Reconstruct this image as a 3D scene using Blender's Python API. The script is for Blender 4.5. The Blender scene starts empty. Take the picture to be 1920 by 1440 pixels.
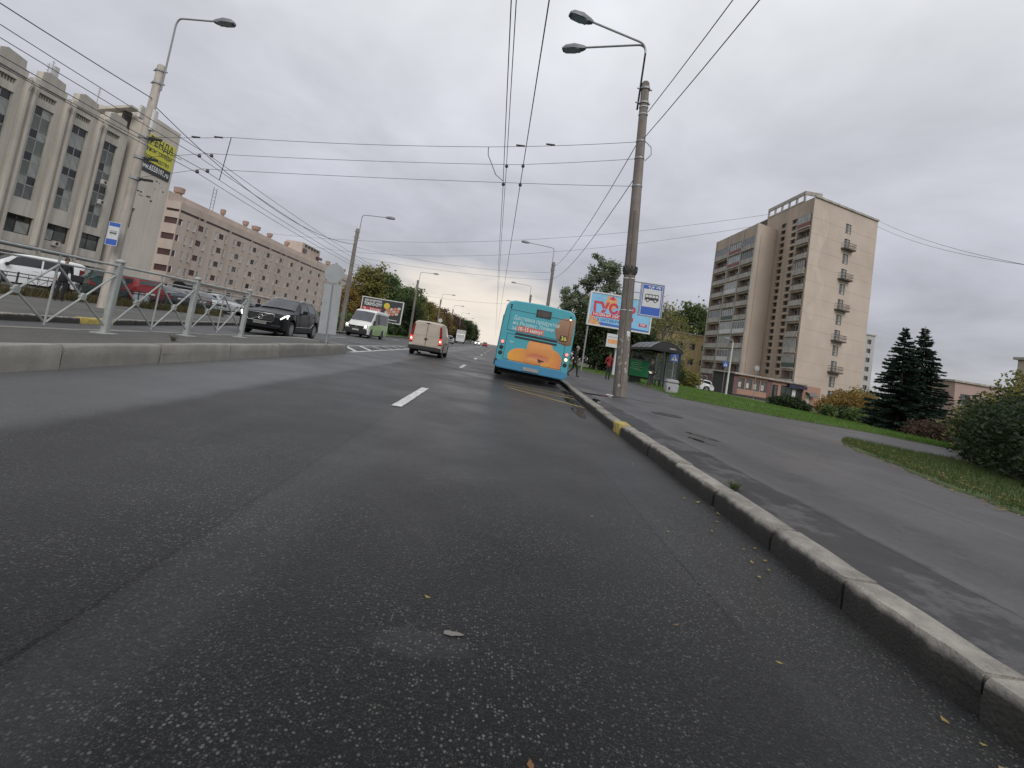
import bpy, bmesh, math, random
import numpy as np
from mathutils import Vector, Matrix
R = math.radians
rnd = random.Random(7)
rng = np.random.default_rng(7)
SC = bpy.context.scene
C = SC.collection

# ------------------------------------------------------------------ camera
def make_camera():
    f, ppx, ppy = 921.0, 960.0, 577.0
    roll, pitch, yaw = R(9.3), R(4.6), 0.022
    F0 = Vector((math.sin(yaw) * math.cos(pitch), math.cos(yaw) * math.cos(pitch), math.sin(pitch)))
    R0 = Vector((math.cos(yaw), -math.sin(yaw), 0)); U0 = R0.cross(F0)
    X = math.cos(roll) * R0 + math.sin(roll) * U0
    Y = -math.sin(roll) * R0 + math.cos(roll) * U0
    cd = bpy.data.cameras.new('camera'); cam = bpy.data.objects.new('camera', cd); C.objects.link(cam)
    m = Matrix((X, Y, -F0)).transposed().to_4x4()
    m.translation = (0, 0, 1.12)
    cam.matrix_world = m
    cd.sensor_fit = 'HORIZONTAL'; cd.sensor_width = 36.0
    cd.lens = f / 1920 * 36
    cd.shift_x = (960 - ppx) / 1920
    cd.shift_y = -(720 - ppy) / 1920
    cd.clip_start = 0.05; cd.clip_end = 3000
    SC.camera = cam
make_camera()

# ------------------------------------------------------------------ sky, sun, exposure
def make_world():
    w = bpy.data.worlds.new('World'); SC.world = w; w.use_nodes = True
    n = w.node_tree.nodes; l = w.node_tree.links; n.clear()
    out = n.new('ShaderNodeOutputWorld')
    sky = n.new('ShaderNodeTexSky'); sky.sky_type = 'NISHITA'; sky.sun_disc = False
    sky.sun_elevation = R(42); sky.sun_rotation = R(200); sky.dust_density = 4
    b1 = n.new('ShaderNodeBackground'); b1.inputs[1].default_value = 0.1
    l.new(sky.outputs[0], b1.inputs[0])
    tc = n.new('ShaderNodeTexCoord')
    sep = n.new('ShaderNodeSeparateXYZ'); l.new(tc.outputs['Generated'], sep.inputs[0])
    def math_(op, a, b=None, clamp=False):
        m = n.new('ShaderNodeMath'); m.operation = op; m.use_clamp = clamp
        for i, v in enumerate((a, b)):
            if v is None: continue
            if isinstance(v, (int, float)): m.inputs[i].default_value = v
            else: l.new(v, m.inputs[i])
        return m.outputs[0]
    ramp = n.new('ShaderNodeValToRGB'); l.new(sep.outputs[2], ramp.inputs[0])
    cr = ramp.color_ramp
    stops = [(0.0, (.50, .50, .52)), (0.08, (.475, .485, .53)), (0.20, (.52, .53, .595)), (0.36, (.66, .675, .74)), (0.52, (.77, .79, .83)), (0.7, (.86, .88, .92)), (1.0, (.95, .97, 1.02))]
    while len(cr.elements) < len(stops): cr.elements.new(0.5)
    for e, (p, c) in zip(cr.elements, stops): e.position = p; e.color = (*c, 1)
    # cloud deck: direction projected on a flat layer
    zz = math_('ADD', sep.outputs[2], 0.16)
    zz = math_('MAXIMUM', zz, 0.05)
    cx = math_('DIVIDE', sep.outputs[0], zz); cy = math_('DIVIDE', sep.outputs[1], zz)
    comb = n.new('ShaderNodeCombineXYZ'); l.new(cx, comb.inputs[0]); l.new(cy, comb.inputs[1])
    ns = n.new('ShaderNodeTexNoise'); ns.inputs['Scale'].default_value = 1.15; ns.inputs['Detail'].default_value = 5; ns.inputs['Roughness'].default_value = .55
    ns.inputs['Distortion'].default_value = .3
    l.new(comb.outputs[0], ns.inputs['Vector'])
    mr = n.new('ShaderNodeMapRange'); mr.inputs[1].default_value = .3; mr.inputs[2].default_value = .7; mr.inputs[3].default_value = .80; mr.inputs[4].default_value = 1.17
    l.new(ns.outputs[0], mr.inputs[0])
    mul = n.new('ShaderNodeMixRGB'); mul.blend_type = 'MULTIPLY'; mul.inputs[0].default_value = 1
    l.new(ramp.outputs[0], mul.inputs[1]); l.new(mr.outputs[0], mul.inputs[2])
    # the pale warm break in the cloud above the end of the road
    dot = n.new('ShaderNodeVectorMath'); dot.operation = 'DOT_PRODUCT'
    d = Vector((-0.06, 1, 0.07)).normalized(); dot.inputs[1].default_value = d
    sc = n.new('ShaderNodeVectorMath'); sc.operation = 'MULTIPLY'; sc.inputs[1].default_value = (1, 1, 2.6)
    l.new(tc.outputs['Generated'], sc.inputs[0])
    nm = n.new('ShaderNodeVectorMath'); nm.operation = 'NORMALIZE'; l.new(sc.outputs[0], nm.inputs[0])
    d2 = Vector((-0.05, 1, 0.13)).normalized(); dot.inputs[1].default_value = d2
    l.new(nm.outputs[0], dot.inputs[0])
    dd = math_('MULTIPLY', math_('SUBTRACT', ns.outputs[0], .5), .05)
    g = n.new('ShaderNodeMapRange'); g.interpolation_type = 'SMOOTHSTEP'
    g.inputs[1].default_value = .958; g.inputs[2].default_value = .998
    l.new(math_('ADD', dot.outputs['Value'], dd), g.inputs[0])
    warm = n.new('ShaderNodeMixRGB'); warm.inputs[2].default_value = (.95, .86, .75, 1)
    l.new(math_('MULTIPLY', g.outputs[0], .95), warm.inputs[0]); l.new(mul.outputs[0], warm.inputs[1])
    b2 = n.new('ShaderNodeBackground'); b2.inputs[1].default_value = 1.0
    l.new(warm.outputs[0], b2.inputs[0])
    mx = n.new('ShaderNodeMixShader'); mx.inputs[0].default_value = .95
    l.new(b1.outputs[0], mx.inputs[1]); l.new(b2.outputs[0], mx.inputs[2]); l.new(mx.outputs[0], out.inputs[0])
make_world()
sd = bpy.data.lights.new('sun', 'SUN'); sd.energy = 1.5; sd.angle = R(35); sd.color = (1, .96, .9)
sun = bpy.data.objects.new('sun', sd); C.objects.link(sun)
sun.rotation_euler = Vector((0.22, -0.76, 0.6)).to_track_quat('Z', 'Y').to_euler()
SC.view_settings.view_transform = 'Standard'; SC.view_settings.look = 'None'
SC.view_settings.exposure = 0.0; SC.view_settings.gamma = 1.0; SC.view_settings.use_curve_mapping = False
SC.cycles.max_bounces = 6; SC.cycles.transparent_max_bounces = 12
SC.cycles.use_denoising = True

# ------------------------------------------------------------------ materials
_M = {}
def node_mat(name):
    m = bpy.data.materials.new(name); m.use_nodes = True
    n = m.node_tree.nodes; l = m.node_tree.links
    p = n['Principled BSDF']
    return m, n, l, p
def mat(name, col=(.5, .5, .5), rough=.6, metal=0.0, var=.12, scale=6.0, bump=0.0, bscale=None, spec=.5, rand=0.0, streak=0.0, streak_scale=1.2, coat=0.0, island=0.0):
    if name in _M: return _M[name]
    m, n, l, p = node_mat(name)
    p.inputs['Roughness'].default_value = rough; p.inputs['Metallic'].default_value = metal
    p.inputs['Specular IOR Level'].default_value = spec
    if coat: p.inputs['Coat Weight'].default_value = coat; p.inputs['Coat Roughness'].default_value = .05
    tc = n.new('ShaderNodeTexCoord')
    ns = n.new('ShaderNodeTexNoise'); ns.inputs['Scale'].default_value = scale; ns.inputs['Detail'].default_value = 6; ns.inputs['Roughness'].default_value = .6
    l.new(tc.outputs['Object'], ns.inputs['Vector'])
    mr = n.new('ShaderNodeMapRange'); mr.inputs[1].default_value = .25; mr.inputs[2].default_value = .75
    mr.inputs[3].default_value = 1 - var; mr.inputs[4].default_value = 1 + var
    l.new(ns.outputs[0], mr.inputs[0]); fac = mr.outputs[0]
    def mulv(a, b):
        k = n.new('ShaderNodeMath'); k.operation = 'MULTIPLY'; l.new(a, k.inputs[0]); l.new(b, k.inputs[1]); return k.outputs[0]
    def rng_(src, lo, hi, a=0., b=1.):
        k = n.new('ShaderNodeMapRange'); k.inputs[1].default_value = a; k.inputs[2].default_value = b; k.inputs[3].default_value = lo; k.inputs[4].default_value = hi
        l.new(src, k.inputs[0]); return k.outputs[0]
    if rand:
        oi = n.new('ShaderNodeObjectInfo'); fac = mulv(fac, rng_(oi.outputs['Random'], 1 - rand, 1 + rand))
    if island:
        ge = n.new('ShaderNodeNewGeometry'); fac = mulv(fac, rng_(ge.outputs['Random Per Island'], 1 - island, 1 + island))
    if streak:
        mp = n.new('ShaderNodeMapping'); mp.inputs['Scale'].default_value = (streak_scale, streak_scale, streak_scale * .07)
        l.new(tc.outputs['Object'], mp.inputs[0])
        s2 = n.new('ShaderNodeTexNoise'); s2.inputs['Scale'].default_value = 1.0; s2.inputs['Detail'].default_value = 6; s2.inputs['Roughness'].default_value = .65
        l.new(mp.outputs[0], s2.inputs['Vector'])
        fac = mulv(fac, rng_(s2.outputs[0], 1 - streak, 1 + streak * .35, .38, .62))
    mix = n.new('ShaderNodeVectorMath'); mix.operation = 'SCALE'; mix.inputs[0].default_value = col
    l.new(fac, mix.inputs['Scale']); l.new(mix.outputs[0], p.inputs['Base Color'])
    if bump:
        bp = n.new('ShaderNodeBump'); bp.inputs['Strength'].default_value = bump; bp.inputs['Distance'].default_value = .02
        b2 = n.new('ShaderNodeTexNoise'); b2.inputs['Scale'].default_value = bscale or scale * 5; b2.inputs['Detail'].default_value = 4
        l.new(tc.outputs['Object'], b2.inputs['Vector']); l.new(b2.outputs[0], bp.inputs['Height']); l.new(bp.outputs[0], p.inputs['Normal'])
    _M[name] = m
    return m
def print_grad(name, c0, c1, axis=2, a=0., b=1., rough=.5):
    """a printed two colour blend across the sheet"""
    if name in _M: return _M[name]
    m, n, l, p = node_mat(name); tc = n.new('ShaderNodeTexCoord'); sp = n.new('ShaderNodeSeparateXYZ'); l.new(tc.outputs['Generated'], sp.inputs[0])
    ns = n.new('ShaderNodeTexNoise'); ns.inputs['Scale'].default_value = 3.5; l.new(tc.outputs['Generated'], ns.inputs['Vector'])
    ad = n.new('ShaderNodeMath'); ad.operation = 'MULTIPLY_ADD'; ad.inputs[1].default_value = .5; l.new(ns.outputs[0], ad.inputs[0]); l.new(sp.outputs[axis], ad.inputs[2])
    mr = n.new('ShaderNodeMapRange'); mr.inputs[1].default_value = a + .25; mr.inputs[2].default_value = b + .25; l.new(ad.outputs[0], mr.inputs[0])
    mx = n.new('ShaderNodeMixRGB'); mx.inputs[1].default_value = (*c0, 1); mx.inputs[2].default_value = (*c1, 1); l.new(mr.outputs[0], mx.inputs[0]); l.new(mx.outputs[0], p.inputs['Base Color']); p.inputs['Roughness'].default_value = rough
    _M[name] = m; return m
def emis(name, col, s):
    if name in _M: return _M[name]
    m, n, l, p = node_mat(name)
    p.inputs['Base Color'].default_value = (*[min(.8, c) for c in col], 1); p.inputs['Emission Color'].default_value = (*col, 1); p.inputs['Emission Strength'].default_value = s
    _M[name] = m; return m
def glass(name, col, rough=.06, var=.25, scale=.6, spec=.7):
    """opaque dark window glass: dim interior colour under a mirror-like surface"""
    return mat(name, col, rough, 0, var, scale, spec=spec)
def leaf_mat(name, cols, rough=.6, trans=.35):
    """leaf colour picked per leaf from a small ramp"""
    if name in _M: return _M[name]
    m, n, l, p = node_mat(name)
    ge = n.new('ShaderNodeNewGeometry'); rp = n.new('ShaderNodeValToRGB')
    cr = rp.color_ramp; cr.interpolation = 'LINEAR'
    while len(cr.elements) < len(cols): cr.elements.new(.5)
    for i, (e, c) in enumerate(zip(cr.elements, cols)): e.position = i / (len(cols) - 1); e.color = (*c, 1)
    tc = n.new('ShaderNodeTexCoord'); ns = n.new('ShaderNodeTexNoise'); ns.inputs['Scale'].default_value = .5; ns.inputs['Detail'].default_value = 3
    l.new(tc.outputs['Object'], ns.inputs['Vector'])
    mx = n.new('ShaderNodeMath'); mx.operation = 'MULTIPLY_ADD'; mx.inputs[1].default_value = .55
    l.new(ge.outputs['Random Per Island'], mx.inputs[0])
    k = n.new('ShaderNodeMapRange'); k.inputs[1].default_value = .3; k.inputs[2].default_value = .7; k.inputs[3].default_value = 0; k.inputs[4].default_value = .45
    l.new(ns.outputs[0], k.inputs[0]); l.new(k.outputs[0], mx.inputs[2]); l.new(mx.outputs[0], rp.inputs[0])
    l.new(rp.outputs[0], p.inputs['Base Color']); p.inputs['Roughness'].default_value = rough; p.inputs['Specular IOR Level'].default_value = .3
    out = n['Material Output']; tr = n.new('ShaderNodeBsdfTranslucent'); l.new(rp.outputs[0], tr.inputs[0]); ms = n.new('ShaderNodeMixShader'); ms.inputs[0].default_value = trans
    l.new(p.outputs[0], ms.inputs[1]); l.new(tr.outputs[0], ms.inputs[2]); l.new(ms.outputs[0], out.inputs[0])
    _M[name] = m; return m

def asphalt(name, base, speck, agg=95., rough=.5, crack=None, strip=None, wet=None, patch=.25, spec=.3, spots=(), sheen=0.0):
    """asphalt: fine aggregate flecks, broad tone patches, optional worn strip (x0,x1,gain) and a joint line at x"""
    if name in _M: return _M[name]
    m, n, l, p = node_mat(name)
    tc = n.new('ShaderNodeTexCoord'); V = tc.outputs['Object']
    def noise(s, d=4, r=.6, vec=V):
        k = n.new('ShaderNodeTexNoise'); k.inputs['Scale'].default_value = s; k.inputs['Detail'].default_value = d; k.inputs['Roughness'].default_value = r
        l.new(vec, k.inputs['Vector']); return k.outputs[0]
    def mr(src, a, b, lo, hi, sm=False):
        k = n.new('ShaderNodeMapRange'); k.inputs[1].default_value = a; k.inputs[2].default_value = b; k.inputs[3].default_value = lo; k.inputs[4].default_value = hi
        if sm: k.interpolation_type = 'SMOOTHSTEP'
        l.new(src, k.inputs[0]); return k.outputs[0]
    def mt(op, a, b):
        k = n.new('ShaderNodeMath'); k.operation = op
        for i, v in enumerate((a, b)):
            if isinstance(v, (int, float)): k.inputs[i].default_value = v
            else: l.new(v, k.inputs[i])
        return k.outputs[0]
    sep = n.new('ShaderNodeSeparateXYZ'); l.new(V, sep.inputs[0])
    tone = mr(noise(.35, 5), .3, .7, 1 - patch, 1 + patch)
    mp = n.new('ShaderNodeMapping'); mp.inputs['Scale'].default_value = (1.3, .06, 1); l.new(V, mp.inputs[0])
    tone = mt('MULTIPLY', tone, mr(noise(1.0, 4, .6, mp.outputs[0]), .3, .7, .86, 1.16))
    tone = mt('MULTIPLY', tone, mr(noise(28, 3), .3, .7, .82, 1.18))
    if strip:
        for (x0, x1, gain, soft) in strip:
            wob = mt('ADD', sep.outputs[0], mt('MULTIPLY', mt('SUBTRACT', noise(.8, 5), .5), .5))
            a = mr(wob, x0 - soft, x0 + soft, 0, 1, True); b = mr(wob, x1 - soft, x1 + soft, 1, 0, True)
            tone = mt('MULTIPLY', tone, mr(mt('MULTIPLY', a, b), 0, 1, 1, gain))
    for (sx, sy, rx, ry, gain) in spots:
        u = mt('DIVIDE', mt('SUBTRACT', sep.outputs[0], sx), rx); v = mt('DIVIDE', mt('SUBTRACT', sep.outputs[1], sy), ry)
        dd = mt('ADD', mt('ADD', mt('MULTIPLY', u, u), mt('MULTIPLY', v, v)), mt('MULTIPLY', mt('SUBTRACT', noise(6, 6, .7), .5), 2.2))
        tone = mt('MULTIPLY', tone, mr(dd, .2, 1.2, gain, 1, True))
    for (x0, wd) in (crack or ()):
        wob = mt('ADD', sep.outputs[0], mt('MULTIPLY', mt('SUBTRACT', noise(2.2, 6, .7), .5), .07))
        dist = mt('ABSOLUTE', mt('SUBTRACT', wob, x0), 0)
        gate = mr(noise(.55 + .2 * x0, 3), .38, .5, 0, 1)
        ln = mt('MULTIPLY', mr(dist, wd * .4, wd, 1, 0, True), gate)
        tone = mt('MULTIPLY', tone, mr(ln, 0, 1, 1, .25))
        tone = mt('MULTIPLY', tone, mr(mt('ABSOLUTE', mt('SUBTRACT', wob, x0 + .09), 0), .03, .10, 1.22, 1, True))
    vo = n.new('ShaderNodeTexVoronoi'); vo.inputs['Scale'].default_value = agg; l.new(V, vo.inputs['Vector'])
    sc = n.new('ShaderNodeSeparateColor'); l.new(vo.outputs['Color'], sc.inputs[0])
    pick = mr(sc.outputs[0], .6, .95, 0, 1)
    core = mr(vo.outputs['Distance'], .28, .5, 1, 0)
    fl = mt('MULTIPLY', mt('MULTIPLY', pick, core), mr(noise(.9, 3), .35, .62, .2, .9))
    vo2 = n.new('ShaderNodeTexVoronoi'); vo2.inputs['Scale'].default_value = agg * 2.3; l.new(V, vo2.inputs['Vector'])
    sc2 = n.new('ShaderNodeSeparateColor'); l.new(vo2.outputs['Color'], sc2.inputs[0])
    fl = mt('MAXIMUM', fl, mt('MULTIPLY', mt('MULTIPLY', mr(sc2.outputs[1], .45, 1, 0, .55), mr(vo2.outputs['Distance'], .2, .55, 1, 0)), mr(noise(2.3, 4), .3, .65, .3, 1)))
    bc = n.new('ShaderNodeVectorMath'); bc.operation = 'SCALE'; bc.inputs[0].default_value = base; l.new(tone, bc.inputs['Scale'])
    mx = n.new('ShaderNodeMixRGB'); mx.inputs[2].default_value = (*speck, 1); l.new(fl, mx.inputs[0]); l.new(bc.outputs[0], mx.inputs[1])
    colr = mx.outputs[0]
    rg = mr(noise(.5, 4), .3, .7, rough - .1, rough + .14)
    if wet:
        for (x0, x1, soft, gain) in wet:
            wob = mt('ADD', sep.outputs[0], mt('MULTIPLY', mt('SUBTRACT', noise(.9, 6, .65), .5), .9))
            a = mr(wob, x0 - soft, x0 + soft, 0, 1, True); b = mr(wob, x1 - soft, x1 + soft, 1, 0, True)
            k = mt('MULTIPLY', mt('MULTIPLY', a, b), mr(noise(1.7, 6, .7), .40, .50, 0, 1, True))
            md = n.new('ShaderNodeVectorMath'); md.operation = 'SCALE'; l.new(colr, md.inputs[0]); l.new(mr(k, 0, 1, 1, gain), md.inputs['Scale']); colr = md.outputs[0]
            pass
    l.new(colr, p.inputs['Base Color']); l.new(rg, p.inputs['Roughness']); p.inputs['Specular IOR Level'].default_value = spec
    p.inputs['Sheen Weight'].default_value = sheen; p.inputs['Sheen Roughness'].default_value = .4
    bp = n.new('ShaderNodeBump'); bp.inputs['Strength'].default_value = .45; bp.inputs['Distance'].default_value = .006
    l.new(mt('ADD', noise(70, 3), mt('MULTIPLY', fl, .4)), bp.inputs['Height']); l.new(bp.outputs[0], p.inputs['Normal'])
    _M[name] = m; return m

# ------------------------------------------------------------------ mesh building
class MB:
    def __init__(s): s.v = []; s.f = []; s.m = []; s.mats = []
    def mi(s, m):
        if m is None: return 0
        if m not in s.mats: s.mats.append(m)
        return s.mats.index(m)
    def poly(s, pts, m=None):
        b = len(s.v); s.v += [tuple(p) for p in pts]; s.f.append(tuple(range(b, b + len(pts)))); s.m.append(s.mi(m))
    def box(s, x0, x1, y0, y1, z0, z1, m=None, M=None, skip=''):
        b = len(s.v)
        P = [(x0, y0, z0), (x1, y0, z0), (x1, y1, z0), (x0, y1, z0), (x0, y0, z1), (x1, y0, z1), (x1, y1, z1), (x0, y1, z1)]
        if M is not None: P = [tuple(M @ Vector(p)) for p in P]
        s.v += P; k = s.mi(m)
        for q in ((0, 3, 2, 1), (4, 5, 6, 7), (0, 1, 5, 4), (1, 2, 6, 5), (2, 3, 7, 6), (3, 0, 4, 7)):
            s.f.append(tuple(b + i for i in q)); s.m.append(k)
        return s
    def ring(s, pts, m=None): pass
    def tube(s, pts, r, n=8, m=None, caps=True):
        pts = [Vector(p) for p in pts]; k = s.mi(m)
        rr = r if isinstance(r, (list, tuple)) else [r] * len(pts)
        b = len(s.v); up = None
        for i, p in enumerate(pts):
            t = (pts[min(i + 1, len(pts) - 1)] - pts[max(i - 1, 0)]).normalized()
            if up is None:
                up = Vector((0, 0, 1)) if abs(t.z) < .9 else Vector((1, 0, 0))
            a = t.cross(up).normalized(); c = a.cross(t).normalized(); up = c
            for j in range(n):
                an = 2 * math.pi * j / n
                s.v.append(tuple(p + (a * math.cos(an) + c * math.sin(an)) * rr[i]))
        for i in range(len(pts) - 1):
            for j in range(n):
                s.f.append((b + i * n + j, b + i * n + (j + 1) % n, b + (i + 1) * n + (j + 1) % n, b + (i + 1) * n + j)); s.m.append(k)
        if caps:
            s.f.append(tuple(b + j for j in range(n))[::-1]); s.m.append(k)
            e = b + (len(pts) - 1) * n; s.f.append(tuple(e + j for j in range(n))); s.m.append(k)
        return s
    def lathe(s, prof, n=16, m=None, M=None):
        """prof: (r, h) pairs about local Z"""
        b = len(s.v); k = s.mi(m)
        for (r, h) in prof:
            for j in range(n):
                an = 2 * math.pi * j / n; p = Vector((r * math.cos(an), r * math.sin(an), h))
                if M is not None: p = M @ p
                s.v.append(tuple(p))
        for i in range(len(prof) - 1):
            for j in range(n):
                s.f.append((b + i * n + j, b + i * n + (j + 1) % n, b + (i + 1) * n + (j + 1) % n, b + (i + 1) * n + j)); s.m.append(k)
        s.f.append(tuple(b + j for j in range(n))[::-1]); s.m.append(k)
        e = b + (len(prof) - 1) * n; s.f.append(tuple(e + j for j in range(n))); s.m.append(k)
        return s
    def prism(s, outline, d0, d1, axis='y', m=None, M=None):
        """outline in the two other axes (order x,y,z without axis)"""
        def P(a, b, d):
            p = {'x': (d, a, b), 'y': (a, d, b), 'z': (a, b, d)}[axis]
            return tuple(M @ Vector(p)) if M is not None else p
        b = len(s.v); k = s.mi(m); n = len(outline)
        s.v += [P(a, c, d0) for a, c in outline] + [P(a, c, d1) for a, c in outline]
        s.f.append(tuple(range(b, b + n))); s.f.append(tuple(range(b + n, b + 2 * n))[::-1]); s.m += [k, k]
        for i in range(n):
            j = (i + 1) % n; s.f.append((b + i, b + n + i, b + n + j, b + j)); s.m.append(k)
        return s
    def grid(s, P, m=None, flip=False):
        """P: rows of points"""
        b = len(s.v); k = s.mi(m); nr, nc = len(P), len(P[0])
        for row in P: s.v += [tuple(p) for p in row]
        for i in range(nr - 1):
            for j in range(nc - 1):
                q = (b + i * nc + j, b + i * nc + j + 1, b + (i + 1) * nc + j + 1, b + (i + 1) * nc + j)
                s.f.append(q[::-1] if flip else q); s.m.append(k)
        return s
    def mesh(s, name, mats=None, smooth=None, bevel=0, fix=True):
        me = bpy.data.meshes.new(name); me.from_pydata(s.v, [], s.f)
        for m in (s.mats or ([mats] if mats else [])): me.materials.append(m)
        if s.mats:
            me.polygons.foreach_set('material_index', s.m)
        if fix or bevel:
            bm = bmesh.new(); bm.from_mesh(me)
            bmesh.ops.recalc_face_normals(bm, faces=bm.faces)
            if bevel:
                ed = [e for e in bm.edges if len(e.link_faces) == 2 and e.calc_face_angle(0) > .5]
                bmesh.ops.bevel(bm, geom=ed, offset=bevel, segments=2, affect='EDGES', clamp_overlap=True)
            bm.to_mesh(me); bm.free()
        if smooth is not None:
            me.polygons.foreach_set('use_smooth', [True] * len(me.polygons))
            me.set_sharp_from_angle(angle=R(smooth))
        me.update()
        return me
    def build(s, name, m=None, parent=None, smooth=None, bevel=0, loc=None, fix=True):
        me = s.mesh(name, m, smooth, bevel, fix)
        return link(name, me, parent, loc)
def link(name, data, parent=None, loc=None, rot=None):
    o = bpy.data.objects.new(name, data); C.objects.link(o)
    if parent is not None: o.parent = parent
    if loc is not None: o.location = loc
    if rot is not None: o.rotation_euler = rot
    return o
def tag(o, label=None, cat=None, group=None, kind=None):
    if label: o['label'] = label
    if cat: o['category'] = cat
    if group: o['group'] = group
    if kind: o['kind'] = kind
    return o
def thing(name, label, cat, loc=(0, 0, 0), rotz=0, group=None):
    o = link(name, None, None, loc, (0, 0, rotz)); o.empty_display_size = .3
    return tag(o, label, cat, group)
def kids(o): return [c for c in bpy.data.objects if c.parent == o]
_children = {}
def copy_tree(o, loc=None, rotz=None, label=None, group=None):
    def rec(a, parent):
        c = a.copy(); C.objects.link(c)
        if parent is not None:
            c.parent = parent; c.matrix_parent_inverse = a.matrix_parent_inverse.copy()
        for ch in a.children: rec(ch, c)
        return c
    c = rec(o, None)
    if loc is not None: c.location = loc
    if rotz is not None: c.rotation_euler = (0, 0, rotz)
    if label: c['label'] = label
    if group: c['group'] = group
    return c
def struct(name, mb, m=None, smooth=None, parent=None, **k):
    o = mb.build(name, m, parent, smooth, **k)
    if parent is None: o['kind'] = 'structure'
    return o
def np_mesh(name, verts, quads, m=None, k=4):
    me = bpy.data.meshes.new(name)
    nv, nf = len(verts), len(quads)
    me.vertices.add(nv); me.vertices.foreach_set('co', np.asarray(verts, np.float32).ravel())
    me.loops.add(nf * k); me.loops.foreach_set('vertex_index', np.asarray(quads, np.int32).ravel())
    me.polygons.add(nf); me.polygons.foreach_set('loop_start', np.arange(0, nf * k, k, dtype=np.int32))
    me.update(calc_edges=True); me.validate()
    if m: me.materials.append(m)
    return me
_tx = {}
def text_mesh(body, size=1.0, ext=.004, bold=0.0, align='CENTER', spacing=1.0):
    key = (body, size, ext, bold, align, spacing)
    if key in _tx: return _tx[key]
    cu = bpy.data.curves.new('lettering', 'FONT'); cu.body = body; cu.size = size; cu.extrude = ext; cu.offset = bold
    cu.align_x = align; cu.align_y = 'CENTER'; cu.space_character = spacing; cu.resolution_u = 3
    ob = bpy.data.objects.new('lettering', cu); C.objects.link(ob)
    dg = bpy.context.evaluated_depsgraph_get()
    me = bpy.data.meshes.new_from_object(ob.evaluated_get(dg)); me.name = 'lettering'
    bpy.data.objects.remove(ob); bpy.data.curves.remove(cu)
    _tx[key] = me
    return me
def lettering(body, size, m, parent, loc, rot=(R(90), 0, 0), bold=0.0, width=None, align='CENTER', spacing=1.0, name='lettering', shear=0):
    me = text_mesh(body, size, .003, bold, align, spacing).copy()
    me.materials.clear(); me.materials.append(m)
    o = link(name, me, parent, loc, rot)
    if width:
        xs = [v.co.x for v in me.vertices]; w = max(xs) - min(xs)
        o.scale = (width / w, 1, 1)
    if shear:
        for v in me.vertices: v.co.x += v.co.y * shear
    return o
def sstep(a, b, x):
    t = min(1, max(0, (x - a) / (b - a))); return t * t * (3 - 2 * t)

# ================================================================== SETTING
def gz(x, y):
    """ground level: flat by the road, falling away to the lawn and the tower on the east side"""
    return 0.12 - 0.95 * sstep(13, 42, x)
M_ROAD = asphalt('road_asphalt', (.013, .0133, .0138), (.14, .14, .135), 85, rough=.37, spec=.06, sheen=.115, crack=((-1.24, .016), (1.33, .010)), spots=((-.1, 1.9, .22, .10, 2.2), (.12, 2.75, .3, .35, .72)),
                 strip=[(-5.3, -3.25, 5.5, .16), (-1.19, -.85, 1.7, .14), (1.35, 2.4, 1.25, .3), (-2.9, -2.2, 1.3, .3), (-.6, .6, .85, .4)], patch=.3)
M_ROAD2 = asphalt('opposite_asphalt', (.050, .050, .051), (.2, .2, .19), 60, rough=.5, patch=.2)
M_WALK = asphalt('walk_asphalt', (.064, .061, .062), (.13, .13, .13), 120, rough=.5, patch=.14, wet=[(2.2, 2.98, .07, .34), (3.4, 3.9, .25, .72), (5.2, 7.5, .5, .85)], crack=((2.97, .018), (4.9, .012)), spec=.3)
M_PATH = asphalt('median_asphalt', (.085, .082, .076), (.17, .17, .16), 60, rough=.7, patch=.3)
M_LOT = asphalt('lot_asphalt', (.10, .096, .092), (.2, .2, .2), 40, rough=.6, patch=.25)
M_PAINT = mat('road_paint', (.55, .55, .53), .6, 0, .3, 9, bump=.2, streak=.25, streak_scale=9)
M_PAINT_OLD = mat('worn_road_paint', (.28, .275, .25), .65, 0, .45, 7)
M_PAINT_Y = mat('yellow_road_paint', (.33, .24, .07), .6, 0, .45, 6)
M_EARTH = mat('soil', (.06, .045, .03), .95, 0, .4, 3, bump=.5)

def ribbon(mb, ys, xl, xr, nx, z, m=None):
    P = []
    for y in ys:
        a, b = xl(y), xr(y)
        P.append([(a + (b - a) * i / nx, y, z(a + (b - a) * i / nx, y)) for i in range(nx + 1)])
    mb.grid(P, m)
def pl(pts):
    xs = [p[0] for p in pts]; vs = [p[1] for p in pts]
    return lambda t: float(np.interp(t, xs, vs))
# base ground out to the horizon
g = MB()
xsg = [-1200, -300, -80, -30, -5, 5, 12, 15, 18, 21, 24, 27, 30, 33, 36, 39, 42, 46, 120, 400, 1200]
ysg = [-300, -60, -20, 0, 20, 40, 60, 90, 140, 250, 600, 1800]
g.grid([[(x, y, (gz(x, y) if x > 8 else .12) - .20) for x in xsg] for y in ysg])
ground = struct('ground', g, mat('earth_ground', (.07, .065, .05), .95, 0, .3, .4))
# carriageways
g = MB(); ribbon(g, [-12, 0, 20, 60, 140, 300, 900], lambda y: -30 if y < 0 else -34, lambda y: 9, 1, lambda x, y: 0.0)
road = struct('road', g, M_ROAD)
g = MB(); ribbon(g, [-12, 10, 17.65, 40, 140, 300, 900], lambda y: -34, lambda y: -5.6 if y < 18 else -6.7, 1, lambda x, y: 0.004)
opposite_road = struct('opposite_road', g, M_ROAD2)

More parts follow.
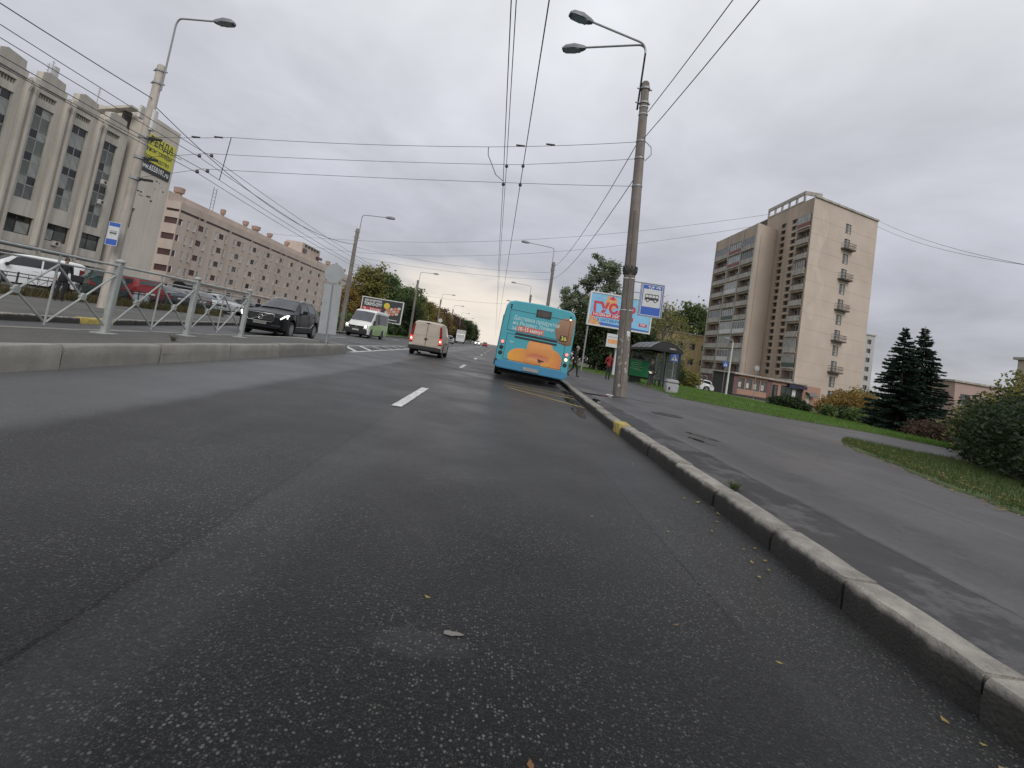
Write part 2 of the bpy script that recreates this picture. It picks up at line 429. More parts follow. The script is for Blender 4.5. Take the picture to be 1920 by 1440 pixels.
def marking(name, x0, x1, y0, y1, parent, m, z=.008, dx=0.0, rough_end=True):
    mb = MB(); n = max(2, int((y1 - y0) / .25)); n = min(n, 16)
    P = []
    for i in range(n + 1):
        t = i / n; y = y0 + (y1 - y0) * t; s = dx * t; j = rnd.uniform(-.006, .006)
        P.append([(x0 + s + j, y, z), (x1 + s + j, y, z)])
    mb.grid(P, m)
    return mb.build(name, None, parent)
ydash = 7.34
k = 0
while ydash < 190:
    xc = -1.28 + .006 * (ydash - 7)
    marking('lane_dash', xc - .075, xc + .075, ydash, ydash + 3.05, road, M_PAINT)
    ydash += 12.1 + (.3 if k == 0 else 0); k += 1
for i in range(7):
    y = 36 + i * 11
    marking('lane_dash', -4.9, -4.77, y, y + 3, road, M_PAINT)
for i in range(10):
    marking('lane_dash', -9.9, -9.77, 30 + i * 9, 33 + i * 9, opposite_road, M_PAINT, z=.012)
# tip of the median: solid lines and hatching
marking('edge_line', -6.72, -6.6, 18.2, 36, road, M_PAINT, dx=.35)
marking('edge_line', -5.28, -5.13, 18.4, 36, road, M_PAINT, dx=-.1)
for i in range(6):
    mb = MB(); y = 19.2 + i * 2.3
    mb.poly([(-6.5, y + 2.6, .009), (-6.5, y + 3.05, .009), (-5.32, y + .45, .009), (-5.32, y, .009)], M_PAINT_OLD if i > 1 else M_PAINT)
    mb.build('hatch_bar', None, road)
marking('edge_line', -8.72, -8.58, -5, 17.5, opposite_road, M_PAINT, z=.012)
# worn yellow zigzag of the bus stop
for (xa, ya, xb, yb) in ((.55, 13.9, 2.3, 11.6), (.45, 14.6, 2.45, 13.6), (.5, 15.6, 2.5, 14.4)):
    mb = MB(); d = Vector((yb - ya, xa - xb, 0)).normalized() * .05
    mb.grid([[(xa + (xb - xa) * t + d.x * s, ya + (yb - ya) * t + d.y * s, .008) for s in (-1, 1)] for t in np.linspace(0, 1, 6)], M_PAINT_Y)
    mb.build('stop_marking', None, road)
# patch of pale spilled material on the lane
def blob(name, cx, cy, rx, ry, z, m, parent=None, n=26, seed=1, rot=0, rough=.35):
    r_ = random.Random(seed); mb = MB()
    ph = [r_.uniform(0, 6.28) for _ in range(6)]
    pts = []
    for i in range(n):
        a = 2 * math.pi * i / n
        k = 1 + rough * (.5 * math.sin(2 * a + ph[0]) + .35 * math.sin(3 * a + ph[1]) + .3 * math.sin(5 * a + ph[2]) + .2 * math.sin(9 * a + ph[3]))
        x, y = rx * k * math.cos(a), ry * k * math.sin(a)
        pts.append((cx + x * math.cos(rot) - y * math.sin(rot), cy + x * math.sin(rot) + y * math.cos(rot), z if not callable(z) else z(cx, cy)))
    mb.poly(pts, m)
    return mb.build(name, None, parent, fix=False)
M_STAIN = mat('pale_stain', (.085, .083, .078), .7, 0, .4, 30)
lp_ = blob('litter_paper', .02, 1.98, .034, .018, .006, mat('litter_paper', (.17, .155, .135), .8), None, seed=4, n=12); tag(lp_, 'small pale flattened scrap lying in the middle of the near lane', 'litter')
# ---- kerbs: every stone its own block
M_KERB = mat('kerb_concrete', (.27, .25, .22), .85, 0, .28, 7, bump=.5, bscale=60, rand=.13, streak=.3, streak_scale=3)
M_KERB_L = mat('median_kerb_concrete', (.235, .225, .20), .85, 0, .2, 3, bump=.4, bscale=50, rand=.1, streak=.12, streak_scale=2)
M_KERB_Y = mat('kerb_yellow', (.42, .33, .09), .7, 0, .4, 9, bump=.4, bscale=50)
def grimy(m, zcut, gain):
    """road grime splashed up the road face of a kerb stone, with a ragged upper edge"""
    n = m.node_tree.nodes; l = m.node_tree.links; p = n['Principled BSDF']
    src = p.inputs['Base Color'].links[0].from_socket
    tc = n.new('ShaderNodeTexCoord'); sp = n.new('ShaderNodeSeparateXYZ'); l.new(tc.outputs['Object'], sp.inputs[0])
    ns = n.new('ShaderNodeTexNoise'); ns.inputs['Scale'].default_value = 7; ns.inputs['Detail'].default_value = 6; l.new(tc.outputs['Object'], ns.inputs['Vector'])
    a = n.new('ShaderNodeMath'); a.operation = 'MULTIPLY_ADD'; a.inputs[1].default_value = .05; l.new(ns.outputs[0], a.inputs[0]); l.new(sp.outputs[2], a.inputs[2])
    mr = n.new('ShaderNodeMapRange'); mr.inputs[1].default_value = zcut + .02; mr.inputs[2].default_value = zcut + .05; mr.inputs[3].default_value = gain; mr.inputs[4].default_value = 1
    l.new(a.outputs[0], mr.inputs[0])
    s = n.new('ShaderNodeVectorMath'); s.operation = 'SCALE'; l.new(src, s.inputs[0]); l.new(mr.outputs[0], s.inputs['Scale']); l.new(s.outputs[0], p.inputs['Base Color'])
grimy(M_KERB, .128, .14)
def stone_mesh(L, W, H, seed, bev=.018, drop=.15):
    """one kerb block along +Y, road face at x=0, top at z=H, slightly knocked about"""
    r_ = random.Random(seed); mb = MB(); n = 5
    cs = []
    for i in range(n + 1):
        y = L * i / n; e = 1 if i in (0, n) else 0
        d = lambda a: r_.uniform(-a, a)
        ch = bev * r_.uniform(.8, 1.5)
        if e and r_.random() < .45: ch *= r_.uniform(1.6, 2.6)
        cs.append([(0 + d(.004), y, -drop), (d(.006), y, H * .5), (.004 + d(.006), y, H - ch), (ch + d(.006), y, H + d(.004)), (W - .01 + d(.008), y, H + d(.004)), (W, y, H - .02), (W, y, -drop)])
    mb.grid(cs)
    mb.f.append(tuple(range(7))); mb.m.append(0)
    b = 7 * n; mb.f.append(tuple(range(b, b + 7))[::-1]); mb.m.append(0)
    me = mb.mesh('kerbstone', None, smooth=50)
    bm = bmesh.new(); bm.from_mesh(me)
    ends = [e for e in bm.edges if all(v.co.z > -.1 for v in e.verts) and (all(abs(v.co.y) < 1e-4 for v in e.verts) or all(abs(v.co.y - L) < 1e-4 for v in e.verts))]
    bmesh.ops.bevel(bm, geom=ends, offset=.022, segments=2, affect='EDGES', clamp_overlap=True)
    bm.to_mesh(me); bm.free()
    me.polygons.foreach_set('use_smooth', [True] * len(me.polygons)); me.set_sharp_from_angle(angle=R(55))
    return me
def kerb_line(name, pts, W, H, L, m, seed, flip=False, ylimit=999, gap=.02, breaks=None, yellow=(), my=None):
    root = link(name, None); root['kind'] = 'structure'
    variants = {}
    P = [Vector((x, y, 0)) for x, y in pts]
    cum = [0]
    for a, b in zip(P, P[1:]): cum.append(cum[-1] + (b - a).length)
    def at(s):
        for i in range(len(P) - 1):
            if s <= cum[i + 1] or i == len(P) - 2:
                t = (s - cum[i]) / (cum[i + 1] - cum[i]); return P[i].lerp(P[i + 1], t)
    r_ = random.Random(seed); s = 0; i = 0
    while s < cum[-1] - .3:
        y = at(s).y
        if breaks and i < len(breaks): Ls = breaks[i]
        else: Ls = (L if y < 30 else (L * 2 if y < 70 else L * 6)) * (r_.uniform(.94, 1.05) if y < 30 else 1)
        Ls = min(Ls, cum[-1] - s)
        a, b = at(s), at(s + Ls)
        isy = any(y0 <= y < y1 for y0, y1 in yellow)
        key = (round(Ls, 1), i % 3, isy)
        if key not in variants:
            me = stone_mesh(round(Ls, 1) - gap, W, H, seed * 50 + len(variants)); me.materials.append(my if isy else m); variants[key] = me
        d = (b - a); ang = math.atan2(-d.x, d.y)
        o = link('kerbstone', variants[key], root)
        o.location = (a.x + r_.uniform(-.008, .008), a.y, r_.uniform(-.010, .008)); o.rotation_euler = (r_.uniform(-.007, .007), r_.uniform(-.03, .02), ang + r_.uniform(-.012, .012))
        if flip: o.scale = (-1, 1, 1)
        if isy: o['label'] = 'kerb stone painted yellow'
        o.scale[1] = Ls / round(Ls, 1)
        s += Ls; i += 1
    return root
KX = [(2.08, -4), (2.08, 2.6), (2.17, 4), (2.22, 6.6), (2.25, 8.6), (2.42, 13), (2.72, 17.5), (3.0, 23), (3.05, 60), (3.05, 240)]
kerb_line('kerb', KX, .20, .165, 1.0, M_KERB, 3, breaks=[1.0, 1.0, 1.0, 1.0, 1.02, .93, .8, .78, 1.0, 1.0, 1.0, 1.05, .55, .42, 1.0], yellow=[(8.05, 8.5)], my=M_KERB_Y)
kerb_line('median_kerb', [(-5.06, 1.4), (-5.08, 10), (-5.1, 17.6)], .2, .30, 1.8, M_KERB_L, 5, flip=True, breaks=[1.4, 1.5, 1.78, 1.78, 1.98, 2.22, 2.3, 1.2])
kerb_line('median_end_kerb', [(-5.14, 17.62), (-6.9, 17.66)], .2, .29, .9, M_KERB_L, 6, flip=True)
kerb_line('median_rear_kerb', [(-7.05, 1.4), (-7.0, 17.6)], .17, .26, 1.8, M_KERB_L, 8)
kerb_line('opposite_kerb', [(-9.75, -2), (-9.9, 8), (-10.1, 13.6), (-11.5, 19.5), (-12.6, 24), (-12.7, 40), (-12.7, 240)], .18, .15, 1.1, M_KERB, 9, flip=True, yellow=[(11.6, 12.6)], my=M_KERB_Y)
# median surface
g = MB(); ribbon(g, np.linspace(1, 17.55, 12), lambda y: -6.98, lambda y: -5.2, 5, lambda x, y: .25 + .012 * math.sin(3 * y + x * 5))
struct('median', g, M_PATH)
# footways
kx = pl([(y, x) for x, y in KX])
g = MB(); ribbon(g, list(np.linspace(-6, 12, 16)) + list(np.linspace(14, 60, 12)) + [100, 240], lambda y: kx(y) + .195, lambda y: 34 if y < 62 else 6, 24, lambda x, y: (.155 if x < 9 else gz(x, y) + .035) if x > 3.2 else .148 + .007 * (x - kx(y)))
pavement = struct('pavement', g, M_WALK)
ox = pl([(-2, -9.93), (8, -10.08), (13.6, -10.3), (19.5, -11.7), (24, -12.78), (40, -12.9), (240, -12.9)])
g = MB(); ribbon(g, [-12, -2, 5, 8, 11, 13.6, 16, 19.5, 24, 40, 60], lambda y: -17.0, ox, 3, lambda x, y: .135)
struct('opposite_pavement', g, M_PATH)
g = MB(); ribbon(g, [-20, 60, 230], lambda y: -100, lambda y: -17.0, 2, lambda x, y: .10)
struct('parking_lot', g, M_LOT)
# lawns
def skirt(g, ys, xl, s=1):
    """earth bank along the cut edge of a lawn"""
    g.grid([[(xl(y), y, gz(xl(y), y) + .07), (xl(y) - .035 * s, y, gz(xl(y), y) + .045), (xl(y) - .07 * s, y, gz(xl(y), y) - .05)] for y in ys])
VY = list(np.linspace(-6, 10.6, 60)) + list(np.linspace(10.8, 12.8, 8))
M_LAWN = mat('lawn_soil', (.06, .085, .028), .95, 0, .35, 1.2, bump=.5)
L1 = pl([(16.7, 16.1), (17.3, 15.2), (18.2, 14.2), (18.6, 11.2), (19.6, 9.4), (20.95, 8.0), (24, 8.6), (33, 9.7), (40, 8.2), (62, 6.6)])
g = MB(); ribbon(g, list(np.linspace(16.7, 34, 60)) + [40, 48, 55, 61], lambda y: L1(y) + .1 * math.sin(y * 5) + .12 * math.sin(y * 1.7), lambda y: 34 if y > 17.5 else 20, 20, lambda x, y: gz(x, y) + .07)
skirt(g, list(np.linspace(16.7, 34, 60)) + [40, 48, 55, 61], lambda y: L1(y) + .1 * math.sin(y * 5) + .12 * math.sin(y * 1.7))
lawn = struct('lawn', g, M_LAWN)
g = MB(); ribbon(g, [16.7, 40, 61, 80, 140], lambda y: 34 if y > 17 else 33.5, lambda y: 140, 10, lambda x, y: gz(x, y) + .06)
struct('lawn_beyond', g, M_LAWN)
g = MB(); ribbon(g, [61, 75, 100, 160, 240], lambda y: 6, lambda y: 34, 6, lambda x, y: gz(x, y) + .05)
struct('lawn_behind_stop', g, M_LAWN)
S_l = pl([(-6, 4.7), (2, 5.7), (5.6, 6.33), (7.33, 6.92), (8.33, 7.28), (11.6, 8.45), (12.8, 9.5)])
S_r = pl([(-6, 40), (10.6, 40), (10.8, 19), (11.4, 13), (12.1, 10.6), (12.8, 9.6)])
g = MB(); ribbon(g, VY, lambda y: S_l(y) + .05 * math.sin(y * 6) + .07 * math.sin(y * 2.3), S_r, 14, lambda x, y: gz(x, y) + .07)
skirt(g, VY, lambda y: S_l(y) + .05 * math.sin(y * 6) + .07 * math.sin(y * 2.3)); skirt(g, VY[-8:], S_r, -1)
struct('verge', g, M_LAWN)
g = MB(); ribbon(g, [50, 60, 100, 200, 300], lambda y: -40 if y > 60 else -17, lambda y: -12.95, 3, lambda x, y: .15)
struct('opposite_verge', g, M_LAWN)

def blades(n, samp, hmin, hmax, w, m, name, lean=.5):
    P = np.array([samp() for _ in range(n)], np.float32)
    h = rng.uniform(hmin, hmax, n); a = rng.uniform(0, 6.283, n)
    d = np.stack([np.cos(a), np.sin(a), np.zeros(n)], 1)
    b = rng.uniform(0, 6.283, n); L = np.stack([np.cos(b) * lean * h, np.sin(b) * lean * h, h], 1)
    v = np.stack([P - d * w, P + d * w, P + L], 1).reshape(-1, 3)
    q = np.arange(n * 3).reshape(-1, 3)
    o = link(name, np_mesh(name, v, q, m, 3)); o['kind'] = 'stuff'
    return o
M_GRASS = leaf_mat('grass_blade', [(.05, .10, .015), (.085, .165, .025), (.12, .22, .04), (.19, .25, .075)], .55)
M_GRASS_D = leaf_mat('dull_shaded_blade', [(.035, .05, .015), (.055, .085, .022), (.08, .12, .03), (.13, .12, .05)], .6)  # dull greens, with the hedge's shade on the verge put into the colour
def s_lawn():
    while True:
        y = 16.8 + 43 * rnd.random() ** 1.8; x = L1(y) + (33 - L1(y)) * rnd.random() ** 1.2
        if y < 17.4 and x > 19: continue
        if x < L1(y) + .1 * math.sin(y * 5) + .12 * math.sin(y * 1.7) + .5 * rnd.random() ** 2 - .08: continue
        return (x, y, gz(x, y) + .06)
tag(blades(95000, s_lawn, .04, .14, .011, M_GRASS, 'grass'), 'bright green mown lawn between the footway and the tower block')
def s_verge():
    while True:
        y = -1 + 13.8 * rnd.random(); x = S_l(y) + (14 - S_l(y)) * rnd.random() ** 1.5
        if x < S_r(y) and x > S_l(y) + .05 * math.sin(y * 6) + .07 * math.sin(y * 2.3) + .45 * rnd.random() ** 2 - .05: return (x, y, gz(x, y) + .06)
tag(blades(45000, s_verge, .04, .11, .007, M_GRASS_D, 'verge_grass'), 'dull green grass verge by the footway, coloured darker for the shade of the big hedge')
def s_left():
    y = 50 + 90 * rnd.random(); x = -12.95 - 9 * rnd.random(); return (x, y, .14)
tag(blades(9000, s_left, .1, .25, .04, M_GRASS, 'opposite_grass'), 'grass strip under the trees across the road')
# weeds along the parking fence
M_WEED = leaf_mat('weed_leaf', [(.035, .04, .015), (.08, .075, .03), (.13, .10, .05), (.06, .07, .02)], .7)
def s_weed():
    y = 4 + 27 * rnd.random(); x = -17.25 + rnd.gauss(0, .25); return (x, y, .1)
tag(blades(9000, s_weed, .15, .5, .02, M_WEED, 'weeds'), 'dry brown weeds growing along the low parking fence')
# fallen leaves: gathered by the kerb, the verge and a few on the road
M_FALLEN = leaf_mat('fallen_leaf', [(.30, .20, .05), (.42, .33, .10), (.22, .10, .04), (.45, .40, .22)], .7)
def fallen():
    pts = []
    for _ in range(800):
        y = rnd.uniform(.5, 12); x = S_l(y) + abs(rnd.gauss(0, .45)) - .25; pts.append((x, y, gz(x, y) + (.125 if x > S_l(y) + .1 else .05), rnd.uniform(.015, .034)))
    for _ in range(46):
        y = rnd.uniform(1.0, 12); x = kx(y) - abs(rnd.gauss(0, .14)) - .03; pts.append((x, y, .012, rnd.uniform(.012, .026)))
    for _ in range(34):
        y = 1.2 + 12 * rnd.random(); x = rnd.uniform(-4.5, 2); pts.append((x, y, .012, rnd.uniform(.008, .018)))
    for _ in range(60):
        y = rnd.uniform(1.5, 16); x = rnd.uniform(2.5, 7); pts.append((x, y, .165, rnd.uniform(.01, .022)))
    for _ in range(160):
        y = rnd.uniform(17, 32); x = L1(y) + rnd.uniform(-.3, 3); pts.append((x, y, gz(x, y) + .13, rnd.uniform(.02, .04)))
    v, q = [], []
    for (x, y, z, s) in pts:
        a = rnd.uniform(0, 6.28); b = len(v)
        for (dx, dy, dz) in ((-1, 0, .1), (-.1, -.55, 0), (1, 0, .3), (.1, .6, .1)):
            v.append((x + s * (dx * math.cos(a) - dy * math.sin(a)), y + s * (dx * math.sin(a) + dy * math.cos(a)), z + s * dz * rnd.uniform(0, 1.5)))
        q.append((b, b + 1, b + 2, b + 3))
    o = link('fallen_leaves', np_mesh('fallen_leaves', v, q, M_FALLEN)); o['kind'] = 'stuff'; o['label'] = 'scattered yellow and brown fallen leaves on kerb and verge'
fallen()
# tuft growing in a kerb joint, weed on the median
def tuft(x, y, z, n, h, m, label):
    r_ = random.Random(int(x * 100)); mb = MB()
    for _ in range(n):
        a = r_.uniform(0, 6.28); L = h * r_.uniform(.5, 1); w = .004; dx, dy = math.cos(a), math.sin(a); o = r_.uniform(0, .04)
        p0 = Vector((dx * o, dy * o, 0)); p1 = Vector((dx * (o + L * .35), dy * (o + L * .35), L * .7)); p2 = Vector((dx * (o + L * .9), dy * (o + L * .9), L * .75)); s = Vector((-dy, dx, 0)) * w
        mb.poly([p0 - s, p0 + s, p1 + s, p1 - s], m); mb.poly([p1 - s, p1 + s, p2], m)
    o = mb.build('grass_tuft', None, None, loc=(x, y, z), fix=False); tag(o, label, 'weed')
tuft(2.44, 4.66, .15, 46, .10, M_GRASS_D, 'small green grass tuft in the joint behind a kerb stone')
tuft(-5.75, 9.1, .25, 40, .16, M_WEED, 'dark dead weed on the median in front of the railing')
# standing water
M_WATER = mat('puddle_water', (.02, .02, .022), .03, 0, .1, 3, spec=.6)
for i, (x, y, rx, ry, rot) in enumerate(((3.72, 8.35, .09, .34, .45), (3.45, 7.75, .08, .30, .4), (3.3, 14.6, .55, .20, .1), (2.75, 12.4, .10, .55, -.1))):
    o = blob('puddle', x, y, rx, ry, .158, M_WATER, None, seed=20 + i, rot=rot, rough=.15); o['kind'] = 'structure'
M_WETROAD = mat('wet_gutter', (.018, .018, .019), .12, 0, .2, 4, spec=.6)
for i, (x, y, rx, ry) in enumerate(((2.25, 12.4, .13, 1.5), (2.05, 10.4, .1, .9), (2.5, 15.2, .13, 1.1))):
    o = blob('gutter_water', x - .08, y, rx, ry, .006, M_WETROAD, None, seed=40 + i, rot=-.06); o['kind'] = 'structure'
# manhole on the footway
mh = thing('manhole_cover', 'round iron manhole cover set in the footway beside the near lamp pole', 'manhole', (4.25, 11.55, .157))
M_IRON = mat('cast_iron', (.045, .043, .042), .5, .6, .3, 12, bump=.4)
mb = MB(); mb.lathe([(.36, 0), (.36, .008), (.33, .012), (.31, .004)], 28, M_IRON); mb.build('rim', None, mh)
mb = MB(); mb.lathe([(.305, .002), (.305, .010), (.25, .013), (.1, .012), (.09, .016), (.02, .016)], 28, M_IRON)
mb.build('lid', None, mh)
for (i, j) in [(a, b) for a in range(-2, 3) for b in range(-2, 3) if a * a + b * b < 7]:
    mb = MB(); mb.box(i * .1 - .03, i * .1 + .03, j * .1 - .03, j * .1 + .03, .010, .017, M_IRON); mb.build('stud', None, mh)

# ================================================================== BUILDINGS
M_CONC = mat('panel_concrete', (.51, .475, .42), .85, 0, .10, .5, bump=.15, bscale=8, streak=.2, streak_scale=1.0)
M_CONC2 = mat('tower_render', (.58, .53, .465), .85, 0, .07, .35, bump=.1, bscale=8, streak=.16, streak_scale=.5)
M_FRAME = mat('window_frame_grey', (.36, .36, .33), .6, 0, .1, 3)
M_FRAME_W = mat('window_frame_white', (.62, .61, .58), .5, 0, .08, 3)
M_FRAME_D = mat('window_frame_dark', (.04, .035, .03), .5, 0, .1, 3)
G_GREY = glass('glass_pale', (.27, .28, .265), .25, .35, .9)
G_DARK = glass('glass_dark', (.018, .02, .022), .08, .4, .9, .5)
G_GREEN = glass('glass_green', (.10, .12, .10), .2, .3, .5)
G_MID = glass('glass_mid', (.085, .09, .09), .1, .5, .7)
M_SLOT = mat('dark_slot', (.05, .045, .04), .9)

def wall_with_holes(mb, u0, u1, z0, z1, holes, place, m, depth):
    """wall in the (u, z) plane split into cells round rectangular holes; place(u, z, d) gives the point, d = depth behind the face"""
    us = sorted({u0, u1, *[h[0] for h in holes], *[h[1] for h in holes]}); zs = sorted({z0, z1, *[h[2] for h in holes], *[h[3] for h in holes]})
    us = [u for u in us if u0 <= u <= u1]; zs = [z for z in zs if z0 <= z <= z1]
    H = np.zeros((len(us) - 1, len(zs) - 1), bool)
    for (a, b, c, d) in holes:
        for i in range(len(us) - 1):
            for j in range(len(zs) - 1):
                if a - 1e-6 <= us[i] and us[i + 1] <= b + 1e-6 and c - 1e-6 <= zs[j] and zs[j + 1] <= d + 1e-6: H[i, j] = True
    for j in range(len(zs) - 1):
        i = 0
        while i < len(us) - 1:
            if H[i, j]: i += 1; continue
            k = i
            while k + 1 < len(us) - 1 and not H[k + 1, j]: k += 1
            mb.poly([place(us[i], zs[j], 0), place(us[k + 1], zs[j], 0), place(us[k + 1], zs[j + 1], 0), place(us[i], zs[j + 1], 0)], m)
            i = k + 1
    for (a, b, c, d) in holes:
        for (p, q) in (((a, c), (b, c)), ((b, c), (b, d)), ((b, d), (a, d)), ((a, d), (a, c))):
            mb.poly([place(*p, 0), place(*q, 0), place(*q, depth), place(*p, depth)], m)

# ------------------------------------------------ concrete office block across the road, facade on the plane x = FX facing +x
FX = -48.0
office = thing('office_building', 'beige concrete office block with tall fins and window strips across the road', 'building', (FX, 52, .1))
def OP(u, z, d=0): return (-d, u - 52, z - .1)     # local point; u = world y
BAY, NB = 4.22, 9
fins = [59.45 - BAY * i for i in range(NB + 1)]
mb = MB(); holes = []; cells = []
for i in range(NB):
    b, a = fins[i] - .45, fins[i + 1] + .45; c = (a + b) / 2
    wz0 = 7.8 if i != 0 else 7.0
    holes.append((c - .98, c + .98, wz0, 17.0)); holes.append((c - .95, c + .95, 17.75, 18.3)); holes.append((a + .12, b - .12, 4.35, 6.15)); holes.append((a + .05, b - .05, .1, 2.45))
    cells.append((i, a, b, c, wz0))
wall_with_holes(mb, fins[-1], fins[0], .1, 19.0, holes, OP, M_CONC, .45)
mb.poly([OP(fins[-1], 19, 0), OP(fins[0], 19, 0), OP(fins[0], 19, 14), OP(fins[-1], 19, 14)], M_CONC)
mb.poly([OP(fins[-1], .1, 0), OP(fins[-1], 19, 0), OP(fins[-1], 19, 14), OP(fins[-1], .1, 14)], M_CONC)
mb.build('wall', None, office)
mbf = {}
def fin_mesh():
    m = MB()
    # a pair of ribs flaring out under the parapet
    for s in (-1, 1):
        prof = [(.0, 2.6), (.5, 2.6), (.5, 17.6), (.62, 18.1), (.62, 18.7), (.0, 18.8)]
        m.prism([(p, z) for p, z in prof], s * .34 - .11, s * .34 + .11, 'y', M_CONC)
    m.box(-.02, .22, -.228, .228, 2.6, 17.8, M_CONC)
    m.box(-.02, .55, -.45, .45, .0, 2.6, M_CONC)
    return m.mesh('pilaster', None)
fm = fin_mesh()
for i, y in enumerate(fins[1:]):
    link('pilaster', fm, office, (0, y - 52, 0))
# notched parapet blocks
def par_mesh():
    m = MB(); m.prism([(-1.7, 18.9), (-1.7, 19.35), (-1.2, 19.4), (-1.15, 20.3), (-.5, 20.6), (1.35, 20.35), (1.4, 19.6), (1.75, 19.5), (1.75, 18.9)], -.55, .12, 'x', M_CONC); return m.mesh('parapet_block', None)
pm = par_mesh()
for (i, a, b, c, w) in cells: link('parapet_block', pm, office, (0, c - 52, -.1))
def win_strip(z0):
    """frame of one tall window strip, panes listed as (y0,y1,z0,z1,kind)"""
    f = MB(); panes = []; top = 17.0; nfl = 4; h = (top - z0) / nfl
    f.box(-.34, -.26, -.98, .98, z0, top, M_FRAME)
    for k in range(nfl):
        zb = z0 + h * k; ztp = zb + h
        lo = zb + h * .62
        for (a, b) in ((-.88, -.04), (.04, .88)): panes.append((a, b, zb + .06, lo - .06, 'tall'))
        for (a, b) in ((-.9, -.05), (.05, .9)): panes.append((a, b, lo + .06, ztp - .06, 'vent'))
        f.box(-.26, -.18, -.98, .98, lo - .05, lo + .05, M_FRAME); f.box(-.26, -.18, -.98, .98, zb, zb + .05, M_FRAME)
    f.box(-.26, -.18, -.04, .04, z0, top, M_FRAME); f.box(-.26, -.18, -.98, -.9, z0, top, M_FRAME); f.box(-.26, -.18, .9, .98, z0, top, M_FRAME)
    return f, panes
pane_cache = {}
def pane(parent, w, h, m, loc, thick=.03, name='pane', axis='x'):
    key = (round(w, 3), round(h, 3), m.name, axis)
    if key not in pane_cache:
        q = MB()
        if axis == 'x': q.box(-thick, 0, -w / 2, w / 2, -h / 2, h / 2, m)
        else: q.box(-w / 2, w / 2, 0, thick, -h / 2, h / 2, m)
        pane_cache[key] = q.mesh(name, None, fix=False)
    return link(name, pane_cache[key], parent, loc)
fr_cache = {}
for (i, a, b, c, wz0) in cells:
    if wz0 not in fr_cache: f, ps = win_strip(wz0); fr_cache[wz0] = (f.mesh('window', None, fix=False), ps)
    me, ps = fr_cache[wz0]
    w = link('window', me, office, (0, c - 52, -.1)); w['label'] = 'tall window strip with pale panes and dark vents'
    for (y0, y1, z0, z1, kind) in ps:
        m = (G_DARK if rnd.random() < .85 else G_GREY) if kind == 'vent' else rnd.choice((G_GREY, G_GREY, G_GREY, G_MID, G_GREEN))
        if i == 0 and kind == 'tall': m = rnd.choice((G_GREEN, G_MID))
        pane(w, y1 - y0, z1 - z0, m, (-.2, (y0 + y1) / 2, (z0 + z1) / 2))
    # grille under the parapet
    q = MB(); q.box(-.4, -.3, -.95, .95, 17.75, 18.3, mat('grille_grey', (.22, .20, .18), .8))
    for s in range(7): q.box(-.3, -.2, -.9 + s * .28, -.82 + s * .28, 17.78, 18.27, M_CONC)
    link('vent_grille', q.mesh('vent_grille', None, fix=False), office, (0, c - 52, -.1))
    # first-floor window
    q = MB(); wd = (b - a) / 2 - .12
    q.box(-.36, -.3, -wd, wd, 4.35, 6.15, M_FRAME_D)
    for yy in (-wd, -.05, wd - .1): q.box(-.3, -.2, yy, yy + .1, 4.35, 6.15, M_FRAME_D)
    q.box(-.3, -.2, -wd, wd, 5.55, 5.65, M_FRAME_D); q.box(-.3, -.2, -wd, wd, 4.35, 4.42, M_FRAME_D); q.box(-.3, -.2, -wd, wd, 6.05, 6.15, M_FRAME_D)
    w = link('window', q.mesh('window', None, fix=False), office, (0, c - 52, -.1)); w['label'] = 'wide dark first floor window'
    for (p0, p1) in ((-wd + .1, -.05), (.05, wd - .1)):
        pane(w, p1 - p0, 1.1, rnd.choice((G_MID, G_MID, G_GREY)), (-.24, (p0 + p1) / 2, 4.985)); pane(w, p1 - p0, .4, G_DARK, (-.24, (p0 + p1) / 2, 5.85))
    # shop front
    q = MB(); wd = (b - a) / 2 - .06
    q.box(-.40, -.34, -wd, wd, .1, 2.44, M_FRAME_D)
    for yy in (-wd, -wd / 3, wd / 3, wd - .07): q.box(-.34, -.26, yy, yy + .07, .1, 2.44, M_FRAME)
    w = link('window', q.mesh('window', None, fix=False), office, (0, c - 52, -.1)); w['label'] = 'ground floor shop window'
    for j in range(3): pane(w, wd * 2 / 3 - .09, 2.1, G_GREEN, (-.3, -wd + wd / 3 + j * 2 * wd / 3 + .03, 1.2))
    q = MB(); q.box(-.05, .9, -(b - a) / 2 + .02, (b - a) / 2 - .02, 2.52, 2.95, M_CONC); q.box(-.04, .93, -(b - a) / 2 + .02, (b - a) / 2 - .02, 3.3, 3.4, M_SLOT)
    link('canopy', q.mesh('canopy', None), office, (0, c - 52, -.1))
for (y, z) in ((53.2, 4.1), (56.9, 12.2), (57.1, 9.9)):
    q = MB(); q.box(.02, .32, -.35, .35, -.25, .25, mat('ac_white', (.5, .48, .44), .6)); q.prism([(.18 * math.cos(t), .18 * math.sin(t)) for t in np.linspace(0, 6.28, 13)[:-1]], .32, .335, 'x', M_FRAME_D)
    q.build('air_conditioner', None, office, loc=(.4 if z > 5 else 0, y - 52, z))
for y in (fins[2] + .75, fins[4] + .75):
    q = MB(); q.tube([(.08, y - 52, 18.6), (.08, y - 52, 3.4)], .07, 6, M_FRAME_D); q.build('downpipe', None, office)
# roof clutter
q = MB()
for (y, h) in ((50.2, 1.8), (50.6, 2.3), (56.5, 2.6)):
    q.tube([(-2, y - 52, 18.8), (-2, y - 52, 20.4 + h)], .04, 5, M_FRAME)
    for k in range(4): q.tube([(-2, y - 52 - .25, 20.4 + h - .2 - .3 * k), (-2, y - 52 + .25, 20.4 + h - .2 - .3 * k)], .02, 4, M_FRAME)
q.build('antenna', None, office)
q = MB(); q.box(-2.3, -2.0, -1.1, -.6, 20.4, 22.3, mat('antenna_panel', (.5, .5, .5), .5)); q.build('antenna_panel', None, office)
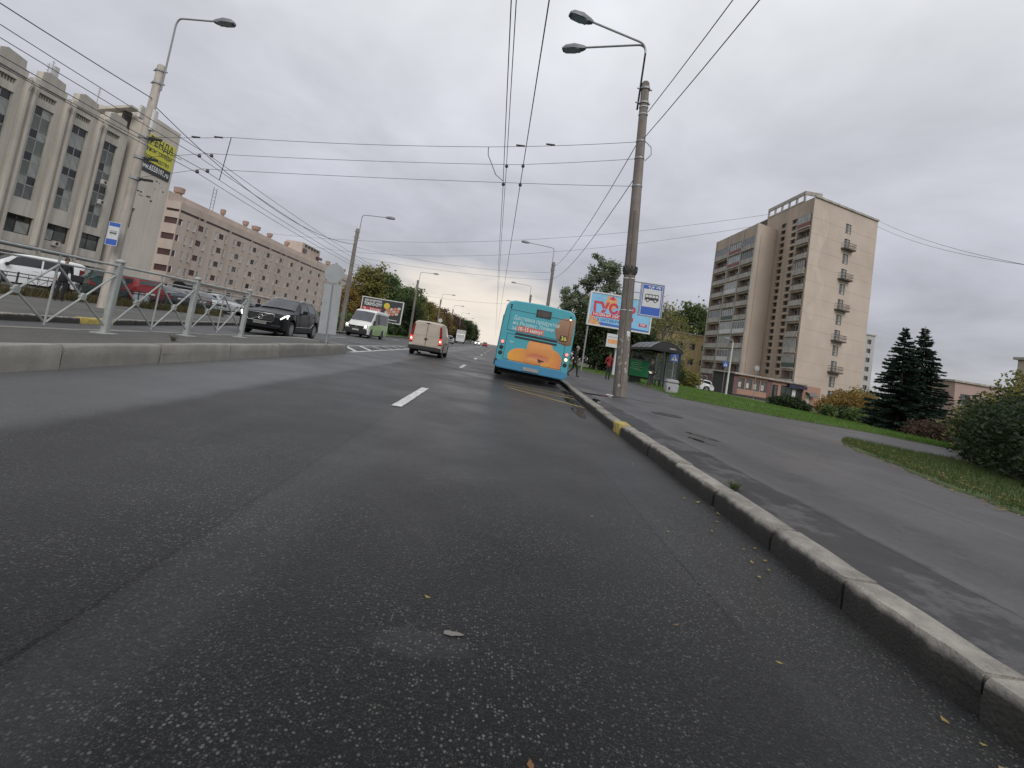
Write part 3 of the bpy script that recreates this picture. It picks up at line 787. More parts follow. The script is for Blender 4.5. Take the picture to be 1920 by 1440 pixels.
# the blank stair tower at its end
tw = MB()
ty0, ty1, tz = 59.5, 66.7, 22.5
hl = [(61.0, 61.75, 8.0, 10.6)]
wall_with_holes(tw, ty0 + .9, ty1, .1, tz, hl, lambda u, z, d=0: (1.0 - d, u - 52, z - .1), M_CONC2, .3)
tw.box(-9, .99, ty0 + .905 - 52, ty0 + .9 - 52 + .3, 0, tz - .1, M_CONC2); tw.box(-9, 1.0 - .01, ty1 - .3 - 52, ty1 - 52 - .004, 0, tz - .1, M_CONC2); tw.box(-9, .99, ty0 + .9 - 52, ty1 - 52 - .01, tz - .3, tz - .12, M_CONC2)
tw.build('stair_tower', None, office)
q = MB(); q.box(-1.2, -.9, ty0 - .2 - 52, ty0 + .95 - 52, 0, 22.0, M_SLOT); q.build('recess_shade', None, office)  # dark panel: shade of the slot beside the tower, given by colour
q = MB(); q.prism([(-7, 20.6), (-1.0, 22.1), (-1.0, 22.4), (-7, 21.0)], -.6, .6, 'y', M_CONC); q.build('roof_beam', None, office, loc=(1.2, ty0 - 52 - .3, 0))
q = MB(); q.tube([(1.08, 60.2 - 52, 20.4), (1.08, 60.2 - 52, 6.6)], .05, 6, M_FRAME_D); q.build('downpipe', None, office)
w = MB(); w.box(.66, .72, 61.0 - 52, 61.75 - 52, 7.9, 10.5, M_FRAME); wo = w.build('window', None, office); pane(wo, .62, 2.3, G_MID, (.76, 61.375 - 52, 9.2))
q = MB()
for k in range(16): 
    yy = 60.6 + rnd.random() * 5.6; zz = rnd.choice((14.2, 14.6, 12.5)) + rnd.uniform(-.6, .4); q.box(1.0, 1.02, yy - 52, yy - 52 + rnd.uniform(.1, .5), zz, zz + rnd.uniform(.06, .2), M_SLOT)
q.build('chipped_render', None, office)

# hoarding on the tower
ban = thing('advertising_banner', 'yellow and black rental banner with a phone number on the concrete stair tower', 'banner', (FX + 1.02, 63.2, 15.55))
M_YEL = mat('banner_yellow', (.60, .58, .06), .6, 0, .06, 2); M_BLK = mat('banner_black', (.035, .035, .04), .6, 0, .1, 2); M_INK = mat('banner_ink', (.03, .03, .035), .6); M_WHT = mat('print_white', (.72, .72, .72), .6)
q = MB(); q.box(0, .06, -3.0, 3.0, 1.4, 4.75, M_YEL); q.build('yellow_field', None, ban)
q = MB(); q.box(0, .062, -3.0, 3.0, 0, 1.4, M_BLK); q.build('black_field', None, ban)
RY = (R(90), 0, R(90))
lettering('АРЕНДА', 1.45, M_INK, ban, (.066, .05, 4.0), RY, .02, width=5.3)
lettering('офисы  склады', .8, M_INK, ban, (.066, .1, 2.9), RY, .01, width=5.2)
lettering('производство', .8, M_INK, ban, (.066, 0, 1.95), RY, .01, width=4.9)
lettering('www.6550101.ru', 1.0, M_WHT, ban, (.068, 0, .72), RY, .02, width=5.5)

# ------------------------------------------------ long pink block
PX = -64.0
pink = thing('hostel_building', 'long pink six storey block with rows of small windows across the road', 'building', (PX, 95, .1))
M_PINK = mat('pink_render', (.50, .415, .36), .85, 0, .06, .3, bump=.1, streak=.12, streak_scale=.4)
M_PINK2 = mat('pink_render_deep', (.40, .30, .25), .85, 0, .08, .3)  # deeper render tone for piers, downpipes and ledge
M_MAROON = mat('maroon_glass', (.075, .035, .03), .35, 0, .3, 1.0)
LEN = 138.0
rows = [14.6, 11.5, 8.4, 5.3, 2.1]
hol = []; wins = []
gy = [7.6 * i + 7.4 for i in range(17)]
for r, zc in enumerate(rows):
    hol.append((.0, 1.5, zc - .6, zc + .6)); hol.append((3.0, 3.65, zc - .85, zc + .85)); wins.append((3.325, zc, .65, 1.7, 1))
    for yc in gy:
        for (d, w, h) in ((-2.05, .85, 1.75), (0, 1.7, 1.15), (2.0, .85, 1.75)):
            z = zc + (.25 if w > 1 else 0)
            hol.append((yc + d - w / 2, yc + d + w / 2, z - h / 2, z + h / 2)); wins.append((yc + d, z, w, h, 0 if w > 1 else 1))
hol.append((.0, LEN - 12, 16.45, 16.95))
mb = MB(); wall_with_holes(mb, 0, LEN, 0, 18.4, hol, lambda u, z, d=0: (-d, u, z), M_PINK, .12)
mb.poly([(0, 0, 18.4), (0, LEN, 18.4), (-16, LEN, 18.4), (-16, 0, 18.4)], M_PINK)
mb.poly([(0, LEN, 0), (0, LEN, 18.4), (-16, LEN, 18.4), (-16, LEN, 0)], M_PINK)
eh = [(-2.6, 0, zc - .6, zc + .6) for zc in rows] + [(-2.6, 0, 16.45, 16.95)]
wall_with_holes(mb, -16, 0, 0, 18.4, eh, lambda u, z, d=0: (u, d, z), M_PINK, .28)
mb.box(-16, -3.0, .3, LEN - .3, 18.38, 20.3, M_PINK)
mb.build('wall', None, pink)
q = MB()
for zc in rows: q.box(-2.6, -.25, .24, 1.5, zc - .6, zc + .6, M_MAROON)
q.build('corner_window', M_MAROON, pink)
q = MB(); q.box(-.3, -.24, 0, LEN - 12, 16.45, 16.95, M_MAROON); q.build('attic_band', None, pink)
for k in range(12):
    q = MB(); q.box(-.24, .02, 8 + 10 * k, 8.7 + 10 * k, 16.4, 17.0, M_PINK2)
    link('attic_pier', q.mesh('attic_pier', None, fix=False), pink)
wc = {}
for (yc, z, w, h, nar) in wins:
    m = rnd.choice((G_MID, G_GREY, G_DARK, G_MID)) if nar else rnd.choice((M_MAROON, M_MAROON, G_DARK, G_MID))
    key = (w, h, m.name)
    if key not in wc:
        f = MB(); f.box(-.30, -.26, -w / 2, w / 2, -h / 2, h / 2, m)
        fm_ = M_FRAME_W if nar else M_FRAME_D
        for (a, b, c, d) in ((-w / 2, -w / 2 + .09, -h / 2, h / 2), (w / 2 - .09, w / 2, -h / 2, h / 2), (-.04, .04, -h / 2, h / 2), (-w / 2, w / 2, -h / 2, -h / 2 + .08), (-w / 2, w / 2, h / 2 - .08, h / 2)): f.box(-.26, -.2, a, b, c, d, fm_)
        if nar: f.box(-.2, .06, -w / 2, w / 2, -h / 2 - .05, -h / 2, M_FRAME_W)
        wc[key] = f.mesh('window', None, fix=False)
    link('window', wc[key], pink, (.16, yc, z))
for yy in (6.2, 44.6, 82.6, 120.4):
    q = MB(); q.tube([(.1, yy, 18.3), (.1, yy, .1)], .07, 6, M_PINK2); q.build('downpipe', None, pink)
q = MB(); q.box(.0, 1.2, 4, 40, .0, .1, M_PINK2); q.box(0.01, .35, 1.5, 60, 3.6, 3.75, M_FRAME_W); q.build('ledge', None, pink)
M_VENT = mat('roof_vent_brick', (.33, .23, .19), .85, 0, .15, 1)
for (dy, w, h) in ((4.5, 1.5, 1.0), (20.5, .9, 1.0), (31, 1.1, .9), (36.5, 1.7, .9), (44.5, 1.2, .8), (56, 1.2, .9), (93, 1.4, 1.2), (112, 1.6, 1.2)):
    q = MB(); q.lathe([(w * .42, 20.0), (w * .42, 20.9), (w * .62, 20.95), (w * .68, 20.95 + h), (w * .3, 21.1 + h)], 10, M_VENT)
    q.build('roof_vent', None, pink, loc=(-4, dy, 0))
q = MB(); q.box(-9, -3.4, 66, 82, 20.29, 24.0, M_PINK)
for k in range(5): q.box(-3.42, -3.2, 68 + 2.6 * k, 69.6 + 2.6 * k, 23.0, 23.7, M_SLOT)
q.box(-3.42, -2.6, 79, 83, 20.8, 21.6, M_MAROON); q.box(-3.45, -3.1, 67, 69.5, 21.0, 22.2, M_MAROON)
q.build('roof_stair_house', None, pink)
q = MB()
for s in (0, 1.2): q.tube([(-3.2, 14 + s, 20.2), (-3.2, 14 + s, 25.5)], .05, 5, M_FRAME_D)
for k in range(6): q.tube([(-3.2, 14, 21 + .8 * k), (-3.2, 15.2, 21 + .8 * k)], .03, 4, M_FRAME_D)
q.build('roof_mast', None, pink)

# ------------------------------------------------ twelve storey tower
tower = thing('apartment_tower', 'beige twelve storey brick apartment tower with recessed balconies', 'tower block', (52.7, 85, -.85))
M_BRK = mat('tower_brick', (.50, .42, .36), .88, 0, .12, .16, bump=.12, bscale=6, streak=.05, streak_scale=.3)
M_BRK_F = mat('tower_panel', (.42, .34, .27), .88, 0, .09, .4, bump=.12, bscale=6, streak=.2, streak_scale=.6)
M_SLAB = mat('balcony_slab', (.40, .37, .33), .85, 0, .15, 1.2, streak=.25)
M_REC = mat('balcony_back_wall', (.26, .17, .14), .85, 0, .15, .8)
M_RAIL = mat('rail_dark', (.10, .085, .075), .6, .2)
TH = 37.6
ex, ey = 17.0, 6.6        # end wall runs from the corner to this local offset
el = math.hypot(ex, ey); eu = Vector((ex / el, ey / el, 0)); en = Vector((eu.y, -eu.x, 0))
FLH = 2.88
def fz(k): return 3.3 + FLH * k      # underside of balcony row k (k = 0 lowest)
# right block: front plane x=0 (faces -x) from y=0 to 10.2
mb = MB()
hol = []
for k in range(11): hol.append((.45, 4.15, fz(k) + .25, fz(k) + FLH - .25))
stair = []
for k in range(23):
    z = 34.0 - k * 1.32
    for (yc) in (5.45, 9.0):
        hol.append((yc - .8, yc + .8, z, z + .86)); stair.append((yc, z + .43))
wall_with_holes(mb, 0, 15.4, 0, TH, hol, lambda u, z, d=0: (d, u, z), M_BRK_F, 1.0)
eh = []; ew = []
for k in range(12):
    z = 1.2 + FLH * k + (.0 if k else .3)
    eh.append((9.1, 10.65, z + .2, z + 2.1)); ew.append((k, z))
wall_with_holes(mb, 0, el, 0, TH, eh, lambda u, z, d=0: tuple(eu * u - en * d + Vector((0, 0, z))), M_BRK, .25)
mb.poly([(0, 0, TH), tuple(eu * el + Vector((0, 0, TH))), (ex - 4, 24, TH), (0, 24, TH)], M_SLAB)
mb.poly([(ex, ey, 0), (ex, ey, TH), (ex - 4, 24, TH), (ex - 4, 24, 0)], M_BRK)
mb.build('wall', None, tower)
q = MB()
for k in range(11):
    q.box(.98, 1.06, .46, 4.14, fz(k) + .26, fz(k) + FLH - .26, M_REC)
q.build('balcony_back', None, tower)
q = MB(); q.prism([(0, 0), (el, 0)] and [(0, TH), (el, TH), (el, TH + .35), (0, TH + .35)], -.25, .12, 'y', M_SLAB, Matrix(((eu.x, -en.x, 0, 0), (eu.y, -en.y, 0, 0), (0, 0, 1, 0), (0, 0, 0, 1)))); q.build('parapet', None, tower)
# roof crown of open frames
q = MB()
q.box(-.06, .2, 3.0, 15.5, TH + .01, TH + .3, M_SLAB); q.box(-.06, .2, 3.0, 15.5, TH + 1.4, TH + 2.1, M_SLAB)
for i in range(6): q.box(-.06, .2, 3.0 + i * 2.42, 3.4 + i * 2.42, TH + .28, TH + 1.52, M_SLAB)
q.box(-.05, 3.2, 2.98, 3.3, TH + 1.4, TH + 2.1, M_SLAB); q.box(2.9, 3.2, 2.97, 3.29, TH + .02, TH + 1.41, M_SLAB)
q.build('roof_frame', None, tower)
# left block: front plane x=-4.9, from y=10.4 to 28.5
XB, YB0, YB1, LH = -4.9, 9.35, 27.6, 34.3
mb = MB(); hol = []; cols = ((9.75, 14.6), (15.2, 20.3), (20.9, 27.0))
for k in range(10):
    for (a, b) in cols: hol.append((a, b, fz(k) + .25, fz(k) + FLH - .25))
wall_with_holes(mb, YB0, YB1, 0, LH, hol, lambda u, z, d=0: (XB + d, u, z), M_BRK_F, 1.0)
mb.poly([(XB, YB0, 0), (XB, YB0, LH), (1, YB0 + 2.5, LH), (1, YB0 + 2.5, 0)], M_BRK)
mb.poly([(XB, YB0, LH), (XB, YB1, LH), (9, YB1, LH), (9, YB0 + 5.5, LH), (1, YB0 + 2.5, LH)], M_SLAB)
mb.poly([(XB, YB1, 0), (XB, YB1, LH), (9, YB1, LH), (9, YB1, 0)], M_BRK)
mb.build('wing_wall', None, tower)
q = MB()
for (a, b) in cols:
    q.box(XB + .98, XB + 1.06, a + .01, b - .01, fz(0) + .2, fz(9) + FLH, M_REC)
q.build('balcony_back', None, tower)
q = MB()
for yy in (9.52, 14.9, 20.6, 27.3): q.box(XB - .22, XB + .1, yy - .16, yy + .16, 3.0, LH - .05, M_SLAB)
q.build('pier', None, tower)
# balcony fronts, glazing and doors behind; each balcony one part with its windows as sub-parts
M_PANW = mat('balcony_panel_white', (.56, .56, .55), .6, 0, .1, 2); M_PANR = mat('balcony_panel_red', (.20, .07, .06), .6, 0, .1, 2); M_PANG = mat('balcony_panel_green', (.06, .09, .07), .6)
def balcony(x, a, b, k, kind, white=False):
    """kind: open, glazed, boxed"""
    z = fz(k); w = b - a
    q = MB(); q.box(x - .28, x + .95, a + .02, b - .02, z + .1, z + .34, M_SLAB)
    if kind == 'open':
        q.box(x - .2, x - .1, a + .02, b - .02, z + .34, z + 1.12, M_SLAB); q.box(x - .24, x - .06, a + .02, b - .02, z + 1.2, z + 1.28, M_RAIL)
        for i in range(5): q.box(x - .17, x - .13, a + .1 + i * (w - .24) / 4, a + .14 + i * (w - .24) / 4, z + 1.1, z + 1.22, M_RAIL)
    else:
        pm_ = M_PANW if white else rnd.choice((M_SLAB, M_SLAB, M_PANR, M_PANG))
        q.box(x - .2, x - .1, a + .02, b - .02, z + .34, z + 1.15, pm_)
    bo = q.build('balcony', None, tower, fix=False)
    if kind != 'open':
        f = MB(); fm_ = M_FRAME_W if white else rnd.choice((M_FRAME, M_FRAME_D, M_FRAME))
        n = rnd.choice((4, 5, 6))
        for i in range(n + 1): f.box(x - .18, x - .1, a + .04 + i * (w - .14) / n, a + .1 + i * (w - .14) / n, z + 1.15, z + FLH - .2, fm_)
        f.box(x - .18, x - .1, a + .04, b - .04, z + FLH - .3, z + FLH - .2, fm_)
        f.box(x - .14, x - .12, a + .05, b - .05, z + 1.15, z + FLH - .25, rnd.choice((G_MID, G_GREY, G_MID)))
        f.build('glazing', None, bo, fix=False)
    else:
        f = MB()
        for (c, ww, zz, hh) in ((a + w * .3, .8, z + .45, 2.0), (a + w * .62, 1.5, z + 1.05, 1.4)):
            f.box(x + .90, x + .98, c - ww / 2, c + ww / 2, zz, zz + hh, M_FRAME_W)
            for s in ((-1, 1) if ww > 1 else (0,)):
                hw = ww / 4 if ww > 1 else ww / 2
                f.box(x + .87, x + .9, c + s * ww / 4 - hw + .09, c + s * ww / 4 + hw - .07, zz + .1, zz + hh - .1, rnd.choice((G_DARK, G_MID)))
        f.build('window', None, bo, fix=False)
GL = {(0, 10), (0, 7), (0, 1), (0, 2)}
for k in range(11): balcony(0, .45, 4.15, k, 'glazed' if (0, k) in GL else 'open')
gl3 = {9, 8, 3, 1}; gl2 = {9, 8, 6, 4, 3, 2, 1}; gl1 = {4, 9}
for ci, (gset) in enumerate((gl3, gl2, gl1)):
    for k in range(10): balcony(XB, *cols[ci], k, 'glazed' if k in gset else 'open', white=(ci == 1 and k in (6, 3, 1)) or (ci == 0 and k == 3))
sw = MB(); sw.box(.35, .4, -.8, .8, -.43, .43, M_FRAME); sw.box(.3, .35, -.72, -.04, -.36, .36, G_MID); sw.box(.3, .35, .04, .72, -.36, .36, G_DARK)
swm = sw.mesh('stair_window', None, fix=False)
for (yc, z) in stair: link('stair_window', swm, tower, (0, yc, z))
M_JOINT = mat('panel_joint', (.40, .32, .265), .9)
M_REP = mat('repaired_brick', (.515, .435, .37), .9, 0, .12, .5)
for k in range(1, 12):
    q = MB(); z = 1.0 + FLH * k + 1.2; q.box(.02, el - .02, -.012, -.001, z - .03, z + .03, M_JOINT, Matrix(((eu.x, -en.x, 0, 0), (eu.y, -en.y, 0, 0), (0, 0, 1, 0), (0, 0, 0, 1)))); q.build('panel_joint', None, tower, fix=False)
    q = MB(); q.box(-.012, -.001, YB0 - 5.1, YB0 + 2.4, z - .03, z + .03, M_JOINT)
pts = []
r_ = random.Random(5)
for i in range(13): pts.append((3.2 + 1.0 * math.sin(i * .9) + r_.uniform(-.4, .4) + i * .06, 36 - i * 1.7))
q = MB(); q.prism(pts + [(x - r_.uniform(1.0, 2.6), z) for x, z in pts[::-1]], -.008, -.001, 'y', M_REP, Matrix(((eu.x, -en.x, 0, 0), (eu.y, -en.y, 0, 0), (0, 0, 1, 0), (0, 0, 0, 1)))); q.build('repaired_strip', None, tower, fix=False)
# end wall windows and small round-ended balconies on every other floor
MT = Matrix(((eu.x, -en.x, 0, 0), (eu.y, -en.y, 0, 0), (0, 0, 1, 0), (0, 0, 0, 1)))
wq = MB(); wq.box(9.1, 10.65, .18, .24, 0, 1.9, M_FRAME_D, MT); wq.box(9.2, 9.84, .12, .18, .1, 1.8, G_MID, MT); wq.box(9.92, 10.55, .12, .18, .1, 1.8, G_GREY, MT)
wqm = wq.mesh('window', None, fix=False)
bq = MB(); bq.prism([(8.3, 0), (11.6, 0), (11.3, -.95), (8.6, -.95)], -.22, 0, 'z', M_RAIL, MT)
pts = [(8.35, -.05), (8.63, -.9), (11.27, -.9), (11.55, -.05)]
for h in (.5, 1.0): bq.tube([MT @ Vector((a, b, h)) for a, b in pts], .035, 4, M_RAIL)
for i in range(13):
    t = i / 12; a = 8.63 + 2.64 * t; bq.tube([MT @ Vector((a, -.9, 0)), MT @ Vector((a, -.9, 1.0))], .022, 4, M_RAIL)
bqm = bq.mesh('balcony', None, fix=False)
for (k, z) in ew:
    link('window', wqm, tower, (0, 0, z + .2))
    if k in (10, 8, 6, 4, 2): link('balcony', bqm, tower, (0, 0, z + .15))['label'] = 'small railed balcony on the blank end wall'

# ------------------------------------------------ shop at the tower foot
shop = thing('corner_shop', 'single storey salmon shop with dark glazing at the foot of the apartment tower', 'shop', (39.6, 80.0, -.85))
M_SAL = mat('salmon_render', (.36, .215, .16), .85, 0, .08, .6); M_PUR = mat('plum_render', (.16, .09, .095), .85, 0, .1, .6); M_PLINTH = mat('dark_plinth', (.05, .045, .045), .85, 0, .2, 1)
sdv = Vector((15.6, 4.2, 0)).normalized(); sn = Vector((sdv.y, -sdv.x, 0))
MS = Matrix(((sdv.x, -sn.x, 0, 0), (sdv.y, -sn.y, 0, 0), (0, 0, 1, 0), (0, 0, 0, 1)))
q = MB(); sh = [(.9 + 1.55 * i, 2.25 + 1.55 * i, 1.35, 3.2) for i in range(4)] + [(8.0, 9.2, .5, 3.0), (9.8, 14.6, .9, 3.1)]
wall_with_holes(q, 0, 18.5, .5, 3.7, sh, lambda u, z, d=0: tuple(MS @ Vector((u, d, z))), M_SAL, .25)
q.poly([tuple(MS @ Vector(p)) for p in ((0, 0, .5), (0, 0, 3.7), (0, 5, 3.7), (0, 5, .5))], M_PLINTH)
q.build('wall', None, shop)
q = MB(); q.box(-.05, 18.55, -.06, 5, -.2, .5, M_PLINTH, MS); q.build('plinth', None, shop)
q = MB(); q.box(-.3, 14.9, -.5, 5.2, 3.72, 3.95, M_SLAB, MS); q.box(-.3, 14.9, -.46, 0, 3.6, 3.715, M_PUR, MS); q.build('roof', None, shop)
q = MB(); q.box(6.95, 7.9, -.05, 0, .6, 3.58, M_PUR, MS); q.box(.0, .85, -.05, 0, .6, 3.58, M_PUR, MS); q.build('pier', None, shop)
q = MB(); q.box(11.0, 14.8, -.65, -.12, 2.95, 3.5, mat('navy_awning', (.03, .03, .06), .7), MS); q.build('sign_fascia', None, shop)
for (a, b, z0, z1) in sh[:4]:
    f = MB(); f.box(a, b, .16, .2, z0, z1, M_FRAME, MS); f.box(a + .06, b - .06, .12, .16, z0 + .06, z1 - .06, G_MID, MS); f.box(a + .2, a + .75, .09, .12, z0 + .3, z1 - .7, mat('shop_poster', (.45, .42, .40), .7, 0, .5, 3), MS)
    f.build('window', None, shop, fix=False)
f = MB(); f.box(8.0, 9.2, .16, .2, .5, 3.0, M_FRAME_D, MS); f.box(8.1, 8.56, .12, .16, .6, 2.9, G_DARK, MS); f.box(8.64, 9.1, .12, .16, .6, 2.9, G_MID, MS); f.build('door', None, shop, fix=False)
for j in range(4):
    f = MB(); a = 9.8 + 1.2 * j; f.box(a, a + 1.18, .16, .2, .9, 3.1, M_FRAME_D, MS); f.box(a + .05, a + 1.13, .12, .16, .95, 3.05, glass('shop_glass', (.035, .045, .045)), MS)
    if j == 2: f.box(a + .2, a + .95, .08, .12, 1.15, 2.6, mat('shop_poster2', (.6, .6, .58), .7, 0, .3, 4), MS)
    f.build('window', None, shop, fix=False)
f = MB()
for i in range(9):
    t0 = math.pi * i / 18; t1 = math.pi * (i + 1) / 18
    f.grid([[tuple(MS @ Vector((x, -1.0 * math.sin(t), 1.95 + .7 * math.cos(t)))) for t in (t0, t1)] for x in (15.2, 17.0)], mat('awning_grey', (.12, .13, .12), .6))
f.build('awning', None, shop)
f = MB(); f.box(15.3, 16.1, -.02, .0, .5, 2.2, M_FRAME_W, MS); f.build('door', None, shop)
# plum painted ground floor of the wing with white windows
q = MB(); q.box(XB - .1, XB + .5, YB0 + .1, YB1 - .2, 0, 3.25, M_PUR)
q.build('plum_ground_floor', None, tower)
for yy in (16, 20, 24.2, 26.8):
    f = MB(); f.box(XB - .16, XB - .1, yy - .8, yy + .8, 1.0, 2.8, M_FRAME_W); f.box(XB - .19, XB - .16, yy - .7, yy - .05, 1.1, 2.7, G_MID); f.box(XB - .19, XB - .16, yy + .05, yy + .7, 1.1, 2.7, G_MID); f.build('window', None, tower, fix=False)

# ------------------------------------------------ lesser buildings
def block(name, label, cat, loc, w, d, h, m, rows, cols, roofm=None, ww=1.3, wh=1.5, rot=0, z0=1.2):
    """plain block, front at local y=0 facing -y"""
    t = thing(name, label, cat, loc, rot)
    hol = []; ws = []
    for r in range(rows):
        for c in range(cols):
            x = -w / 2 + (c + .5) * w / cols; z = z0 + r * (h - 1.2) / rows
            hol.append((x - ww / 2, x + ww / 2, z, z + wh)); ws.append((x, z + wh / 2))
    q = MB(); wall_with_holes(q, -w / 2, w / 2, 0, h, hol, lambda u, z, dd=0: (u, dd, z), m, .2)
    side = [(1 + 3.0 * c, 1 + 3.0 * c + ww, z0 + r * (h - 1.2) / rows, z0 + r * (h - 1.2) / rows + wh) for r in range(rows) for c in range(int(d / 3.2))]
    wall_with_holes(q, 0, d, 0, h, side, lambda u, z, dd=0: (-w / 2 + dd, u, z), m, .2)
    q.poly([(w / 2, 0, 0), (w / 2, 0, h), (w / 2, d, h), (w / 2, d, 0)], m); q.poly([(-w / 2, 0, h), (w / 2, 0, h), (w / 2, d, h), (-w / 2, d, h)], m); q.poly([(-w / 2, d, 0), (w / 2, d, 0), (w / 2, d, h), (-w / 2, d, h)], m)
    q.build('wall', None, t)
    q = MB(); q.box(-w / 2 - .3, w / 2 + .3, -.3, d + .3, h + .003, h + .3, roofm or M_SLAB); q.build('roof', None, t)
    f = MB(); f.box(-ww / 2, ww / 2, .14, .2, -wh / 2, wh / 2, M_FRAME_W); f.box(-ww / 2 + .08, -.04, .1, .14, -wh / 2 + .08, wh / 2 - .08, G_MID); f.box(.04, ww / 2 - .08, .1, .14, -wh / 2 + .08, wh / 2 - .08, G_DARK)
    fme = f.mesh('window', None, fix=False)
    for (x, z) in ws: link('window', fme, t, (x, 0, z))
    for (a, b, c, e) in side: link('window', fme, t, (-w / 2, (a + b) / 2, (c + e) / 2), (0, 0, R(-90)))
    return t
yb = block('apartment_house', 'low yellow house with a small balcony seen beyond the bus shelter', 'house', (46.6, 120, -.9), 12, 12, 12.3, mat('yellow_render', (.44, .34, .18), .85, 0, .12, .4, streak=.2), 3, 4, ww=1.5, wh=1.6)
q = MB(); q.box(-1.6, 1.6, -1.1, 0, 4.6, 4.8, M_SLAB); q.box(-1.6, 1.6, -1.1, -1.02, 4.8, 5.7, M_RAIL)
for i in range(6): q.box(-1.6 + .62 * i, -1.5 + .62 * i, -1.1, -1.03, 5.7, 7.0, M_FRAME_W)
q.box(-1.6, 1.6, -1.1, -1.0, 6.95, 7.1, M_FRAME_W); q.build('balcony', None, yb, loc=(-2, 0, 0))
block('pale_tower', 'pale distant high block showing past the right edge of the brick tower', 'tower block', (112, 150, -1), 10, 14, 24.0, mat('pale_panel', (.42, .40, .39), .85, 0, .08, .3), 8, 3)
block('pink_house', 'small pink house with a dark window between the spruces and the big hedge', 'house', (78, 74, -1), 14, 10, 8.0, mat('dusty_pink', (.40, .29, .26), .85, 0, .08, .4), 2, 4, ww=1.6, wh=1.7)
bb = block('beige_house', 'beige flat roofed house rising behind the yellow shrub', 'house', (69, 42, -1), 16, 14, 10.3, mat('beige_panel', (.42, .36, .29), .85, 0, .08, .4), 3, 5)
q = MB(); q.tube([(0, 3, 10.3), (0, 3, 13)], .05, 5, M_FRAME_D)
for k in range(3): q.tube([(-1.2, 3, 12.2 + .35 * k), (1.2, 3, 12.2 + .35 * k)], .03, 4, M_FRAME_D)
q.build('antenna', None, bb, loc=(-6.5, 0, 0))

# ================================================================== VEHICLES
M_TYRE = mat('tyre', (.018, .018, .018), .85, 0, .2, 20); M_RIM = mat('alloy', (.45, .45, .46), .35, .8, .1, 8); M_RIMD = mat('steel_rim', (.12, .12, .12), .5, .5, .2, 8)
M_TRIM = mat('black_trim', (.02, .02, .02), .5, 0, .15, 6); M_UNDER = mat('underbody', (.01, .01, .01), .9)
M_CHROME = mat('chrome', (.6, .6, .6), .2, 1, .05, 4); M_PLATE = mat('number_plate', (.42, .42, .40), .5, 0, .08, 6)
G_CAR = glass('car_glass', (.022, .025, .027), .04, .3, 1.5, .6); G_WS = glass('windscreen', (.06, .066, .075), .08, .3, 1.0, .6)
E_HEAD = emis('headlight_lit', (1, .96, .88), 3.0); E_TAIL = emis('tail_light_lit', (1, .05, .03), 1.6); E_TAILC = emis('tail_light_core', (1, .75, .6), 3.0)
M_TAILOFF = mat('tail_lens', (.20, .015, .015), .25, 0, .1, 6); M_LENS = mat('headlamp_lens', (.35, .37, .38), .15, 0, .1, 6); M_AMBER = mat('amber_lens', (.4, .16, .03), .25)
def paint(name, col, rough=.3, coat=.5, var=.05): return mat('paint_' + name, col, rough, 0, var, 2, coat=coat)

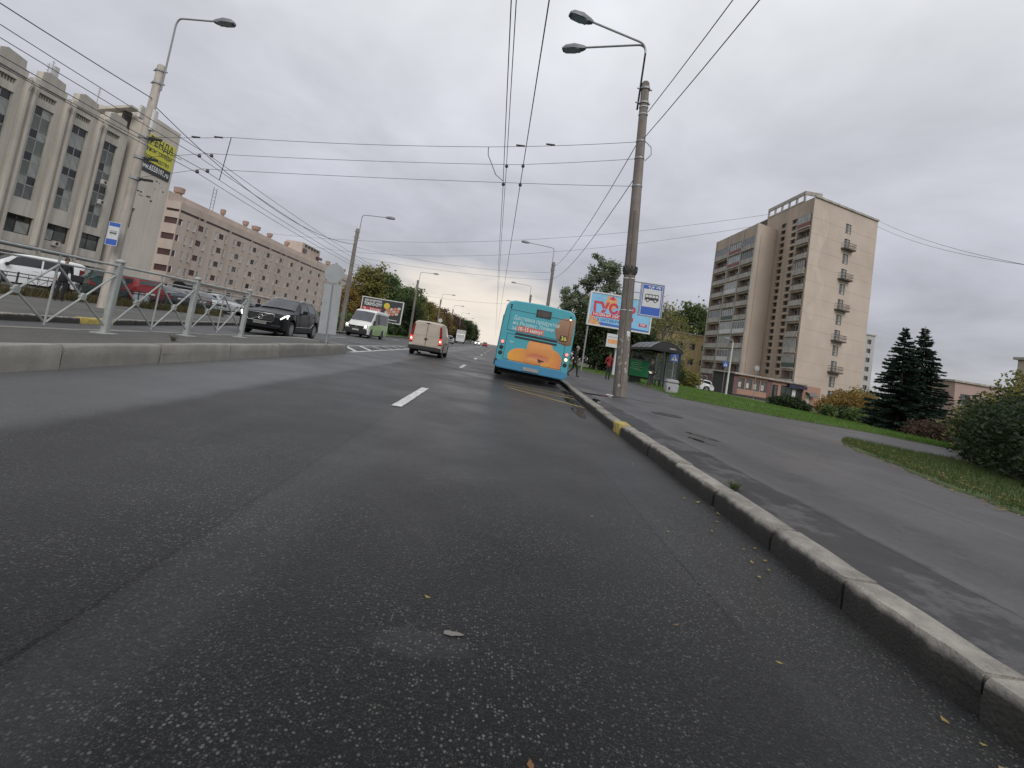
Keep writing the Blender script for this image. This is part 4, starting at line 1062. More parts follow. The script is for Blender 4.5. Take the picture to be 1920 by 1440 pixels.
class Loft:
    """car body lofted along local Y; the front is at -Y"""
    def __init__(s, keys, wheels, r, arch):
        ys = set(np.linspace(keys[0][0], keys[-1][0], 44).tolist())
        for w in wheels:
            for t in np.linspace(-1, 1, 13): ys.add(w + arch * math.sin(t * math.pi / 2))
        ys |= {k[0] for k in keys}
        s.ys = np.array(sorted(ys)); ky = [k[0] for k in keys]
        s.c = [np.interp(s.ys, ky, [k[i] for k in keys]) for i in range(1, 7)]   # zl, zb, zr, wl, wb, wr
        s.arch = np.zeros(len(s.ys))
        for w in wheels:
            d = arch ** 2 - (s.ys - w) ** 2; s.arch = np.maximum(s.arch, np.where(d >= 0, r + np.sqrt(np.maximum(d, 0)), 0))
        s.cs = [c.copy() for c in s.c]
        for c in s.cs[1:]:
            k = c.copy(); k[1:-1] = .25 * c[:-2] + .5 * c[1:-1] + .25 * c[2:]; c[:] = k
    def half(s, y):
        zl, zb, zr, wl, wb, wr = [float(np.interp(y, s.ys, c)) for c in s.cs]
        za = max(zl, float(np.interp(y, s.ys, s.arch)))
        zm = max(zl + (zb - zl) * .55, za + .05)
        zb2 = max(zb, zm + .03)
        e = (zr - zb)
        return [(0, za), (wl - .12, za), (wl - .01, za + .015), (max(wl, wb) + .012, zm), (wb, zb2), (wr + .02, zr - min(.06, e * .4)), (wr - .06, zr), (0, zr + .02)]
    def pt(s, y, t, side=1):
        h = s.half(y); i = min(int(t), 6); f = t - i
        x = h[i][0] * (1 - f) + h[i + 1][0] * f; z = h[i][1] * (1 - f) + h[i + 1][1] * f
        return Vector((side * x, y, z))
    def nrm(s, y, t, side):
        e = .02
        a = s.pt(min(y + e, s.ys[-1]), t, side) - s.pt(max(y - e, s.ys[0]), t, side); b = s.pt(y, min(t + .05, 7), side) - s.pt(y, max(t - .05, 0), side)
        n = a.cross(b)
        if n.length < 1e-9: return Vector((side, 0, 0))
        n.normalize()
        if n.x * side + n.z * (1.0 if t > 4 else 0) < 0: n = -n
        return n
    def body(s, m, caps=True):
        mb = MB(); rows = []
        for y in s.ys:
            h = s.half(y); rows.append([(-x, y, z) for x, z in h[::-1]][:-1] + [(x, y, z) for x, z in h])
        mb.grid(rows, m)
        n = len(rows[0])
        if caps:
            mb.f.append(tuple(range(n))); mb.m.append(mb.mi(m)); b = n * (len(rows) - 1); mb.f.append(tuple(range(b, b + n))[::-1]); mb.m.append(mb.mi(m))
        return mb
    def patch(s, mb, y0, y1, t0, t1, side, off, m, ny=6, nt=3, y0b=None, y1b=None):
        """panel following the skin; y range may differ at t1"""
        y0b = y0 if y0b is None else y0b; y1b = y1 if y1b is None else y1b
        P = []
        for j in range(nt + 1):
            f = j / nt; t = t0 + (t1 - t0) * f; a = y0 + (y0b - y0) * f; b = y1 + (y1b - y1) * f
            P.append([s.pt(a + (b - a) * i / ny, t, side) + s.nrm(a + (b - a) * i / ny, t, side) * off for i in range(ny + 1)])
        mb.grid(P, m)
    def top(s, mb, y0, y1, t0, off, m, ny=6):
        ts = [(t0 + (7 - t0) * i / 4, -1) for i in range(5)] + [(7 - (7 - t0) * i / 4, 1) for i in range(1, 5)]
        P = []
        for i in range(ny + 1):
            y = y0 + (y1 - y0) * i / ny
            P.append([s.pt(y, t, sd) + Vector((0, 0, off)) + Vector((0, -off * (1 if y1 < 0 or y0 < 0 else -1), 0)) for t, sd in ts])
        mb.grid(P, m)
_wh = {}
def wheel(parent, x, y, r, w, side, m_rim, spokes=5, name='wheel'):
    key = (round(r, 3), round(w, 3), m_rim.name, spokes)
    if key not in _wh:
        t = MB(); RX = Matrix.Rotation(R(90), 4, 'Y')
        t.lathe([(r * .62, -w / 2), (r * .92, -w / 2), (r, -w * .32), (r, w * .32), (r * .92, w / 2), (r * .62, w / 2)], 26, M_TYRE, RX)
        q = MB(); q.lathe([(r * .64, w * .2), (r * .64, w / 2 + .004), (r * .58, w / 2 + .006), (r * .56, w * .32), (.0, w * .30)], 26, m_rim, RX)
        for i in range(spokes):
            a = 2 * math.pi * i / spokes; Mx = RX @ Matrix.Rotation(a, 4, 'Z')
            q.box(.03, r * .6, -.03, .03, w * .3, w / 2 + .004, m_rim, Mx)
        q.lathe([(.07, w * .3), (.06, w / 2 + .01)], 12, m_rim, RX)
        _wh[key] = (t.mesh('wheel', None, 40), q.mesh('rim', None, 40))
    o = link(name, _wh[key][0], parent, (x, y, r)); rm = link('rim', _wh[key][1], o)
    if side < 0: o.rotation_euler = (0, 0, math.pi)
    return o
def seam(L, mb, pts, side, off=.003, m=None, w=.012):
    """thin dark shut line following the skin through (y,t) points"""
    P = [[], []]
    for (y, t) in pts:
        p = L.pt(y, t, side); n = L.nrm(y, t, side); P[0].append(p + n * off)
    mb.tube(P[0], w / 2, 4, m or M_TRIM)

SUVK = lambda l, h, w: [(-l / 2, .34, .74 * h / 1.6, .78 * h / 1.6, w * .80, w * .78, w * .66), (-l / 2 + .14, .28, .90 * h / 1.6, .93 * h / 1.6, w * .93, w * .91, w * .74), (-l / 2 + .9, .24, 1.0 * h / 1.6, 1.04 * h / 1.6, w, w * .96, w * .80),
    (-l / 2 + 1.35, .24, 1.02 * h / 1.6, 1.09 * h / 1.6, w, w * .96, w * .80), (-l / 2 + 2.1, .24, 1.04 * h / 1.6, h * .965, w, w * .95, w * .66), (-l / 2 + 2.7, .24, 1.05 * h / 1.6, h, w, w * .95, w * .67), (l / 2 - .75, .25, 1.08 * h / 1.6, h * .975, w, w * .95, w * .65),
    (l / 2 - .40, .27, 1.08 * h / 1.6, h * .93, w * .98, w * .93, w * .61), (l / 2 - .10, .32, 1.04 * h / 1.6, 1.12 * h / 1.6, w * .94, w * .9, w * .7), (l / 2, .38, .86 * h / 1.6, .9 * h / 1.6, w * .88, w * .84, w * .7)]
SEDK = lambda l, h, w: [(-l / 2, .30, .62, .66, w * .80, w * .78, w * .64), (-l / 2 + .15, .24, .76, .79, w * .94, w * .92, w * .74), (-l / 2 + 1.0, .2, .88, .92, w, w * .96, w * .8), (-l / 2 + 1.3, .2, .9, .97, w, w * .96, w * .8),
    (-l / 2 + 2.1, .2, .93, h * .97, w, w * .94, w * .64), (-l / 2 + 2.6, .2, .94, h, w, w * .94, w * .64), (l / 2 - 1.35, .2, .95, h * .95, w, w * .94, w * .62), (l / 2 - .65, .22, .96, 1.04, w * .97, w * .93, w * .74), (l / 2 - .1, .28, .94, 1.0, w * .92, w * .88, w * .74), (l / 2, .36, .78, .84, w * .88, w * .84, w * .7)]
VANK = lambda l, h, w: [(-l / 2, .32, .7, .74, w * .84, w * .82, w * .7), (-l / 2 + .12, .26, .86, .90, w * .95, w * .93, w * .78), (-l / 2 + .55, .24, .98, 1.05, w, w * .97, w * .84), (-l / 2 + 1.35, .24, 1.02, h * .95, w, w * .97, w * .78), (-l / 2 + 1.9, .24, 1.03, h * .99, w, w * .97, w * .80),
    (l / 2 - .5, .26, 1.03, h, w, w * .97, w * .80), (l / 2 - .12, .30, 1.02, h * .98, w * .98, w * .95, w * .78), (l / 2, .34, 1.0, h * .95, w * .95, w * .92, w * .75)]

def make_car(name, label, cat, kind, l, h, w, m, rim=None, r=.33, loc=(0, 0, 0), rot=0, group=None, spokes=5, rails=False, tail_lit=False, extra=None):
    t = thing(name, label, cat, loc, R(rot), group)
    K = {'suv': SUVK, 'sedan': SEDK, 'van': VANK}[kind](l, h, w / 2)
    wf, wr = -l / 2 + (.88 if kind != 'van' else .8), l / 2 - (.92 if kind != 'van' else .85)
    L = Loft(K, (wf, wr), r, r + .07)
    L.body(m).build('body', None, t, 38)
    q = MB(); q.box(-w / 2 + .2, w / 2 - .2, -l / 2 + .25, l / 2 - .25, .18, .55, M_UNDER); q.build('underbody', None, t)
    rim = rim or M_RIM
    for y in (wf, wr):
        for s in (-1, 1): wheel(t, s * (w / 2 - .105), y, r, .2, s, rim, spokes)
    cy = -l / 2 + (1.35 if kind == 'suv' else 1.3 if kind == 'sedan' else .55); ry = -l / 2 + (2.1 if kind != 'van' else 1.35)
    q = MB(); L.top(q, cy + .08, ry - .05, 5.35, .02, G_WS, 10); q.build('windscreen', None, t, 60)
    # rear glass
    ey = l / 2 - (.38 if kind == 'suv' else 1.3 if kind == 'sedan' else 0); fy = l / 2 - (.12 if kind == 'suv' else .68 if kind == 'sedan' else 0)
    if kind != 'van':
        q = MB(); L.top(q, ey + .03, fy - .03, 5.4, .018, G_CAR, 6); q.build('rear_window', None, t, 60)
    else:
        q = MB(); y = l / 2 + .004; q.box(-w / 2 * .68, w / 2 * .68, y - .01, y + .006, 1.12, h * .88, G_CAR); q.build('rear_window', None, t)
    # side glass
    e0 = {'suv': l / 2 - .62, 'sedan': l / 2 - 1.05, 'van': l / 2 - .45}[kind]; e1 = {'suv': l / 2 - .95, 'sedan': l / 2 - 1.5, 'van': l / 2 - .5}[kind]
    a0, a1 = cy + .42, ry + .05
    mid = a1 + (e1 - a1) * .45; sp = [(a0, mid - .04, a1, mid - .04), (mid + .04, e0, mid + .04, e1)]
    if kind == 'suv': m2 = mid + .95; sp = [(a0, mid - .04, a1, mid - .04), (mid + .04, m2 - .04, mid + .04, m2 - .1), (m2 + .04, e0 + .1, m2 - .02, e1 + .05)]
    for s in (-1, 1):
        for (p0, p1, p2, p3) in sp:
            q = MB(); L.patch(q, p0, p1, 4.14, 4.86, s, .012, G_CAR, 8, 3, p2, p3); q.build('side_window', None, t, 60)
        q = MB(); seam(L, q, [(mid, tt) for tt in (2.2, 2.6, 3, 3.5, 4)], s); seam(L, q, [(a0 - .1, tt) for tt in (2.4, 3, 3.5, 4)], s); q.build('door_seam', None, t, fix=False)
        for yy in (mid - .2, e0 - .5):
            q = MB(); p = L.pt(yy, 3.72, s); q.box(p.x - .015, p.x + .02 if s > 0 else p.x + .015, yy - .1, yy + .1, p.z - .018, p.z + .018, m); q.build('door_handle', None, t, bevel=.006)
        q = MB(); p = L.pt(a0 + .12, 4.0, s); q.box(*sorted((p.x + s * .04, p.x + s * .24)), p.y - .08, p.y + .06, p.z + .02, p.z + .17, m if kind != 'van' else M_TRIM); q.box(*sorted((p.x - s * .03, p.x + s * .06)), p.y - .03, p.y + .03, p.z, p.z + .05, M_TRIM); q.build('mirror', None, t, bevel=.02)
        q = MB(); L.patch(q, -l / 2 + .04, -l / 2 + .5, 3.35, 3.95, s, .006, M_LENS, 4, 2); q.build('headlight', None, t, 60)
        q = MB(); tt = (3.2, 3.98) if kind != 'van' else (2.8, 4.6)
        L.patch(q, l / 2 - .22, l / 2 - .01, tt[0], tt[1], s, .007, E_TAIL if tail_lit else M_TAILOFF, 3, 3); q.box(*sorted((s * (w / 2 * .62), s * (w / 2 * (.84 if kind != 'van' else .92)))), l / 2 - .02, l / 2 + .012, L.pt(l / 2, tt[0], 1).z, L.pt(l / 2, min(tt[1], 4.5), 1).z, E_TAIL if tail_lit else M_TAILOFF); q.build('tail_light', None, t, 60)
        if rails: q = MB(); q.tube([L.pt(y, 5.9, s) + Vector((0, 0, .05 if i not in (0, 5) else .0)) for i, y in enumerate(np.linspace(ry + .15, e1 + .35, 6))], .02, 6, M_CHROME); q.build('roof_rail', None, t, 60)
    z0 = .30
    q = MB(); q.box(-w / 2 * .80, w / 2 * .80, l / 2 - .03, l / 2 + .035, .36, .52, M_TRIM); q.build('rear_bumper', None, t, bevel=.015)
    q = MB(); q.box(-.26, .26, l / 2 + .012, l / 2 + .028, .62, .73, M_PLATE); q.build('number_plate', None, t)
    q = MB(); q.box(-.26, .26, -l / 2 - .03, -l / 2 - .012, .42, .53, M_PLATE); q.build('number_plate', None, t)
    q = MB(); q.box(-w / 2 * .5, w / 2 * .5, -l / 2 - .015, -l / 2 + .05, .56, .70, M_TRIM); q.build('grille', None, t)
    return t, L

# ---- dark SUV coming the other way
P_NAVY = mat('paint_dark_navy', (.005, .006, .008), .3, 0, .05, 2, spec=.35)
suv, L = make_car('suv', 'shiny black suv driving past the end of the median railing with its headlights on', 'car', 'suv', 4.65, 1.62, 1.86, P_NAVY, r=.345, loc=(-9.45, 22.2, .004), rot=2, rails=True, spokes=10)
for c in list(suv.children):
    if c.name.split('.')[0] in ('grille', 'headlight', 'number_plate'): bpy.data.objects.remove(c)
q = MB(); q.box(-.50, .50, -2.37, -2.28, .60, .88, M_TRIM)
q.build('grille', None, suv, bevel=.03)
q = MB(); pts = [(-.53, .66), (-.5, .90), (.5, .90), (.53, .66), (.46, .58), (-.46, .58), (-.53, .66)]
q.tube([(a, -2.375, b) for a, b in pts], .014, 6, M_CHROME, caps=False); q.build('grille_surround', None, suv, 60)
q = MB(); q.tube([(.085 * math.cos(a), -2.385, .74 + .085 * math.sin(a)) for a in np.linspace(0, 2 * math.pi, 17)], .017, 6, M_CHROME, caps=False)
q.tube([(-.36, -2.38, .60), (.36, -2.38, .88)], .010, 5, M_CHROME); q.build('emblem', None, suv, 60)
for s in (-1, 1):
    q = MB()
    bar = [L.pt(y, 3.86, s) + L.nrm(y, 3.86, s) * .02 for y in np.linspace(-2.31, -1.86, 7)]
    q.tube(bar, [.02] + [.026] * 5 + [.03], 6, E_HEAD)
    e = [L.pt(-1.98, tt, s) + L.nrm(-1.98, tt, s) * .016 for tt in (3.5, 3.75, 3.97)]; q.tube(e, .024, 6, E_HEAD)
    q.build('headlight', None, suv, 60)
    q = MB(); q.box(*sorted((s * .42, s * .80)), -2.345, -2.28, .40, .50, M_TRIM); q.build('lower_grille', None, suv, bevel=.02)
    q = MB(); seam(L, q, [(y, 2.55) for y in np.linspace(-1.0, 1.1, 7)], s, .006, M_CHROME, .02); q.build('sill_trim', None, suv, fix=False)
q = MB(); q.box(-.26, .26, -2.375, -2.35, .46, .57, mat('blurred_plate', (.16, .16, .15), .6)); q.build('number_plate', None, suv)

# ---- beige delivery van seen from behind
P_BEIGE = paint('dusty_cream', (.45, .385, .32), .55, .06, .16)
van, L = make_car('delivery_van', 'dusty cream delivery van seen from behind with its brake lights on', 'van', 'van', 4.1, 1.74, 1.66, P_BEIGE, M_RIMD, .3, (-3.42, 26.6, 0), 178, spokes=6)
van.rotation_euler = (0, R(0), R(180))
for c in list(van.children):
    if c.name.split('.')[0] in ('rear_window', 'tail_light', 'rear_bumper', 'number_plate', 'side_window'): bpy.data.objects.remove(c)
Y = 2.05
for s in (-1, 1):
    q = MB(); q.prism([(s * .008, .50), (s * .64, .50), (s * .62, 1.0), (s * .58, 1.52), (s * .50, 1.60), (s * .008, 1.60)], Y - .02, Y + .022, 'y', P_BEIGE)
    d = q.build('rear_door', None, van, bevel=.014)
    q = MB(); q.prism([(s * .08, 1.02), (s * .56, 1.02), (s * .52, 1.47), (s * .47, 1.52), (s * .08, 1.52)], Y + .022, Y + .030, 'y', P_BEIGE); q.build('door_panel', None, d, bevel=.006)
    q = MB(); q.prism([(s * .08, .56), (s * .57, .56), (s * .57, .94), (s * .08, .94)], Y + .022, Y + .028, 'y', P_BEIGE); q.build('door_panel', None, d, bevel=.006)
    q = MB(); q.prism([(s * .655, .62), (s * .80, .64), (s * .78, 1.1), (s * .70, 1.56), (s * .61, 1.54), (s * .645, 1.05)], Y - .09, Y + .03, 'y', M_TAILOFF)
    tl = q.build('tail_light', None, van, bevel=.015)
    q = MB(); q.prism([(s * .665, .70), (s * .79, .71), (s * .785, .95), (s * .66, .95)], Y + .03, Y + .042, 'y', E_TAIL); lm = q.build('lamp', None, tl)
    q = MB(); q.lathe([(.0, Y + .042), (.045, Y + .044), (.045, Y + .05), (.0, Y + .055)], 12, E_TAILC, Matrix(((1, 0, 0, s * .722), (0, 0, 1, 0), (0, 1, 0, .82), (0, 0, 0, 1)))); q.build('bulb', None, tl)
    q = MB(); L.patch(q, -.78, .1, 4.14, 4.84, s, .005, G_CAR, 5, 3, -.55, .1); q.build('side_window', None, van, 60)
    q = MB(); L.patch(q, -2.0 + .2, 1.9, 2.15, 2.7, s, .006, M_TRIM, 12, 2); 
    q = MB(); seam(L, q, [(y, 3.2) for y in np.linspace(-.6, 1.0, 6)], s, .006, M_TRIM, .05); q.build('side_strip', None, van, fix=False)
    q = MB(); q.box(*sorted((s * .30, s * .36)), Y + .022, Y + .045, .9, 1.0, M_TRIM); 
q = MB(); q.box(-.80, .80, Y - .14, Y + .08, .30, .49, M_TRIM); q.build('rear_bumper', None, van, bevel=.03)
q = MB(); q.box(-.28, .28, Y - .3, Y - .02, .20, .24, M_PLATE); q.build('tow_strip', None, van)
q = MB(); q.prism([(-.10, .86), (0, .93), (.10, .86), (0, .79)], Y + .022, Y + .045, 'y', M_TRIM); q.build('emblem', None, van)
q = MB(); q.box(-.10, .10, Y - .1, Y + .02, 1.62, 1.665, M_TRIM); q.build('brake_light', None, van)
q = MB(); q.tube([(.0, Y + .018, .5), (0, Y + .018, 1.6)], .008, 4, M_TRIM); q.build('door_gap', None, van)

# ---- white and green minibus
P_WHITE = paint('white', (.68, .68, .66), .35, .3); P_LIME = paint('pale_green', (.26, .40, .15), .4, .3)
mini = thing('minibus', 'white and pale green minibus coming towards the junction with both headlights lit', 'minibus', (-10.75, 41.4, .004), R(-4), None)
ml, mh_, mw = 5.2, 2.28, 1.95; hw = mw / 2
KM = [(-ml / 2, .34, .72, .78, hw * .84, hw * .82, hw * .7), (-ml / 2 + .15, .28, .92, .97, hw * .95, hw * .94, hw * .8), (-ml / 2 + .75, .26, 1.08, 1.17, hw, hw * .98, hw * .86), (-ml / 2 + 1.65, .26, 1.12, mh_ * .955, hw, hw * .98, hw * .84), (-ml / 2 + 2.1, .26, 1.13, mh_, hw, hw * .98, hw * .86),
      (ml / 2 - .3, .28, 1.13, mh_, hw, hw * .98, hw * .86), (ml / 2, .32, 1.1, mh_ * .97, hw * .97, hw * .95, hw * .83)]
L = Loft(KM, (-ml / 2 + .95, ml / 2 - 1.35), .34, .42)
L.body(P_WHITE).build('body', None, mini, 38)
q = MB(); q.box(-.75, .75, -ml / 2 + .3, ml / 2 - .3, .18, .6, M_UNDER); q.build('underbody', None, mini)
for y in (-ml / 2 + .95, ml / 2 - 1.35):
    for s in (-1, 1): wheel(mini, s * (hw - .11), y, .34, .21, s, M_RIMD, 6)
q = MB(); L.top(q, -ml / 2 + .85, -ml / 2 + 1.58, 5.3, .025, G_WS, 10); q.build('windscreen', None, mini, 60)
for s in (-1, 1):
    wf = -ml / 2 + .95; wr_ = ml / 2 - 1.35
    q = MB(); 
    for (a, b) in ((wf + .45, wr_ - .46), (wr_ + .46, ml / 2 - .02)): L.patch(q, a, b, 2.02, 4.02, s, .006, P_LIME, 10, 5)
    for (a, b) in ((wf - .5, wf + .45), (wr_ - .46, wr_ + .46)): L.patch(q, a, b, 3.02, 4.02, s, .006, P_LIME, 8, 3)
    q.build('green_panel', None, mini, 60)
    q = MB(); L.patch(q, -ml / 2 + 1.15, -ml / 2 + 2.15, 3.9, 4.85, s, .012, G_CAR, 6, 3, -ml / 2 + 1.75, -ml / 2 + 2.15); q.build('side_window', None, mini, 60)
    for k in range(3): q = MB(); a = -ml / 2 + 2.2 + .98 * k; L.patch(q, a, a + .93, 4.05, 4.85, s, .012, G_CAR, 5, 3); q.build('side_window', None, mini, 60)
    q = MB(); p = L.pt(-ml / 2 + .25, 3.7, s); q.box(*sorted((s * hw * .58, s * hw * .9)), -ml / 2 - .02, -ml / 2 + .14, .80, .98, M_LENS); q.build('headlight', None, mini, bevel=.03)
    q = MB(); q.lathe([(0, 0), (.09, .01), (.09, .03), (0, .04)], 12, E_HEAD, Matrix.Translation((s * hw * .76, -ml / 2 - .02, .89)) @ Matrix.Rotation(R(90), 4, 'X')); q.build('lamp', None, mini)
    q = MB(); p = L.pt(-ml / 2 + 1.2, 4.2, s); q.box(*sorted((p.x + s * .05, p.x + s * .22)), p.y - .3, p.y - .2, p.z - .1, p.z + .25, M_TRIM); q.tube([(p.x, p.y, p.z), (p.x + s * .1, p.y - .25, p.z + .05)], .02, 5, M_TRIM); q.build('mirror', None, mini, bevel=.02)
q = MB(); q.box(-hw * .9, hw * .9, -ml / 2 - .07, -ml / 2 + .25, .30, .70, M_TRIM); q.build('front_bumper', None, mini, bevel=.05)
q = MB(); q.box(-hw * .6, hw * .6, -ml / 2 - .03, -ml / 2 + .06, .70, .90, M_TRIM); q.build('grille', None, mini, bevel=.03)
q = MB(); q.prism([(-.09, .86), (.09, .86), (0, .76)], -ml / 2 - .045, -ml / 2 - .03, 'y', M_CHROME); q.build('emblem', None, mini)
q = MB(); q.box(-.26, .26, -ml / 2 - .09, -ml / 2 - .07, .52, .63, M_PLATE); q.build('number_plate', None, mini)

# ---- parked cars behind the low fence
PW = paint('car_white', (.66, .67, .68), .3, .4); PG = mat('paint_bottle_green', (.010, .028, .026), .3, 0, .05, 2, spec=.4); PR = mat('paint_dark_red', (.16, .012, .016), .3, 0, .05, 2, spec=.4); PB = paint('slate_blue', (.05, .065, .08), .28, .5); PS = paint('silver', (.30, .32, .32), .3, .5); PK = mat('paint_black', (.010, .010, .012), .3, 0, .05, 2, spec=.4); PGR = paint('warm_grey', (.13, .12, .12), .3, .5)
GP = 'cars parked along the low fence'
parked = [
 ('parked_car', 'white suv parked at the picture edge, its rear beside the white people carrier', 'car', 'suv', 4.4, 1.55, 1.75, PW, (-21.6, 18.8, .1), -112),
 ('parked_car', 'white people carrier standing side on behind the person in dark clothes', 'van', 'van', 4.1, 1.72, 1.66, PW, (-24.4, 26.0, .1), -36),
 ('parked_car', 'white suv parked between the white people carrier and the bottle green suv', 'car', 'suv', 4.5, 1.68, 1.8, PW, (-26.6, 30.6, .1), -118),
 ('parked_car', 'bottle green suv parked beside the foot of the lamp pole', 'car', 'suv', 4.4, 1.62, 1.8, PG, (-22.4, 27.9, .1), -128),
 ('parked_car', 'dark red suv with pale side trim parked behind the grey litter bin', 'car', 'suv', 4.4, 1.55, 1.8, PR, (-22.9, 31.2, .1), -118),
 ('parked_car', 'slate blue saloon parked next to the dark red suv', 'car', 'sedan', 4.4, 1.38, 1.74, PB, (-23.0, 33.8, .1), -110),
 ('parked_car', 'warm grey saloon parked nose away before the silver car', 'car', 'sedan', 4.4, 1.36, 1.74, PGR, (-23.0, 36.2, .1), -110),
 ('parked_car', 'silver saloon parked facing the road below the car with a roof box', 'car', 'sedan', 4.3, 1.38, 1.72, PS, (-22.9, 38.6, .1), 68),
 ('parked_car', 'silver estate carrying a long black roof box', 'car', 'suv', 4.4, 1.48, 1.74, PS, (-28.2, 44.5, .1), 60),
 ('parked_car', 'silver hatchback parked behind the railing beside a dark car', 'car', 'suv', 4.1, 1.45, 1.72, PS, (-22.6, 41.0, .1), 70),
 ('parked_car', 'black car parked last along the low fence', 'car', 'sedan', 4.4, 1.4, 1.74, PK, (-22.2, 43.5, .1), -110),
 ('parked_car', 'small grey hatchback seen over the bonnet of the black suv', 'car', 'suv', 4.0, 1.5, 1.7, PGR, (-20.6, 47.6, .1), -112),
 ('parked_car', 'slate hatchback parked farther along behind the black suv', 'car', 'suv', 4.1, 1.46, 1.7, PB, (-20.4, 50.4, .1), -108),
]
for (nm, lb, ct, kd, l, h, w, m, loc, rot) in parked:
    t, L = make_car(nm, lb, ct, kd, l, h, w, m, loc=loc, rot=rot, group=GP)
    if 'red suv' in lb:
        q = MB()
        for s in (-1, 1): seam(L, q, [(y, 2.5) for y in np.linspace(-1.3, 1.3, 7)], s, .01, P_WHITE, .04)
        q.build('side_trim', None, t, fix=False)
    if 'roof box' in lb and 'carrying' in lb:
        q = MB(); q.prism([(-1.1, 0), (-1.0, .2), (-.3, .38), (.9, .36), (1.1, .2), (1.15, .0), (.9, -.08), (-.8, -.08)], -.4, .4, 'x', PK); bx = q.build('roof_box', None, None, loc=Vector(loc) + Vector((0, 0, h + .2)), bevel=.05); bx.rotation_euler = (0, 0, R(rot)); tag(bx, 'long black roof box strapped on top of the silver estate', 'roof box')
        q = MB(); 
        for y in (-.5, .6): q.box(-.6, .6, y - .03, y + .03, h - .02, h + .13, M_TRIM)
        q.build('roof_bar', None, t)
# ---- distant traffic and cars on the tower side
make_car('distant_car', 'small silver car far down the road beyond the cream van', 'car', 'suv', 4.2, 1.5, 1.75, PS, loc=(-8.6, 92, 0), rot=8)
make_car('distant_car', 'dark car turning just in front of the distant silver car', 'car', 'suv', 4.3, 1.6, 1.8, PK, loc=(-10.6, 88, 0), rot=70)
make_car('distant_car', 'red lit car far ahead at the vanishing point of the road', 'car', 'sedan', 4.4, 1.5, 1.8, PR, loc=(-3.3, 165, 0), rot=180, tail_lit=True)
make_car('distant_car', 'far car with bright headlights beside the red lit one', 'car', 'suv', 4.4, 1.6, 1.8, PW, loc=(-6.0, 170, 0), rot=0)
for s in (-1, 1):
    q = MB(); q.lathe([(0, 0), (.22, .02), (.22, .06), (0, .08)], 10, E_HEAD, Matrix.Translation((s * .62, -2.2, .85)) @ Matrix.Rotation(R(90), 4, 'X'))
    fc = [o for o in bpy.data.objects if o.get('label', '').startswith('far car with bright')][0]; q.build('headlight', None, fc)
make_car('distant_car', 'silver car standing in the yard beside the big spruces', 'car', 'sedan', 4.4, 1.45, 1.75, PW, loc=(36.5, 44.5, -.8), rot=60)
make_car('distant_car', 'white car half hidden behind bushes beyond the bus shelter', 'car', 'suv', 4.4, 1.6, 1.8, PW, loc=(25.8, 62, -.4), rot=75)
make_car('distant_car', 'white minivan parked against the plum painted ground floor', 'van', 'van', 4.6, 1.9, 1.8, PW, loc=(40.0, 92, -.85), rot=80)
make_car('distant_car', 'grey car at the grass edge behind the dark hedge', 'car', 'sedan', 4.4, 1.45, 1.75, PS, loc=(14.5, 58, .0), rot=80)
lorry = thing('box_lorry', 'pale box lorry parked far along the opposite kerb', 'lorry', (-9.4, 132, 0), R(3))
q = MB(); q.box(-1.2, 1.2, -1.5, 4.6, .9, 3.6, mat('lorry_box', (.42, .42, .40), .6)); q.build('box_body', None, lorry, bevel=.04)
q = MB(); q.prism([(-3.5, .5), (-3.5, 1.5), (-3.1, 2.5), (-1.7, 2.6), (-1.7, .5)], -1.05, 1.05, 'x', PW); q.build('cab', None, lorry, bevel=.05)
q = MB(); q.prism([(-3.52, 1.5), (-3.14, 2.4), (-3.1, 2.4), (-3.48, 1.5)], -.95, .95, 'x', G_WS); q.build('windscreen', None, lorry)
q = MB(); q.box(-.9, .9, -3, 4.4, .45, .9, M_TRIM); q.build('chassis', None, lorry)
for y in (-2.6, 3.2):
    for s in (-1, 1): wheel(lorry, s * .95, y, .42, .25, s, M_RIMD, 6)

# ------------------------------------------------ the bus, kneeling to the kerb
bus = thing('city_bus', 'turquoise city bus with an orange fruit advert across its rear, stopped at the kerb', 'bus', (1.27, 16.35, 0.0), 0)
bus.rotation_euler = (0, R(2.2), R(-1.5))
M_TURQ = paint('turquoise', (.060, .34, .41), .45, .12, .05); M_BLUE = paint('bumper_blue', (.05, .22, .38), .45, .12, .06)
BW, BT, BB, BL = 1.24, 2.68, .42, 11.0
def sec(y, s=1.0, t=0.0, lo=BB):
    w = BW * s; h = BT - t
    pts = [(w, lo), (w, 1.2), (w - .01, 2.0), (w - .05, h - .22), (w - .13, h - .06), (w - .3, h), (0, h + .04)]
    return [(-a, y, b) for a, b in pts] + [(a, y, b) for a, b in pts[::-1][1:]]
mb = MB(); rows = [sec(0, .965, .04, .44), sec(.05, .985, .015, .43), sec(.14, 1, 0), sec(.8), sec(2), sec(2.15), sec(5), sec(BL - 3.2), sec(BL - .2), sec(BL, .97, .05)]
mb.grid(rows, M_TURQ); n = len(rows[0])
mb.f.append(tuple(range(n))); mb.m.append(mb.mi(M_TURQ)); b = n * (len(rows) - 1); mb.f.append(tuple(range(b, b + n))); mb.m.append(mb.mi(M_TURQ))
mb.build('body', None, bus, 40)
q = MB(); q.box(-1.05, 1.05, .15, BL - .1, .22, .6, M_UNDER); q.build('underbody', None, bus)
for y in (2.6, BL - 2.6):
    for s in (-1, 1): wheel(bus, s * (BW - .17), y, .44, .28, s, M_RIMD, 8)
for s in (-1, 1):
    for k in range(6):
        q = MB(); q.box(*sorted((s * (BW - .03), s * (BW + .006))), .5 + 1.7 * k, 2.1 + 1.7 * k, 1.25, 2.15, G_CAR); q.build('side_window', None, bus)
